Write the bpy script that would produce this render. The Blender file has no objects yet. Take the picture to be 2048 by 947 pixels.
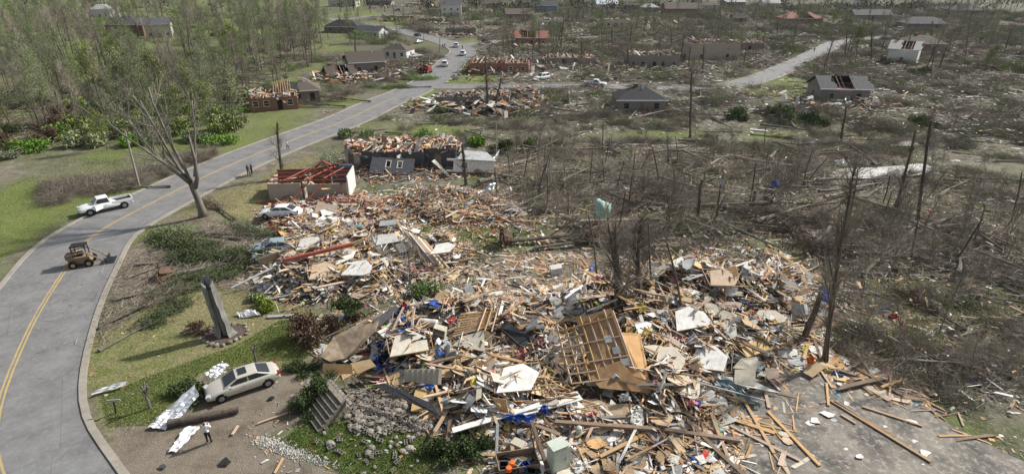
import bpy, math, random
import numpy as np
from mathutils import Vector, Matrix, Euler
random.seed(5); rng = np.random.default_rng(11)
R = math.radians
SC = bpy.context.scene; COL = SC.collection
# ---------------- camera, sky, sun, exposure ----------------
FPX, CAMH, PITCH = 1137.0, 27.0, R(25)
cam_d = bpy.data.cameras.new("camera"); cam = bpy.data.objects.new("camera", cam_d); COL.objects.link(cam)
cam.location = (0, 0, CAMH); cam.rotation_euler = (R(90) - PITCH, 0, 0)
cam_d.sensor_width = 36; cam_d.lens = 36 * FPX / 2048; cam_d.clip_start = 0.5; cam_d.clip_end = 9000
SC.camera = cam
SUN_EL = R(37); SUN_AZ = math.atan2(0.85, 0.53)
W = bpy.data.worlds.new("World"); SC.world = W; W.use_nodes = True
wn = W.node_tree; wn.nodes.clear()
sky = wn.nodes.new("ShaderNodeTexSky"); sky.sky_type = 'NISHITA'; sky.sun_disc = False
sky.sun_elevation = SUN_EL; sky.sun_rotation = SUN_AZ; sky.dust_density = 2.0; sky.air_density = 1.0
hs = wn.nodes.new("ShaderNodeHueSaturation"); hs.inputs['Saturation'].default_value = 0.45
bgn = wn.nodes.new("ShaderNodeBackground"); bgn.inputs[1].default_value = 0.092
wo = wn.nodes.new("ShaderNodeOutputWorld")
wn.links.new(sky.outputs[0], hs.inputs['Color']); wn.links.new(hs.outputs[0], bgn.inputs[0]); wn.links.new(bgn.outputs[0], wo.inputs[0])
sl = bpy.data.lights.new("sun", 'SUN'); sl.energy = 4.0; sl.angle = R(2.5); sl.color = (1.0, 0.955, 0.89)
so = bpy.data.objects.new("sun", sl); COL.objects.link(so)
sdir = Vector((math.cos(SUN_EL) * math.sin(SUN_AZ), math.cos(SUN_EL) * math.cos(SUN_AZ), math.sin(SUN_EL)))
so.rotation_euler = sdir.to_track_quat('Z', 'Y').to_euler(); so.location = (40, 40, 60)
SC.view_settings.view_transform = 'Standard'; SC.view_settings.look = 'None'
SC.view_settings.exposure = 0.62; SC.view_settings.gamma = 1.0
SC.cycles.max_bounces = 5; SC.cycles.diffuse_bounces = 2; SC.cycles.glossy_bounces = 2
SC.cycles.transmission_bounces = 3; SC.cycles.transparent_max_bounces = 6; SC.cycles.volume_bounces = 0
SC.cycles.use_denoising = True

# ---------------- reading the ground ----------------
CP, SP = math.cos(PITCH), math.sin(PITCH)
def G(px, py, z=0.0):
    """ground point seen at a photograph pixel, on the level z"""
    a = (px - 1024) / FPX; b = (473.5 - py) / FPX
    dx, dy, dz = a, CP + b * SP, -SP + b * CP
    t = (z - CAMH) / dz
    return np.array([dx * t, dy * t, z])
def pxscale(py):
    p = G(1024, py); return FPX / math.hypot(p[1], CAMH)
def GP(pts, z=0.0): return np.array([G(x, y, z)[:2] for x, y in pts])
def inside(poly, X, Y):
    n = len(poly); c = np.zeros(X.shape, bool); j = n - 1
    if X.size <= 64:
        p = poly; q = np.roll(poly, 1, 0); x_ = X.ravel()[:, None]; y_ = Y.ravel()[:, None]
        k = ((p[:, 1] > y_) != (q[:, 1] > y_)) & (x_ < (q[:, 0] - p[:, 0]) * (y_ - p[:, 1]) / (q[:, 1] - p[:, 1] + 1e-12) + p[:, 0])
        return (k.sum(1) % 2 == 1).reshape(X.shape)
    for i in range(n):
        xi, yi = poly[i]; xj, yj = poly[j]
        cond = ((yi > Y) != (yj > Y)) & (X < (xj - xi) * (Y - yi) / (yj - yi + 1e-12) + xi)
        c ^= cond; j = i
    return c
def segdist(poly, X, Y, closed=True):
    d = np.full(X.shape, 1e9); n = len(poly)
    if X.size <= 64:
        a = poly if closed else poly[:-1]; ab = (np.roll(poly, -1, 0) if closed else poly[1:]) - a; x_ = X.ravel()[:, None] - a[:, 0]; y_ = Y.ravel()[:, None] - a[:, 1]
        t = ((x_ * ab[:, 0] + y_ * ab[:, 1]) / ((ab ** 2).sum(1) + 1e-12)).clip(0, 1)
        return np.sqrt(((x_ - t * ab[:, 0]) ** 2 + (y_ - t * ab[:, 1]) ** 2).min(1)).reshape(X.shape)
    for i in range(n if closed else n - 1):
        a = poly[i]; b = poly[(i + 1) % n]; ab = b - a; L = ab @ ab + 1e-12
        t = np.clip(((X - a[0]) * ab[0] + (Y - a[1]) * ab[1]) / L, 0, 1)
        d = np.minimum(d, np.hypot(X - a[0] - t * ab[0], Y - a[1] - t * ab[1]))
    return d
def sdf(poly, X, Y):
    d = segdist(poly, X, Y); return np.where(inside(poly, X, Y), d, -d)
def ss(x, a, b):
    t = np.clip((x - a) / (b - a), 0, 1); return t * t * (3 - 2 * t)
_h = np.random.default_rng(3).random((256, 256))
def vnoise(X, Y, s):
    x = np.asarray(X) / s + 1000.; y = np.asarray(Y) / s + 1000.
    i = np.floor(x).astype(int); j = np.floor(y).astype(int); u = x - i; v = y - j
    u = u * u * (3 - 2 * u); v = v * v * (3 - 2 * v)
    g = lambda a, b: _h[a % 256, b % 256]
    return (g(i, j) * (1 - u) + g(i + 1, j) * u) * (1 - v) + (g(i, j + 1) * (1 - u) + g(i + 1, j + 1) * u) * v
def catmull(P, step=1.5):
    P = np.array(P, float); Q = np.vstack([2 * P[0] - P[1], P, 2 * P[-1] - P[-2]]); out = []
    for i in range(1, len(Q) - 2):
        n = max(2, int(np.linalg.norm(Q[i + 1] - Q[i]) / step))
        for t in np.linspace(0, 1, n, endpoint=False):
            out.append(0.5 * ((2 * Q[i]) + (-Q[i - 1] + Q[i + 1]) * t + (2 * Q[i - 1] - 5 * Q[i] + 4 * Q[i + 1] - Q[i + 2]) * t * t
                              + (-Q[i - 1] + 3 * Q[i] - 3 * Q[i + 1] + Q[i + 2]) * t ** 3))
    out.append(Q[-2]); return np.array(out)
# road centre lines (world)
def g2(x, y): return G(x, y)[:2]
main_c = catmull([(-2, 1), (-12, 10), (-26.4, 21.3), (-33.6, 28.2), (-39.6, 38.5), (-44.2, 49), (-47.2, 58), g2(300, 408), g2(450, 335), g2(560, 290), g2(690, 241), g2(765, 206), g2(825, 181),
                  g2(880, 150), g2(906, 122), g2(925, 102), g2(895, 86), g2(835, 70), g2(775, 56), g2(712, 45), g2(650, 37), g2(560, 28)], 2.0)
side_c = catmull([g2(838, 172), g2(905, 173), g2(1060, 172), g2(1250, 173), g2(1420, 176), g2(1510, 160), g2(1590, 128), g2(1650, 98), g2(1685, 84), g2(1800, 72)], 3.0)
fork_c = catmull([g2(690, 42), g2(725, 34), g2(790, 28), g2(860, 22)], 3.0)
east_c = catmull([g2(918, 92), g2(975, 84), g2(1080, 78), g2(1200, 74)], 3.0)
ROADS = [(main_c, 4.5), (side_c, 3.3), (fork_c, 3.2), (east_c, 3.0)]
# pads and bare places, as photograph outlines on the ground
pad_slab = GP([(1330, 1010), (1440, 905), (1478, 850), (1500, 790), (1560, 725), (1640, 715), (1760, 765), (1900, 850), (2060, 930), (2150, 1010)])
drive_front = GP([(150, 1010), (232, 880), (205, 842), (300, 850), (400, 770), (470, 800), (560, 735), (610, 745), (640, 790), (590, 850), (500, 880), (560, 905), (720, 960), (900, 1010)])
drive_mid = GP([(225, 520), (300, 470), (340, 440), (420, 425), (500, 470), (540, 520), (500, 560), (440, 575), (360, 560), (330, 590), (280, 610), (230, 600)])
path_mid = GP([(880, 560), (960, 520), (1050, 500), (1200, 505), (1230, 540), (1120, 570), (1000, 590), (900, 600)])
path_right = GP([(1560, 470), (1590, 415), (1700, 345), (1850, 345), (1840, 370), (1730, 385), (1690, 480), (1640, 500)])
lawn_front = GP([(150, 700), (240, 650), (300, 600), (440, 570), (560, 600), (700, 640), (760, 620), (700, 680), (560, 730), (400, 745), (330, 830), (230, 880), (190, 800)])
lawn_green = GP([(200, 790), (330, 740), (470, 690), (560, 640), (700, 640), (760, 615), (730, 660), (600, 720), (520, 720), (400, 745), (300, 850), (215, 855)])
grass_front = GP([(560, 880), (620, 840), (760, 850), (880, 880), (860, 960), (700, 955)])
lawn_mid = GP([(330, 450), (440, 385), (520, 365), (560, 330), (640, 310), (560, 370), (500, 440), (380, 455)])
lawn_mid2 = GP([(800, 440), (900, 445), (1010, 450), (1090, 480), (980, 500), (880, 530), (850, 480)])
lawn_left = GP([(-300, 560), (-100, 440), (60, 350), (183, 300), (330, 290), (440, 290), (330, 360), (250, 392), (100, 450), (-50, 560)])
lawn_band = GP([(700, 255), (760, 240), (860, 243), (960, 250), (1010, 262), (940, 275), (820, 288), (720, 275)])
lawn_band_b = GP([(1130, 262), (1220, 256), (1340, 260), (1440, 262), (1420, 276), (1300, 281), (1180, 276)])
lawn_band_c = GP([(1500, 266), (1570, 262), (1600, 272), (1560, 285), (1490, 284)])
lawn_band2 = GP([(1480, 180), (1560, 150), (1620, 160), (1640, 190), (1560, 200)])
lawn_cor1 = GP([(880, 160), (900, 138), (960, 132), (1000, 160), (960, 168), (900, 170)])
lawn_cor2 = GP([(785, 205), (820, 185), (880, 182), (870, 210), (800, 215)])
lawn_cor3 = GP([(705, 30), (740, 22), (780, 26), (740, 33)]); lawn_cor4 = GP([(725, 45), (770, 36), (820, 55), (760, 58)])
lawn_cor5 = GP([(910, 85), (960, 76), (950, 90), (925, 96)]); lawn_cor6 = GP([(835, 128), (880, 108), (885, 118), (850, 135)])
lawn_far = GP([(1280, 80), (1330, 58), (1345, 70), (1310, 82)])
lawn_r = GP([(1620, 60), (1680, 70), (1660, 80), (1600, 78)]); lawn_r2 = GP([(1720, 225), (1800, 235), (1860, 262), (1800, 280), (1720, 285), (1690, 250)])
lawn_r3 = GP([(1740, 560), (1860, 560), (2050, 600), (2050, 720), (1850, 700), (1720, 640)])
lawn_l3 = GP([(480, 260), (600, 215), (700, 190), (730, 200), (640, 235), (560, 255)])
GREENS = [lawn_green, grass_front, lawn_mid2, lawn_left, lawn_band, lawn_band2, lawn_cor1, lawn_cor2, lawn_cor3, lawn_cor4, lawn_cor5, lawn_cor6, lawn_far, lawn_r, lawn_l3, lawn_band_b, lawn_band_c]
STRAWS = [lawn_front, lawn_mid, lawn_r2, lawn_r3]
DIRTS = [drive_front, drive_mid, path_mid, path_right]
water_poly = GP([(1655, 338), (1700, 333), (1760, 331), (1835, 325), (1860, 333), (1830, 345), (1770, 349), (1700, 352), (1672, 347)])
# debris heaps: outline, height
Z_MAIN = GP([(640, 700), (760, 625), (900, 585), (1000, 590), (1120, 575), (1240, 545), (1420, 515), (1560, 508), (1640, 560), (1660, 640), (1630, 700), (1560, 735),
             (1490, 790), (1460, 850), (1300, 870), (1120, 870), (985, 890), (930, 880), (870, 850), (780, 800), (690, 755), (640, 745)])
Z_LEFT = GP([(495, 520), (560, 490), (620, 455), (700, 440), (800, 440), (880, 470), (950, 500), (930, 540), (860, 570), (760, 590), (680, 600), (600, 610), (545, 600), (510, 560)])
Z_CAR = GP([(515, 425), (560, 400), (640, 400), (700, 385), (760, 395), (810, 430), (760, 445), (680, 470), (580, 480), (525, 460)])
Z_DARK = GP([(660, 330), (700, 300), (900, 300), (1000, 325), (990, 350), (900, 360), (740, 365)])
Z_MID = GP([(760, 395), (850, 380), (1000, 385), (1060, 430), (1040, 455), (900, 450), (800, 435)])
Z_FRONT = GP([(985, 890), (1120, 870), (1300, 860), (1480, 850), (1500, 1000), (970, 1000)])
Z_RIGHT = GP([(1400, 700), (1640, 690), (1760, 740), (1870, 820), (1780, 790), (1640, 745), (1560, 730), (1450, 740)])
HEROP = [GP(q, 1.2) for q in ([(1100, 760), (1110, 640), (1230, 610), (1310, 720), (1310, 800), (1200, 790)], [(625, 730), (660, 665), (760, 610), (810, 605), (770, 665), (720, 725)], [(800, 775), (800, 730), (890, 728), (892, 775)], [(640, 755), (640, 722), (760, 712), (762, 752)], [(895, 690), (900, 620), (1000, 605), (1000, 670)], [(835, 660), (838, 628), (905, 640), (905, 690), (860, 700)], [(1460, 800), (1400, 745), (1465, 705), (1570, 735), (1575, 800)], [(745, 500), (745, 440), (870, 440), (870, 530), (800, 520)])]
PILES = [(Z_MAIN, 1.8, 4.5), (Z_LEFT, 1.7, 3.2), (Z_CAR, .6, 2.), (Z_DARK, .5, 2.), (Z_MID, .5, 2.), (Z_FRONT, .2, 1.5), (Z_RIGHT, .15, 1.)]
def roadmask(X, Y):
    m = np.ones(X.shape)
    for c, w in ROADS: m = np.minimum(m, ss(segdist(c, X, Y, False), w + 1.0, w + 7.0))
    for p in (pad_slab, drive_front): m = np.minimum(m, ss(-sdf(p, X, Y), .5, 4.0))
    return m
def terrain(X, Y):
    X = np.asarray(X, float); Y = np.asarray(Y, float)
    near = ss(Y, 400, 250)
    z = ((vnoise(X, Y, 9.) - .5) * .5 + (vnoise(X + 50, Y, 2.6) - .5) * .16) * roadmask(X, Y) * near
    d = sdf(water_poly, X, Y)
    return z * ss(-d, 0, 5) - 0.9 * ss(d, -2.2, .2)
def pile(X, Y):
    X = np.asarray(X, float); Y = np.asarray(Y, float); z = np.zeros(X.shape)
    for p, h, e in PILES:
        d = sdf(p, X, Y)
        n = .05 + 1.25 * vnoise(X, Y, 3.4) + .55 * (vnoise(X + 9, Y, 1.3) - .5)
        z = np.maximum(z, h * ss(d, -.2, e) * n)
    for p in HEROP: z = z * (1 - .5 * ss(sdf(p, X, Y), -.8, .8))
    return z
def T(x, y): return float(terrain(np.array([x]), np.array([y]))[0])
def TP(x, y): return T(x, y) + float(pile(np.array([x]), np.array([y]))[0])
def S(px, py, dz=0.0, heap=True):
    z = 0.0
    for _ in range(5):
        p = G(px, py, z + dz); z = (TP if heap else T)(p[0], p[1])
    p = G(px, py, z + dz); return Vector(p)
def V3(px, py, z): return Vector(G(px, py, z))

# ---------------- meshes ----------------
def mk(name, V, faces, mats=(), midx=None, cols=None, smooth=False):
    """V (n,3); faces: list of int arrays (m,k)"""
    me = bpy.data.meshes.new(name); V = np.asarray(V, np.float32)
    faces = [np.asarray(f, np.int32) for f in faces if len(f)]
    me.vertices.add(len(V)); me.vertices.foreach_set("co", V.ravel())
    nl = sum(f.size for f in faces); nf = sum(len(f) for f in faces)
    me.loops.add(nl); me.polygons.add(nf)
    me.loops.foreach_set("vertex_index", np.concatenate([f.ravel() for f in faces]))
    tot = np.concatenate([np.full(len(f), f.shape[1], np.int32) for f in faces])
    st = np.concatenate([[0], np.cumsum(tot)[:-1]]).astype(np.int32)
    me.polygons.foreach_set("loop_start", st)
    if midx is not None: me.polygons.foreach_set("material_index", np.asarray(midx, np.int32))
    me.polygons.foreach_set("use_smooth", np.full(nf, bool(smooth)))
    for m in mats: me.materials.append(m)
    me.update(calc_edges=True); me.validate()
    if cols is not None:
        a = me.color_attributes.new("col", 'FLOAT_COLOR', 'POINT')
        c = np.ones((len(V), 4), np.float32); c[:, :3] = cols; a.data.foreach_set("color", c.ravel())
    return me
def rotm(yaw, pitch, roll):
    """stack of rotation matrices"""
    cy, sy, cp, sp_, cr, sr = np.cos(yaw), np.sin(yaw), np.cos(pitch), np.sin(pitch), np.cos(roll), np.sin(roll)
    z = np.zeros_like(cy); o = np.ones_like(cy)
    Rz = np.stack([cy, -sy, z, sy, cy, z, z, z, o], -1).reshape(-1, 3, 3)
    Ry = np.stack([cp, z, sp_, z, o, z, -sp_, z, cp], -1).reshape(-1, 3, 3)
    Rx = np.stack([o, z, z, z, cr, -sr, z, sr, cr], -1).reshape(-1, 3, 3)
    return Rz @ Ry @ Rx
BOXV = np.array([(x, y, z) for x in (-.5, .5) for y in (-.5, .5) for z in (-.5, .5)])
BOXF = np.array([(0, 1, 3, 2), (4, 6, 7, 5), (0, 4, 5, 1), (2, 3, 7, 6), (0, 2, 6, 4), (1, 5, 7, 3)])
def boxes(C, D, Rm, jag=0.0, rs=rng):
    """n boxes -> V, F"""
    C = np.asarray(C, float).reshape(-1, 3); D = np.asarray(D, float).reshape(-1, 3); n = len(C)
    L = BOXV[None] * D[:, None]
    if jag: L = L + (rs.random((n, 8, 3)) - .5) * D[:, None] * np.array([jag, jag, 0])
    V = np.einsum('nij,nkj->nki', Rm, L) + C[:, None]
    return V.reshape(-1, 3), (BOXF[None] + 8 * np.arange(n)[:, None, None]).reshape(-1, 4)
def prisms(P0, P1, R0, R1, k=3, caps=False):
    P0 = np.asarray(P0, float); P1 = np.asarray(P1, float); n = len(P0)
    d = P1 - P0; d /= np.linalg.norm(d, axis=1, keepdims=True) + 1e-9
    ref = np.where(np.abs(d[:, 2:3]) > .9, np.array([[1., 0, 0]]), np.array([[0, 0, 1.]]))
    a = np.cross(d, ref); a /= np.linalg.norm(a, axis=1, keepdims=True) + 1e-9; b = np.cross(d, a)
    th = np.arange(k) * 2 * math.pi / k
    ring = a[:, None] * np.cos(th)[None, :, None] + b[:, None] * np.sin(th)[None, :, None]
    V = np.stack([P0[:, None] + ring * np.asarray(R0)[:, None, None], P1[:, None] + ring * np.asarray(R1)[:, None, None]], 1)
    i = np.arange(k); j = (i + 1) % k
    f = np.stack([i, j, j + k, i + k], -1); F = (f[None] + 2 * k * np.arange(n)[:, None, None]).reshape(-1, 4)
    return V.reshape(-1, 3), F
class MB:
    """gathers boxes, tubes and sheets that become ONE mesh"""
    def __init__(s): s.V = []; s.F = {}; s.n = 0; s.C = []; s.M = {}
    def add(s, V, F, m=0):
        V = np.asarray(V, float).reshape(-1, 3)
        F = F if isinstance(F, list) else [F]
        for f in F:
            f = np.asarray(f, int)
            if f.ndim == 1: f = f[None]
            s.F.setdefault(f.shape[1], []).append(f + s.n); s.M.setdefault(f.shape[1], []).append(np.full(len(f), m))
        s.V.append(V); s.n += len(V); return s
    def box(s, c, d, rot=(0, 0, 0), m=0):
        V = BOXV * np.array(d); E = np.array(Euler(rot).to_matrix()); return s.add(V @ E.T + np.array(c), BOXF, m)
    def tube(s, pts, rad, k=6, m=0, caps=True):
        P = np.array([tuple(p) for p in pts], float); n = len(P); rad = np.broadcast_to(np.asarray(rad, float), (n,))
        Tn = np.gradient(P, axis=0); Tn /= np.linalg.norm(Tn, axis=1, keepdims=True) + 1e-9
        a = np.cross(Tn[0], (0, 0, 1.)) if abs(Tn[0][2]) < .9 else np.cross(Tn[0], (1., 0, 0)); a /= np.linalg.norm(a)
        th = np.arange(k) * 2 * math.pi / k; V = []
        for i in range(n):
            a = a - Tn[i] * (a @ Tn[i]); a /= np.linalg.norm(a) + 1e-9; b = np.cross(Tn[i], a)
            V.append(P[i] + rad[i] * (np.cos(th)[:, None] * a + np.sin(th)[:, None] * b))
        i = np.arange(k); j = (i + 1) % k
        F = np.concatenate([np.stack([i, j, j + k, i + k], -1) + r * k for r in range(n - 1)])
        s.add(np.concatenate(V), F, m)
        if caps:
            s.F.setdefault(k, []).append((np.arange(k)[::-1] + s.n - n * k)[None]); s.M.setdefault(k, []).append(np.array([m]))
            s.F[k].append((np.arange(k) + s.n - k)[None]); s.M[k].append(np.array([m]))
        return s
    def loft(s, secs, m=0, closed=True, cap=True):
        k = len(secs[0]); n = len(secs); V = np.array(secs, float).reshape(-1, 3)
        i = np.arange(k if closed else k - 1); j = (i + 1) % k
        F = np.concatenate([np.stack([i, j, j + k, i + k], -1) + r * k for r in range(n - 1)])
        s.add(V, F, m)
        if cap:
            s.F.setdefault(k, []).append((np.arange(k)[::-1] + s.n - n * k)[None]); s.M.setdefault(k, []).append(np.array([m]))
            s.F[k].append((np.arange(k) + s.n - k)[None]); s.M[k].append(np.array([m]))
        return s
    def poly(s, pts, th, m=0):
        """slab under an outline of 3-D points, thickness th along its normal"""
        P = np.array([tuple(p) for p in pts], float); n = len(P)
        nr = np.cross(P[1] - P[0], P[2] - P[0]); nr /= np.linalg.norm(nr) + 1e-9
        if nr[2] < 0: nr = -nr
        i = np.arange(n); j = (i + 1) % n
        V = np.vstack([P, P - nr * th])
        s.add(V, [np.arange(n)[None], (np.arange(n)[::-1] + n)[None], np.stack([j, i, i + n, j + n], -1)], m)
        return s
    def mesh(s, name, mats, smooth=False):
        ks = list(s.F); return mk(name, np.concatenate(s.V), [np.concatenate(s.F[k]) for k in ks], mats if isinstance(mats, (list, tuple)) else [mats],
                                  np.concatenate([np.concatenate(s.M[k]) for k in ks]), smooth=smooth)
    def build(s, name, mats, parent=None, smooth=False, loc=None, rot=None, **kw):
        return obj(name, s.mesh(name, mats, smooth), parent, loc, rot, **kw)
def obj(name, me, parent=None, loc=None, rot=None, label=None, cat=None, group=None, kind=None, scale=None):
    o = bpy.data.objects.new(name, me); COL.objects.link(o)
    if parent is not None: o.parent = parent
    if loc is not None: o.location = tuple(loc)
    if rot is not None: o.rotation_euler = rot
    if scale is not None: o.scale = scale if hasattr(scale, '__len__') else (scale,) * 3
    if label: o["label"] = label
    if cat: o["category"] = cat
    if group: o["group"] = group
    if kind: o["kind"] = kind
    return o
def copy_tree(src, parent=None):
    c = src.copy(); COL.objects.link(c)
    if parent is not None: c.parent = parent
    for ch in list(src.children): copy_tree(ch, c)
    return c
def retag(o, label=None, group=None, cat=None):
    if label: o["label"] = label
    if group: o["group"] = group
    elif "group" in o: del o["group"]
    if cat: o["category"] = cat
    return o
def sample(poly, n, rs=rng):
    lo, hi = poly.min(0), poly.max(0); out = np.zeros((0, 2))
    while len(out) < n:
        q = lo + rs.random((n * 2, 2)) * (hi - lo); out = np.vstack([out, q[inside(poly, q[:, 0], q[:, 1])]])
    return out[:n]

# ---------------- materials ----------------
def mat(name, c1, c2=None, rough=.85, ns=3., var=.18, bump=0., bs=25., metal=0., attr=False, stretch=None, spec=.3, trans=0, hue=0., detail=3):
    if 'leaf' in name: spec = .08
    m = bpy.data.materials.new(name); m.use_nodes = True; nt = m.node_tree; N = nt.nodes; Lk = nt.links
    b = N['Principled BSDF']; b.inputs['Roughness'].default_value = rough; b.inputs['Metallic'].default_value = metal
    b.inputs['Specular IOR Level'].default_value = spec
    tc = N.new('ShaderNodeTexCoord'); src = tc.outputs['Object']
    if stretch:
        mp = N.new('ShaderNodeMapping'); mp.inputs['Scale'].default_value = stretch; Lk.new(src, mp.inputs[0]); src = mp.outputs[0]
    nz = N.new('ShaderNodeTexNoise'); nz.inputs['Scale'].default_value = ns; nz.inputs['Detail'].default_value = detail; nz.inputs['Roughness'].default_value = .65
    Lk.new(src, nz.inputs['Vector'])
    if attr:
        at = N.new('ShaderNodeAttribute'); at.attribute_name = 'col'; col = at.outputs['Color']
        mr = N.new('ShaderNodeMapRange'); mr.inputs[1].default_value = .3; mr.inputs[2].default_value = .7; mr.inputs[3].default_value = .8; mr.inputs[4].default_value = 1.15
        Lk.new(nz.outputs[0], mr.inputs[0]); h2 = N.new('ShaderNodeHueSaturation'); Lk.new(col, h2.inputs['Color']); Lk.new(mr.outputs[0], h2.inputs['Value']); col = h2.outputs[0]
    else:
        rp = N.new('ShaderNodeMix'); rp.data_type = 'RGBA'
        c2 = c2 or tuple(x * .72 for x in c1)
        rp.inputs[6].default_value = (*c1, 1); rp.inputs[7].default_value = (*c2, 1)
        mr = N.new('ShaderNodeMapRange'); mr.inputs[1].default_value = .36; mr.inputs[2].default_value = .64
        Lk.new(nz.outputs[0], mr.inputs[0]); Lk.new(mr.outputs[0], rp.inputs[0]); col = rp.outputs[2]
    if var:
        oi = N.new('ShaderNodeObjectInfo'); m2 = N.new('ShaderNodeMapRange'); m2.inputs[3].default_value = 1 - var; m2.inputs[4].default_value = 1 + var
        Lk.new(oi.outputs['Random'], m2.inputs[0]); hh = N.new('ShaderNodeHueSaturation'); Lk.new(col, hh.inputs['Color']); Lk.new(m2.outputs[0], hh.inputs['Value'])
        if hue:
            m3 = N.new('ShaderNodeMapRange'); m3.inputs[3].default_value = .5 - hue; m3.inputs[4].default_value = .5 + hue; m4 = N.new('ShaderNodeMath'); m4.operation = 'FRACT'
            m5 = N.new('ShaderNodeMath'); m5.operation = 'MULTIPLY'; m5.inputs[1].default_value = 7.31
            Lk.new(oi.outputs['Random'], m5.inputs[0]); Lk.new(m5.outputs[0], m4.inputs[0]); Lk.new(m4.outputs[0], m3.inputs[0]); Lk.new(m3.outputs[0], hh.inputs['Hue'])
            m6 = N.new('ShaderNodeMapRange'); m6.inputs[3].default_value = .55; m6.inputs[4].default_value = 1.15; Lk.new(m4.outputs[0], m6.inputs[0]); Lk.new(m6.outputs[0], hh.inputs['Saturation'])
        col = hh.outputs[0]
    Lk.new(col, b.inputs['Base Color'])
    if bump:
        n2 = N.new('ShaderNodeTexNoise'); n2.inputs['Scale'].default_value = bs; n2.inputs['Detail'].default_value = 3; Lk.new(src, n2.inputs['Vector'])
        bp = N.new('ShaderNodeBump'); bp.inputs['Strength'].default_value = bump; bp.inputs['Distance'].default_value = .05
        Lk.new(n2.outputs[0], bp.inputs['Height']); Lk.new(bp.outputs[0], b.inputs['Normal'])
    return m
MT = dict(
    pine=mat('pine', (.50, .33, .18), (.36, .22, .115), ns=2, stretch=(1, 12, 12), var=.25, hue=.012),
    oldwood=mat('old_wood', (.25, .185, .13), (.15, .105, .072), ns=2, stretch=(1, 10, 10), var=.35),
    redwood=mat('red_stained_wood', (.28, .08, .052), (.2, .055, .038), ns=2, var=.3),
    greywood=mat('grey_wood', (.27, .25, .22), (.18, .16, .14), ns=2, stretch=(1, 10, 10), var=.3),
    ply=mat('plywood', (.52, .38, .23), (.42, .29, .16), ns=1.2, var=.25, hue=.012),
    orangeply=mat('orange_plywood', (.56, .35, .16), (.46, .27, .12), ns=1.5, var=.08), brownply=mat('brown_plywood', (.36, .22, .11), (.25, .15, .075), ns=1.5, var=.08),
    white=mat('white_board', (.72, .71, .67), (.56, .54, .49), ns=2, var=.18),
    cream=mat('cream_board', (.52, .48, .39), (.42, .38, .30), ns=2, var=.2),
    greyp=mat('grey_board', (.36, .37, .36), (.25, .26, .26), ns=2, var=.3),
    shingle=mat('dark_shingle', (.075, .075, .08), (.045, .045, .05), ns=6, var=.3, bump=.4, bs=12),
    brownsh=mat('brown_shingle', (.33, .26, .185), (.17, .13, .09), ns=1.6, var=.2, bump=.4, bs=12),
    red=mat('red_cloth', (.42, .04, .035), var=.3), blue=mat('blue_cloth', (.04, .10, .38), var=.35), navy=mat('navy_cloth', (.025, .03, .07), var=.4),
    teal=mat('teal_tarp', (.30, .48, .43), (.22, .40, .37), rough=.5, ns=2, var=.1), lime=mat('lime_cloth', (.35, .50, .09), var=.25),
    pink=mat('pink_insulation', (.55, .27, .27), (.45, .2, .2), var=.2, ns=8, bump=.6), yellow=mat('yellow_cloth', (.55, .46, .12), var=.2),
    orange=mat('orange_cloth', (.75, .16, .03), var=.1), black=mat('black_plastic', (.02, .02, .022), rough=.5, var=.3),
    conc=mat('concrete', (.37, .35, .32), (.27, .255, .23), ns=5, var=.18, bump=.3), block=mat('cinder_block', (.27, .25, .22), (.17, .16, .14), ns=9, var=.25, bump=.4),
    stone=mat('field_stone', (.30, .27, .23), (.2, .18, .155), ns=5, var=.3, bump=.4),
    brick=mat('brick', (.26, .135, .10), (.19, .095, .072), ns=6, var=.2, bump=.2), brickg=mat('grey_brown_brick', (.25, .225, .20), (.18, .16, .145), ns=6, var=.15),
    metal=mat('sheet_metal', (.62, .64, .66), (.46, .48, .50), rough=.38, metal=.55, ns=1.5, var=.1), gutter=mat('white_gutter', (.72, .73, .74), (.6, .6, .61), rough=.45, var=.12),
    bark=mat('bark', (.13, .108, .085), (.055, .045, .036), ns=3, stretch=(1, 1, .25), var=.25, bump=.5, bs=8),
    barkl=mat('grey_bark', (.19, .175, .15), (.11, .10, .082), ns=3, stretch=(1, 1, .25), var=.2, bump=.4, bs=8),
    twig=mat('twig', (.30, .265, .21), (.17, .148, .115), ns=.6, var=.3), twigd=mat('dark_twig', (.19, .16, .125), (.12, .10, .08), ns=.6, var=.3),
    heart=mat('splintered_wood', (.42, .27, .14), (.25, .15, .08), ns=4, var=.15), rootm=mat('root_soil', (.13, .078, .05), (.08, .05, .035), ns=4, bump=.6, var=.2),
    leafy=mat('yellow_green_leaf', (.25, .30, .08), (.16, .20, .05), ns=.8, var=.2, hue=.012), leafg=mat('green_leaf', (.19, .28, .07), (.11, .18, .045), ns=.8, var=.22, hue=.012),
    leafd=mat('dark_green_leaf', (.10, .135, .055), (.055, .08, .032), ns=.8, var=.25), leafb=mat('brown_leaf', (.16, .10, .07), (.1, .07, .05), ns=.8, var=.2),
    glass=mat('dark_glass', (.02, .025, .028), (.015, .02, .02), rough=.08, spec=.7, var=0), tyre=mat('tyre', (.018, .018, .018), rough=.9, var=0),
    rim=mat('rim', (.35, .35, .36), rough=.35, metal=.8, var=0), lampw=mat('lamp_glass', (.6, .6, .58), rough=.15, var=0), lampr=mat('red_lamp', (.35, .02, .02), rough=.2, var=0),
    stuffc=mat('mixed_fragments', (1, 1, 1), attr=True, var=0, ns=6), skin=mat('skin', (.42, .24, .17), var=0), hairm=mat('hair', (.03, .02, .015), var=0),
    dark=mat('dark_gap', (.03, .027, .024), var=.1))
def paint(name, c, metal=.0, rough=.28): return mat(name, c, tuple(x * .93 for x in c), rough=rough, metal=metal, spec=.5, ns=1, var=0)
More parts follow.
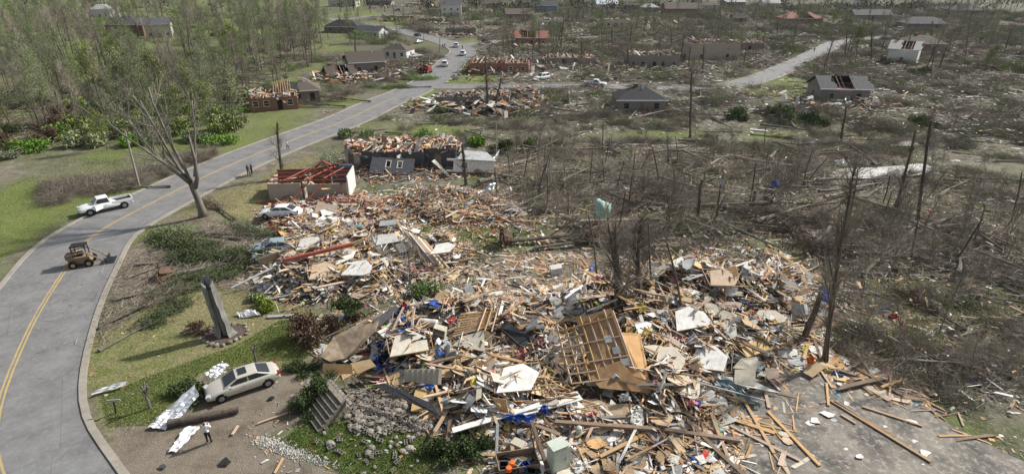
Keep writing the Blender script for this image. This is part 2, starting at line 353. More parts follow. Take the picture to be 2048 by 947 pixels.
# ---------------- the ground ----------------
def axis(parts):
    out = []
    for a, b, s in parts: out += list(np.arange(a, b, s))
    return out
gx = axis([(-60, 60, .55)]); x = 60.; s = .6
while x < 2600: gx += [x, -x - .01]; s *= 1.035; x += s
gx = np.array(sorted(gx)); gy = axis([(10, 95, .55)]); y = 95.; s = .6
while y < 3800: gy.append(y); s *= 1.03; y += s
gy = np.array([-400, -150, -60, -20, 0, 5] + gy)
X, Y = np.meshgrid(gx, gy); Zt = terrain(X, Y)
nx, ny = len(gx), len(gy); idx = np.arange(nx * ny).reshape(ny, nx)
F = np.stack([idx[:-1, :-1], idx[:-1, 1:], idx[1:, 1:], idx[1:, :-1]], -1).reshape(-1, 4)
def msk(polys, e): 
    m = np.zeros(X.shape)
    for p in polys:
        far = np.clip(p[:, 1].mean() / 60., 1, 4)
        m = np.maximum(m, ss(sdf(p, X, Y), -e * far, e * far))
    return m
mg, msw, md = msk(GREENS, 2.0), msk(STRAWS, 2.2), msk(DIRTS, .9)
wild = ss(vnoise(X, Y, 22.), .62, .85) * .5 * ss(Y, 60, 90); mg = np.maximum(mg, wild)
vv = vnoise(X, Y, 5.) ; mg *= np.where((Y > 75) & (Y < 130), .15 + .85 * vv * 1.1, 1.)
lw = np.clip(ss(-X - .2 * Y, 0, 25) * ss(Y, 70, 100), 0, 1) * .6; mg = np.maximum(mg, lw * (.45 + .8 * vnoise(X, Y, 12.)))
near = ss(vnoise(X + 77, Y, 7.), .5, .75) * .5 * ss(Y, 120, 60); mg = np.maximum(mg, near)
gm = mk('ground', np.stack([X, Y, Zt], -1).reshape(-1, 3), [F], smooth=True, cols=np.stack([mg, msw, md], -1).reshape(-1, 3))
def ground_mat():
    m = bpy.data.materials.new('ground'); m.use_nodes = True; nt = m.node_tree; N = nt.nodes; Lk = nt.links; b = N['Principled BSDF']
    b.inputs['Roughness'].default_value = .95; b.inputs['Specular IOR Level'].default_value = .15
    geo = N.new('ShaderNodeNewGeometry'); P = geo.outputs['Position']
    def noise(s, d=4, r=.65):
        n = N.new('ShaderNodeTexNoise'); n.inputs['Scale'].default_value = s; n.inputs['Detail'].default_value = d; n.inputs['Roughness'].default_value = r; Lk.new(P, n.inputs['Vector']); return n.outputs[0]
    def rng_(v, a, b_, c=0, d=1):
        n = N.new('ShaderNodeMapRange'); n.inputs[1].default_value = a; n.inputs[2].default_value = b_; n.inputs[3].default_value = c; n.inputs[4].default_value = d
        if hasattr(v, 'links'): Lk.new(v, n.inputs[0])
        return n.outputs[0]
    def mix(f, a, b_):
        n = N.new('ShaderNodeMix'); n.data_type = 'RGBA'; Lk.new(f, n.inputs[0])
        for k, v in ((6, a), (7, b_)):
            if hasattr(v, 'links'): Lk.new(v, n.inputs[k])
            else: n.inputs[k].default_value = (*v, 1)
        return n.outputs[2]
    def math_(op, a, b_):
        n = N.new('ShaderNodeMath'); n.operation = op
        for k, v in ((0, a), (1, b_)):
            if hasattr(v, 'links'): Lk.new(v, n.inputs[k])
            else: n.inputs[k].default_value = v
        return n.outputs[0]
    at = N.new('ShaderNodeAttribute'); at.attribute_name = 'col'; sp = N.new('ShaderNodeSeparateColor'); Lk.new(at.outputs['Color'], sp.inputs[0])
    big, mid, fine, grain = noise(.12), noise(.7, 5), noise(3.5, 5, .75), noise(14, 3, .8)
    litter = mix(rng_(mid, .38, .62), (.13, .115, .088), (.25, .23, .175))
    litter = mix(rng_(big, .42, .62), litter, (.085, .105, .04))
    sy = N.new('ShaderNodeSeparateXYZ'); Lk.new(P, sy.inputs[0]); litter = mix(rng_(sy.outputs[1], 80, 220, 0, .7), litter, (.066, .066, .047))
    litter = mix(rng_(fine, .52, .62, 0, .8), litter, (.27, .235, .185)); litter = mix(rng_(grain, .55, .68, 0, .7), litter, (.045, .038, .03))
    straw = mix(rng_(fine, .35, .65), (.17, .165, .075), (.30, .265, .15)); straw = mix(rng_(mid, .5, .68, 0, .7), straw, (.13, .145, .055))
    green = mix(rng_(fine, .35, .65), (.08, .125, .028), (.18, .215, .062)); green = mix(rng_(noise(.9, 6, .8), .44, .62, 0, .85), green, (.175, .18, .075))
    green = mix(rng_(noise(.35, 3), .55, .7, 0, .6), green, (.13, .105, .07))
    dirt = mix(rng_(grain, .35, .65), (.155, .13, .098), (.27, .23, .18)); dirt = mix(rng_(mid, .42, .65, 0, .8), dirt, (.12, .10, .074)); dirt = mix(rng_(noise(.25, 4), .5, .65, 0, .6), dirt, (.24, .21, .17))
    def th(ch, s): return rng_(math_('ADD', sp.outputs[ch], math_('MULTIPLY', math_('SUBTRACT', noise(s, 6, .8), .5), 1.7)), .36, .64)
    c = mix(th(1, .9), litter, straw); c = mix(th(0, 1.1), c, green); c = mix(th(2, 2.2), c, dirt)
    gr = mix(rng_(grain, .3, .7), (.72, .72, .72), (1.22, 1.22, 1.22)); mm = N.new('ShaderNodeMix'); mm.data_type = 'RGBA'; mm.blend_type = 'MULTIPLY'; mm.inputs[0].default_value = 1
    Lk.new(c, mm.inputs[6]); Lk.new(gr, mm.inputs[7]); Lk.new(mm.outputs[2], b.inputs['Base Color'])
    bp = N.new('ShaderNodeBump'); bp.inputs['Strength'].default_value = .7; bp.inputs['Distance'].default_value = .12
    Lk.new(math_('ADD', fine, math_('MULTIPLY', grain, .5)), bp.inputs['Height']); Lk.new(bp.outputs[0], b.inputs['Normal'])
    return m
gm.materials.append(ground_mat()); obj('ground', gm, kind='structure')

def surf_mat(name, c1, c2, c3, cracks=.0, wet=0.):
    m = mat(name, c1, c2, rough=.8, ns=.5, var=0, bump=.15, bs=30, detail=6); nt = m.node_tree; N = nt.nodes; Lk = nt.links; b = N['Principled BSDF']
    tc = [n for n in N if n.type == 'TEX_COORD'][0]; old = b.inputs['Base Color'].links[0].from_socket
    n1 = N.new('ShaderNodeTexNoise'); n1.inputs['Scale'].default_value = 2.6; n1.inputs['Detail'].default_value = 6; n1.inputs['Roughness'].default_value = .75; Lk.new(tc.outputs['Object'], n1.inputs['Vector'])
    r = N.new('ShaderNodeMapRange'); r.inputs[1].default_value = .5; r.inputs[2].default_value = .72; r.inputs[4].default_value = .8; Lk.new(n1.outputs[0], r.inputs[0])
    x = N.new('ShaderNodeMix'); x.data_type = 'RGBA'; Lk.new(r.outputs[0], x.inputs[0]); Lk.new(old, x.inputs[6]); x.inputs[7].default_value = (*c3, 1); out = x.outputs[2]
    if cracks:
        v = N.new('ShaderNodeTexVoronoi'); v.feature = 'DISTANCE_TO_EDGE'; v.inputs['Scale'].default_value = cracks
        mx = N.new('ShaderNodeMix'); mx.data_type = 'VECTOR'; mx.inputs[0].default_value = .12; Lk.new(tc.outputs['Object'], mx.inputs[4]); Lk.new(n1.outputs['Color'], mx.inputs[5]); Lk.new(mx.outputs[1], v.inputs['Vector'])
        rr = N.new('ShaderNodeMapRange'); rr.inputs[1].default_value = 0.0; rr.inputs[2].default_value = .006 * cracks + .002; rr.inputs[3].default_value = .45; rr.inputs[4].default_value = 0; Lk.new(v.outputs[0], rr.inputs[0])
        y = N.new('ShaderNodeMix'); y.data_type = 'RGBA'; Lk.new(rr.outputs[0], y.inputs[0]); Lk.new(out, y.inputs[6]); y.inputs[7].default_value = (*[q * .35 for q in c2], 1); out = y.outputs[2]
    Lk.new(out, b.inputs['Base Color'])
    if wet: Lk.new(r.outputs[0], b.inputs['Roughness'])
    return m
asphalt = surf_mat('asphalt', (.20, .20, .197), (.135, .135, .135), (.25, .248, .24), cracks=.1)
kerbm = surf_mat('kerb_concrete', (.30, .275, .235), (.24, .215, .18), (.36, .33, .29))
slabm = surf_mat('slab_concrete', (.225, .20, .165), (.06, .055, .048), (.42, .40, .37), cracks=.16)
yellowm = mat('worn_yellow_paint', (.46, .33, .11), (.33, .27, .16), ns=1.2, var=0, detail=6)
def ribbon(c, w0, w1, z, name, m, kind='structure', thick=None, **kw):
    c = np.asarray(c); t = np.gradient(c, axis=0); t /= np.linalg.norm(t, axis=1, keepdims=True); n = np.stack([-t[:, 1], t[:, 0]], -1)
    A = c + n * w0; B = c + n * w1; k = len(c); i = np.arange(k - 1)
    if thick is None:
        V = np.vstack([np.c_[A, np.full(k, z)], np.c_[B, np.full(k, z)]]); F = np.stack([i, i + 1, i + 1 + k, i + k], -1)
    else:
        V = np.vstack([np.c_[A, np.full(k, z)], np.c_[B, np.full(k, z)], np.c_[A, np.full(k, z - thick)], np.c_[B, np.full(k, z - thick)]])
        F = np.vstack([np.stack([i, i + 1, i + 1 + k, i + k], -1), np.stack([i, i + 2 * k, i + 1 + 2 * k, i + 1], -1), np.stack([i + k, i + 1 + k, i + 1 + 3 * k, i + 3 * k], -1)])
    return obj(name, mk(name, V, [F], [m]), kind=kind, **kw)
for k, (c, w) in enumerate(ROADS):
    ribbon(c, -w, w, .03 + .005 * (3 - k), 'road', asphalt)
    if k in (0, 1):
        sp_ = [(-w, -w - .45), (w, w + .45)]
        for a, b_ in sp_:
            d = segdist((ROADS[1] if k == 0 else ROADS[0])[0], c[:, 0], c[:, 1], False); keep = d > 5.5; run = []
            t = np.gradient(c, axis=0); t /= np.linalg.norm(t, axis=1, keepdims=True); e = c + np.stack([-t[:, 1], t[:, 0]], -1) * a
            ok = segdist((ROADS[1] if k == 0 else ROADS[0])[0], e[:, 0], e[:, 1], False) > ROADS[1 - k][1] + .6
            for i in list(range(len(c))) + [None]:
                if i is not None and ok[i]: run.append(i)
                else:
                    if len(run) > 3: ribbon(c[run], a, b_, .13, 'kerb', kerbm, thick=.2)
                    run = []
i0 = 0; i1 = int(np.argmin(np.hypot(*(main_c - g2(800, 190)).T)))
for a in (-.2, .06): ribbon(main_c[i0:i1], a, a + .14, .056, 'road_marking', yellowm)
def sheet(poly, z, name, m, kind='structure', th=.06, **kw):
    n = len(poly); P = np.c_[poly, np.full(n, z)]; b = MB(); b.poly(P, th); return b.build(name, m, kind=kind, **kw)
sheet(pad_slab, .05, 'pavement', slabm)
gi = [k for k in range(len(main_c)) if 12 < main_c[k][1] < 33]
ribbon(main_c[gi], 3.75, 4.5, .062, 'gutter_strip', kerbm)
wm = mat('creek_water', (.55, .53, .48), (.45, .43, .39), rough=.03, ns=.3, var=0, spec=1.2)  # pale muddy base, lightened further to stand in for bright sky reflection
wp = catmull(np.vstack([water_poly, water_poly[:1]]), .8)[:-1]
cw = wp.mean(0); wp2 = cw + (wp - cw) * 1.12
obj('water', mk('water', np.c_[np.vstack([wp2, cw]), np.full(len(wp2) + 1, -.3)], [np.array([(i, (i + 1) % len(wp2), len(wp2)) for i in range(len(wp2))])], [wm]), kind='structure')
for pl in ([(1800, 283), (1835, 285), (1825, 297), (1790, 296)], [(1190, 288), (1260, 287.5), (1300, 289.5), (1240, 291)], [(1320, 290), (1390, 291), (1380, 293.5), (1330, 292.5)], [(1430, 294), (1500, 294), (1590, 297), (1500, 298)]):
    pp = catmull(np.vstack([GP(pl), GP(pl)[:1]]), 1.)[:-1]
    sheet(pp, .1, 'path', surf_mat('gravel_path', (.3, .28, .25), (.22, .2, .18), (.42, .40, .37)), th=.3)
# white gravel of the front garden
wg = GP([(490, 885), (530, 865), (580, 880), (660, 915), (720, 945), (600, 925), (540, 905)]); q = sample(wg, 5200); dd = sdf(wg, q[:, 0], q[:, 1]); q = q[rng.random(len(q)) < ss(dd, -.1, 1.0) * (.3 + .9 * vnoise(q[:, 0], q[:, 1], .8))]; n_ = len(q)
Vg, Fg = boxes(np.c_[q, .01 + rng.random(n_) * .02], .025 + rng.random((n_, 3)) ** 2 * .07, rotm(*(rng.random((3, n_)) * 6)), .3)
obj('gravel', mk('gravel', Vg, [Fg], [MT['stuffc']], cols=np.repeat((.25 + .4 * rng.random((n_, 1))) * np.array([[1, .97, .9]]), 8, 0)), kind='stuff', label='white gravel spilled at the edge of the front drive')
# the air over the place: a thin even haze
hz = bpy.data.materials.new('haze'); hz.use_nodes = True; hz.node_tree.nodes.clear(); ho = hz.node_tree.nodes.new('ShaderNodeOutputMaterial'); hv = hz.node_tree.nodes.new('ShaderNodeVolumePrincipled'); hv.inputs['Color'].default_value = (.93, .95, .97, 1); hv.inputs['Density'].default_value = .00004; hv.inputs['Anisotropy'].default_value = .3
hz.node_tree.links.new(hv.outputs[0], ho.inputs['Volume']); hb_ = MB().box((0, 1500, 14), (6400, 5400, 34)).build('haze', hz, kind='stuff', label='thin pale haze in the air over the neighbourhood')
# ---------------- trees ----------------
def bend(rs, p, d, L, r, n=4, wob=.18, up=.05):
    P = [np.array(p, float)]; d = np.array(d, float); d /= np.linalg.norm(d)
    for i in range(n):
        d = d + (rs.random(3) - .5) * 2 * wob; d[2] += up; d /= np.linalg.norm(d); P.append(P[-1] + d * L / n)
    return np.array(P), np.linspace(r, r * .35, n + 1)
def tree_parts(seed, H=13, r=.2, limbs=11, kids=5, twigs=7, start=.35, spread=1., broken=0., fork=False):
    """returns trunk builder, twig segments, twig tips"""
    rs = np.random.default_rng(seed); tb = MB(); seg = []; tips = []
    tp, tr = bend(rs, (0, 0, -.3), (0, 0, 1), H * (1 - .35 * broken), r, 8, .05, .03); tr = r * (1 - .8 * np.linspace(0, 1, 9) ** 1.2) if broken < .5 else r * (1 - .4 * np.linspace(0, 1, 9))
    tr[0] = r * 1.35
    tb.tube(tp, tr, 7)
    for k in range(limbs):
        t = start + (1 - start) * (k + rs.random()) / limbs; x = t * 8; i = min(7, int(x)); p = tp[i] + (tp[i + 1] - tp[i]) * (x - i)
        az = k * 2.4 + rs.random(); el = .5 + .6 * rs.random() + .5 * t; L = H * .36 * (1.25 - .75 * t) * spread * (.7 + .5 * rs.random())
        if rs.random() < broken: L *= .3
        d = (math.cos(az) * math.cos(el), math.sin(az) * math.cos(el), math.sin(el)); rr = max(.03, r * .42 * (1.2 - t))
        P, Rr = bend(rs, p, d, L, rr, 5, .17, .06); tb.tube(P, Rr, 5)
        if rs.random() < broken * .8: continue
        for q in range(kids):
            u = .3 + .7 * (q + rs.random()) / kids; j = min(4, int(u * 5)); b = P[j] + (P[j + 1] - P[j]) * (u * 5 - j)
            dd = P[j + 1] - P[j]; dd = dd / np.linalg.norm(dd) + (rs.random(3) - .5) * 1.7; dd[2] += .2
            B, Br = bend(rs, b, dd, L * (.35 + .3 * rs.random()), rr * .38, 3, .2, .05)
            for a in range(3): seg.append((B[a], B[a + 1], max(.014, Br[a]), max(.01, Br[a + 1])))
            for w in range(twigs):
                s_ = rs.random() * 2.99; j2 = int(s_); c0 = B[j2] + (B[j2 + 1] - B[j2]) * (s_ - j2)
                e = B[j2 + 1] - B[j2]; e = e / np.linalg.norm(e) + (rs.random(3) - .5) * 1.8; e /= np.linalg.norm(e); l = .35 + .8 * rs.random()
                c1 = c0 + e * l; e2 = e + (rs.random(3) - .5) * .7; c2 = c1 + e2 * l * .8
                seg.append((c0, c1, .013, .009)); seg.append((c1, c2, .009, .004)); tips += [c1, c2]
    return tb, seg, np.array(tips) if tips else np.zeros((0, 3)), tp
def seg_mesh(name, seg, m, k=3):
    V, F = prisms([s[0] for s in seg], [s[1] for s in seg], [s[2] for s in seg], [s[3] for s in seg], k); return mk(name, V, [F], [m])
def leaf_VF(C, size, rs, flat=0):
    n = len(C); a = rs.random((3, n)) * 6.28; Rm = rotm(a[0], (a[1] - 3.1) * (1 - flat) * .5, (a[2] - 3.1) * (1 - flat) * .5); s = size * (.6 + .8 * rs.random(n))
    L = np.array([(-.5, -.28, 0), (.5, -.28, .06), (.5, .28, 0), (-.5, .28, .05)])[None] * s[:, None, None]
    V = np.einsum('nij,nkj->nki', Rm, L) + C[:, None]; return V.reshape(-1, 3), (np.arange(n * 4).reshape(n, 4))
def crown_mesh(name, seg, tips, mt, ml=None, leafn=0, leafs=.12, seed=0):
    rs = np.random.default_rng(seed); V, F = prisms([s[0] for s in seg], [s[1] for s in seg], [s[2] for s in seg], [s[3] for s in seg], 3); mi = np.zeros(len(F), int); mats = [mt]
    if leafn:
        C = tips[rs.integers(0, len(tips), leafn)] + rs.normal(0, .16, (leafn, 3)); V2, F2 = leaf_VF(C, leafs, rs)
        F = np.vstack([F, F2 + len(V)]); mi = np.r_[mi, np.ones(len(F2), int)]; V = np.vstack([V, V2]); mats.append(ml)
    return mk(name, V, [F], mats, mi)
def tproto(name, seed, bark, tw, leaf=None, leafn=0, leafs=.12, **kw):
    tb, seg, tips, tp = tree_parts(seed, **kw); return (tb.mesh(name + '_trunk', bark), crown_mesh(name + '_crown', seg, tips, tw, leaf, leafn, leafs, seed) if seg else None)
def put(name, proto, loc, rz, sc, label, cat, group=None, tilt=(0, 0)):
    o = obj(name, None, None, loc, (tilt[0], tilt[1], rz), label, cat, group, scale=sc)
    obj('trunk', proto[0], o)
    if proto[1]: obj('crown', proto[1], o)
    return o
BARE = [tproto('bare', 20 + i, MT['bark'], MT['twig'], H=14, r=.17, limbs=12, kids=6, twigs=8, spread=.85) for i in range(4)]
BUD = [tproto('bud', 30 + i, MT['bark'], MT['twig'], MT['leafg'], 1900, .14, H=14, r=.16, limbs=12, kids=6, twigs=7, spread=.8) for i in range(3)]
YEL = [tproto('yel', 40 + i, MT['bark'], MT['twig'], MT['leafy'], 3000, .2, H=11, r=.18, limbs=12, kids=6, twigs=5, spread=1.1, start=.3) for i in range(2)]
BROK = [tproto('brok', 50 + i, MT['bark'], MT['twigd'], H=13, r=.24, limbs=10, kids=5, twigs=7, spread=.42, broken=.6, start=.22) for i in range(5)]
SHRED = [tproto('shred', 55 + i, MT['bark'], MT['twig'], H=11, r=.3, limbs=17, kids=6, twigs=9, spread=.5, broken=.42, start=.12) for i in range(3)]
SAP = [tproto('sap', 60 + i, MT['barkl'], MT['twig'], H=5.5, r=.06, limbs=8, kids=4, twigs=5, spread=.9, start=.2) for i in range(4)]
SPIK = [tproto('spike', 70 + i, MT['bark'], MT['twigd'], H=9, r=.13, limbs=4, kids=2, twigs=3, spread=.4, broken=.8, start=.5) for i in range(3)]
# fallen trees: stem along +x, root plate at the origin, flattened crown
def fallen(seed, leaf=None, leafn=0, H=11, tw='twig', leafs=.16):
    rs = np.random.default_rng(seed); tb, seg, tips, tp = tree_parts(seed, H=H, r=.26, limbs=12, kids=6, twigs=8, start=.3, spread=1.0)
    def lay(P):
        P = np.asarray(P, float); x, y, z = P[..., 2].copy(), P[..., 1].copy(), P[..., 0].copy()
        z2 = np.where(z < -.3, .12 + (-z) * .12, z * .62 + .34); return np.stack([x, y, z2], -1)
    for i in range(len(tb.V)): tb.V[i] = lay(tb.V[i])
    b2 = MB(); root = MB()
    n = 13; th = np.linspace(0, 2 * math.pi, n, endpoint=False); rr = .55 + .5 * rs.random(n)
    ring = lambda x, s: [(x + .12 * rs.random(), math.cos(t) * q * s, .55 + math.sin(t) * q * s) for t, q in zip(th, rr)]
    root.loft([ring(-.45, .45), ring(-.2, 1.), ring(.1, .8), ring(.5, .3)])
    for t in th: root.tube([(0, math.cos(t) * .3, .55 + math.sin(t) * .3), (-.3, math.cos(t) * .9, .55 + math.sin(t) * .9), (-.9 * rs.random(), math.cos(t + .4) * 1.5, .6 + math.sin(t + .4) * 1.4)], [.09, .05, .015], 4)
    seg = [(lay(s[0]), lay(s[1]), s[2], s[3]) for s in seg]; tips = lay(tips)
    return (tb.mesh('fallen_trunk', MT['barkl'] if seed % 2 else MT['bark']), crown_mesh('fallen_crown', seg, tips, MT[tw], leaf, leafn, leafs, seed), root.mesh('root_plate', MT['rootm']))
FALL = [fallen(81), fallen(82, tw='twigd'), fallen(83), fallen(84, MT['leafb'], 500, tw='twigd'), fallen(85)]
FALLG = [fallen(91, MT['leafd'], 5200, 8, 'twigd', .15), fallen(92, MT['leafg'], 3000, 8, 'twigd', .14)]
def put_fallen(pr, loc, rz, sc, label, group=None, root=None):
    if pr in FALLG: sc = (sc * 1.15, sc * .95, sc * .6)
    if root is None: root = 'root' in label
    o = obj('fallen_tree', None, None, loc, (0, 0, rz), label, 'fallen tree', group, scale=sc)
    obj('trunk', pr[0], o); obj('crown', pr[1], o)
    if root: obj('root_plate', pr[2], o)
    return o
def shrub_mesh(seed, n=1500, r=(1, 1, .8), leaf='leafg', size=.13, twigs=60, lumps=7):
    rs = np.random.default_rng(seed); C0 = rs.normal(0, .42, (lumps, 3)) * r; C0[:, 2] = np.abs(C0[:, 2]) * .8 + .25 * r[2]; rad = .35 + .3 * rs.random(lumps)
    k = rs.integers(0, lumps, n); d = rs.normal(0, 1, (n, 3)); d /= np.linalg.norm(d, axis=1, keepdims=True); C = C0[k] + d * (rad[k] * (.35 + .8 * rs.random(n)))[:, None] * np.array(r); C[:, 2] = np.maximum(C[:, 2], .03)
    V2, F2 = leaf_VF(C, size, rs); tipi = C[rs.integers(0, n, twigs)]; V, F = prisms(np.zeros((twigs, 3)) + rs.normal(0, .06, (twigs, 3)) * (1, 1, 0), tipi, np.full(twigs, .022), np.full(twigs, .006))
    return (mk('stems', V, [F], [MT['twigd']]), mk('leaf_mass', V2, [F2], [MT[leaf]]))
def put_shrub(pr, loc, sc, label, group=None, name='shrub', cat='shrub', rz=0):
    o = obj(name, None, None, loc, (0, 0, rz), label, cat, group, scale=sc); obj('stem', pr[0], o); obj('foliage', pr[1], o); return o
SH = {k: shrub_mesh(*a) for k, a in dict(green=(1, 2200, (1, 1, .8), 'leafg', .16), light=(2, 2000, (1, 1, .9), 'leafy', .15), dark=(3, 2600, (1, 1, .75), 'leafd', .12, 60, 9), brown=(4, 1400, (1, 1, 1), 'leafb', .1, 160), mid=(5, 1500, (1.2, 1, .7), 'leafg', .13)).items()}

# --- hero trees: (px,py of the foot, height m, lean x/y, proto list/index, radius scale)
def hero_broken(px, py, toppx, toppy, proto, label, wide=1., name='broken_tree', cat='broken tree', heap=True, rz=0., group=None):
    p = S(px, py, 0, heap); dist = math.hypot(p[1], 0)
    # height such that a point above the foot shows at toppy
    b = (473.5 - toppy) / FPX; dy, dz = CP + b * SP, -SP + b * CP; h = max(1.5, CAMH + dz / dy * p[1] - p[2]); top = (toppx - 1024) / FPX * (p[1] / dy) - p[0]
    H0 = max(v.co.z for v in proto[0].vertices)
    sc = h / H0; sx = (.55 + .25 * wide) * (.62 if proto in SHRED else 1); o = obj(name, None, None, p - Vector((0, 0, .1)), (0, math.atan2(top, h), 0), label, cat, group, scale=(sx, sx, sc))
    obj('trunk', proto[0], o)
    if proto[1]: obj('crown', proto[1], o)
    return o
for a in [
    (1250, 615, 1205, 420, SHRED[0], 'leafless snapped tree with dark trunk rising behind the tilted wall frame', 4.6),
    (1278, 602, 1262, 430, SHRED[1], 'thick snapped trunk right beside the tree holding the teal tarp', 4.6),
    (1236, 606, 1226, 430, SHRED[2], 'splintered twin trunk standing at the edge of the big debris heap', 5.),
    (1650, 722, 1685, 330, SHRED[1], 'tall shredded tree with cloth on its broken top near the creek', 2.4),
    (1610, 680, 1640, 560, BROK[4], 'short torn trunk with pale split wood at the right end of the heap', 2.6),
    (1560, 250, 1562, 205, BROK[2], 'short broken tree in the evergreen heap', 1.),
    (1395, 440, 1398, 360, BROK[1], 'short dark snapped trunk alone in the brush field', 1.9),
    (1503, 410, 1510, 380, BROK[0], 'stump with torn red brown wood in the brush field', 2.6),
    (565, 355, 545, 245, BROK[1], 'dark snapped tree behind the red framed room', 1.5),
    (933, 370, 925, 275, BROK[4], 'bare brown broken trunk right of the dark sided house', 2.0),
    (975, 222, 968, 110, BROK[0], 'tall black snapped tree before the pine framed ruin', 2.3),
    (990, 222, 1000, 150, BROK[3], 'shorter black trunk leaning on the tall snapped tree', 2.0),
    (1380, 275, 1386, 140, BROK[2], 'thin tall black trunk right of the grey hip roof house', 1.6),
    (1683, 285, 1690, 210, BROK[3], 'dark broken trunk on the green strip below the grey brick house', 1.6),
    (1121, 100, 1125, 40, BROK[1], 'black snapped trunk standing far beyond the side street', 1.8),
    (1255, 140, 1256, 90, BROK[4], 'black branchless trunk at the corner of the grey roofless house', 2.6),
    (451, 230, 446, 112, BROK[0], 'tall thin dark snapped trunk above the green thicket', 1.2),
    (275, 165, 262, 80, BROK[2], 'leaning dark trunk under the yellow green crown', 1.2),
    (712, 120, 708, 60, BROK[3], 'dark snapped trunk behind the torn white gable', 1.8),
    (1835, 440, 1866, 230, BROK[2], 'slender dark tree leaning right at the far right of the creek', 1.3),
    (1790, 420, 1835, 250, BROK[0], 'slender leaning tree just right of the creek water', 1.2),
    (1700, 430, 1720, 330, SPIK[0], 'thin bare stem leaning in front of the creek water', 1.6),
    (1365, 620, 1340, 470, SPIK[1], 'grey slim stripped tree right of the twin broken trunks', 1.2),
    (1305, 590, 1290, 440, SPIK[2], 'slim stripped stem close behind the twin broken trunks', 1.2),
    (1195, 560, 1180, 410, SPIK[0], 'slim stripped stem left of the teal tarp tree', 1.1),
]: hero_broken(*a[:6], wide=a[6])
# big bare tree by the road and yellow-green trees, specific
big = tproto('big', 7, MT['barkl'], MT['twig'], H=15, r=.55, limbs=1, kids=0, twigs=0)
def big_tree():
    rs = np.random.default_rng(4); tb = MB(); seg = []; tips = []
    tb.tube([(0, 0, -.2), (-.05, 0, .8), (-.15, 0, 2.2), (-.35, 0, 3.4), (-.5, 0, 4.2)], [.62, .45, .39, .37, .34], 10)
    tb.tube([(-.2, 0, 3.6), (.35, .1, 4.8), (.55, .1, 7), (.6, 0, 10)], [.3, .26, .2, .06], 7)
    main = [((-.5, 0, 4), (-1, 0, .55), 7.5, .26), ((-.6, 0, 4.2), (-.75, .3, 1.0), 8.5, .26), ((-.45, .1, 4.3), (-.25, -.2, 1.4), 9, .27), ((-.6, 0, 4.3), (-.9, -.4, 1.0), 8, .2), ((.1, 0, 5), (.3, .3, 1.5), 7, .18), ((-.9, 0, 5.2), (-1, .3, .3), 6, .16)]
    for p, d, L, r in main:
        L *= 1.25; r *= .85; d = (d[0] * .8, d[1], d[2] * 1.15); P, Rr = bend(rs, p, d, L, r, 7, .1, .04); tb.tube(P, Rr, 7)
        for q in range(7):
            u = .25 + .75 * (q + rs.random()) / 7; j = min(6, int(u * 7)); b = P[j] + (P[j + 1] - P[j]) * (u * 7 - j)
            dd = P[j + 1] - P[j]; dd = dd / np.linalg.norm(dd) + (rs.random(3) - .5) * 1.4; B, Br = bend(rs, b, dd, L * (.25 + .25 * rs.random()), r * .35, 4, .15, .08); tb.tube(B, Br, 4, caps=False)
            for w in range(14):
                s_ = .5 + rs.random() * 3.4; j2 = int(s_); c0 = B[j2] + (B[j2 + 1] - B[j2]) * (s_ - j2); e = B[j2 + 1] - B[j2]; e = e / np.linalg.norm(e) + (rs.random(3) - .5) * 1.5; l = .4 + .9 * rs.random()
                c1 = c0 + e * l; seg.append((c0, c1, .016, .012)); seg.append((c1, c1 + (e + (rs.random(3) - .5) * .8) * l * .8, .012, .005))
    return tb.mesh('big_trunk', MT['barkl'], True), seg_mesh('big_crown', seg, MT['twig'])
put('bare_tree', big_tree(), S(407, 432, 0, False), 0, 1.0, 'large bare grey tree with forking limbs between the road and the muddy drive', 'tree')
hero = [(200, 200, 10, YEL[0], 'yellow green leafed tree at the left edge below the grey roofed house'), (238, 165, 9, YEL[1], 'yellow green leafed tree beside the brick house wing'),
        (468, 150, 11, YEL[0], 'pale green budding tree among the slope trees'), (-40, 230, 11, YEL[1], 'yellow green tree beyond the left edge of the woods')]
for px, py, h, pr, lb in hero: put('leafing_tree', pr, S(px, py, 0, False), px * .1, h / 11, lb, 'tree')
LT = [(G(a, b)[:2], t) for a, b, t in [(255, 72, 'the grey roofed brick house in the woods'), (560, 210, 'the roofless brick house'), (300, 250, 'the green thicket'), (220, 170, 'the yellow green trees'), (470, 60, 'the upper wooded slope'), (620, 90, 'the crushed dark roofed house'), (690, 150, 'the maroon roof'), (740, 140, 'the torn white gable'), (60, 200, 'the far left edge of the slope'), (420, 150, 'the middle of the wooded slope'),
  (800, 45, 'the upper fork of the road'), (903, 32, 'the two storey white house'), (998, 140, 'the orange brick corner house'), (925, 205, 'the pine framed ruin'), (1090, 25, 'the blue sided house'), (1145, 130, 'the brown house ruin'), (1238, 55, 'the long cream ruin'), (1306, 135, 'the roofless grey house'), (1428, 120, 'the tall grey block house'), (1278, 220, 'the grey hip roof house'), (1365, 28, 'the wide brown roofed house'), (1580, 215, 'the white cloths'), (1680, 200, 'the grey brick house'), (1606, 48, 'the red stripped roof'), (1740, 30, 'the far two storey white house'), (1800, 120, 'the white gabled front'), (1600, 130, 'the end of the side street'), (1950, 120, 'the far right edge'), (1500, 90, 'the low grey garage'), (1062, 90, 'the red deck house'),
  (1060, 340, 'the near bank of brush'), (1200, 400, 'the teal tarp'), (1400, 330, 'the green strip'), (1550, 380, 'the snagged blue tarp'), (1750, 340, 'the creek water'), (1680, 430, 'the bare path below the creek'), (1850, 450, 'the dark thicket at the right'), (1400, 430, 'the snapped trunk in the brush'), (1850, 650, 'the right edge grass'), (1700, 620, 'the shredded tree')]]
LTA = np.array([a for a, _ in LT])
def lt(p): return LT[int(np.argmin(((LTA - np.array(p)[:2]) ** 2).sum(1)))][1]
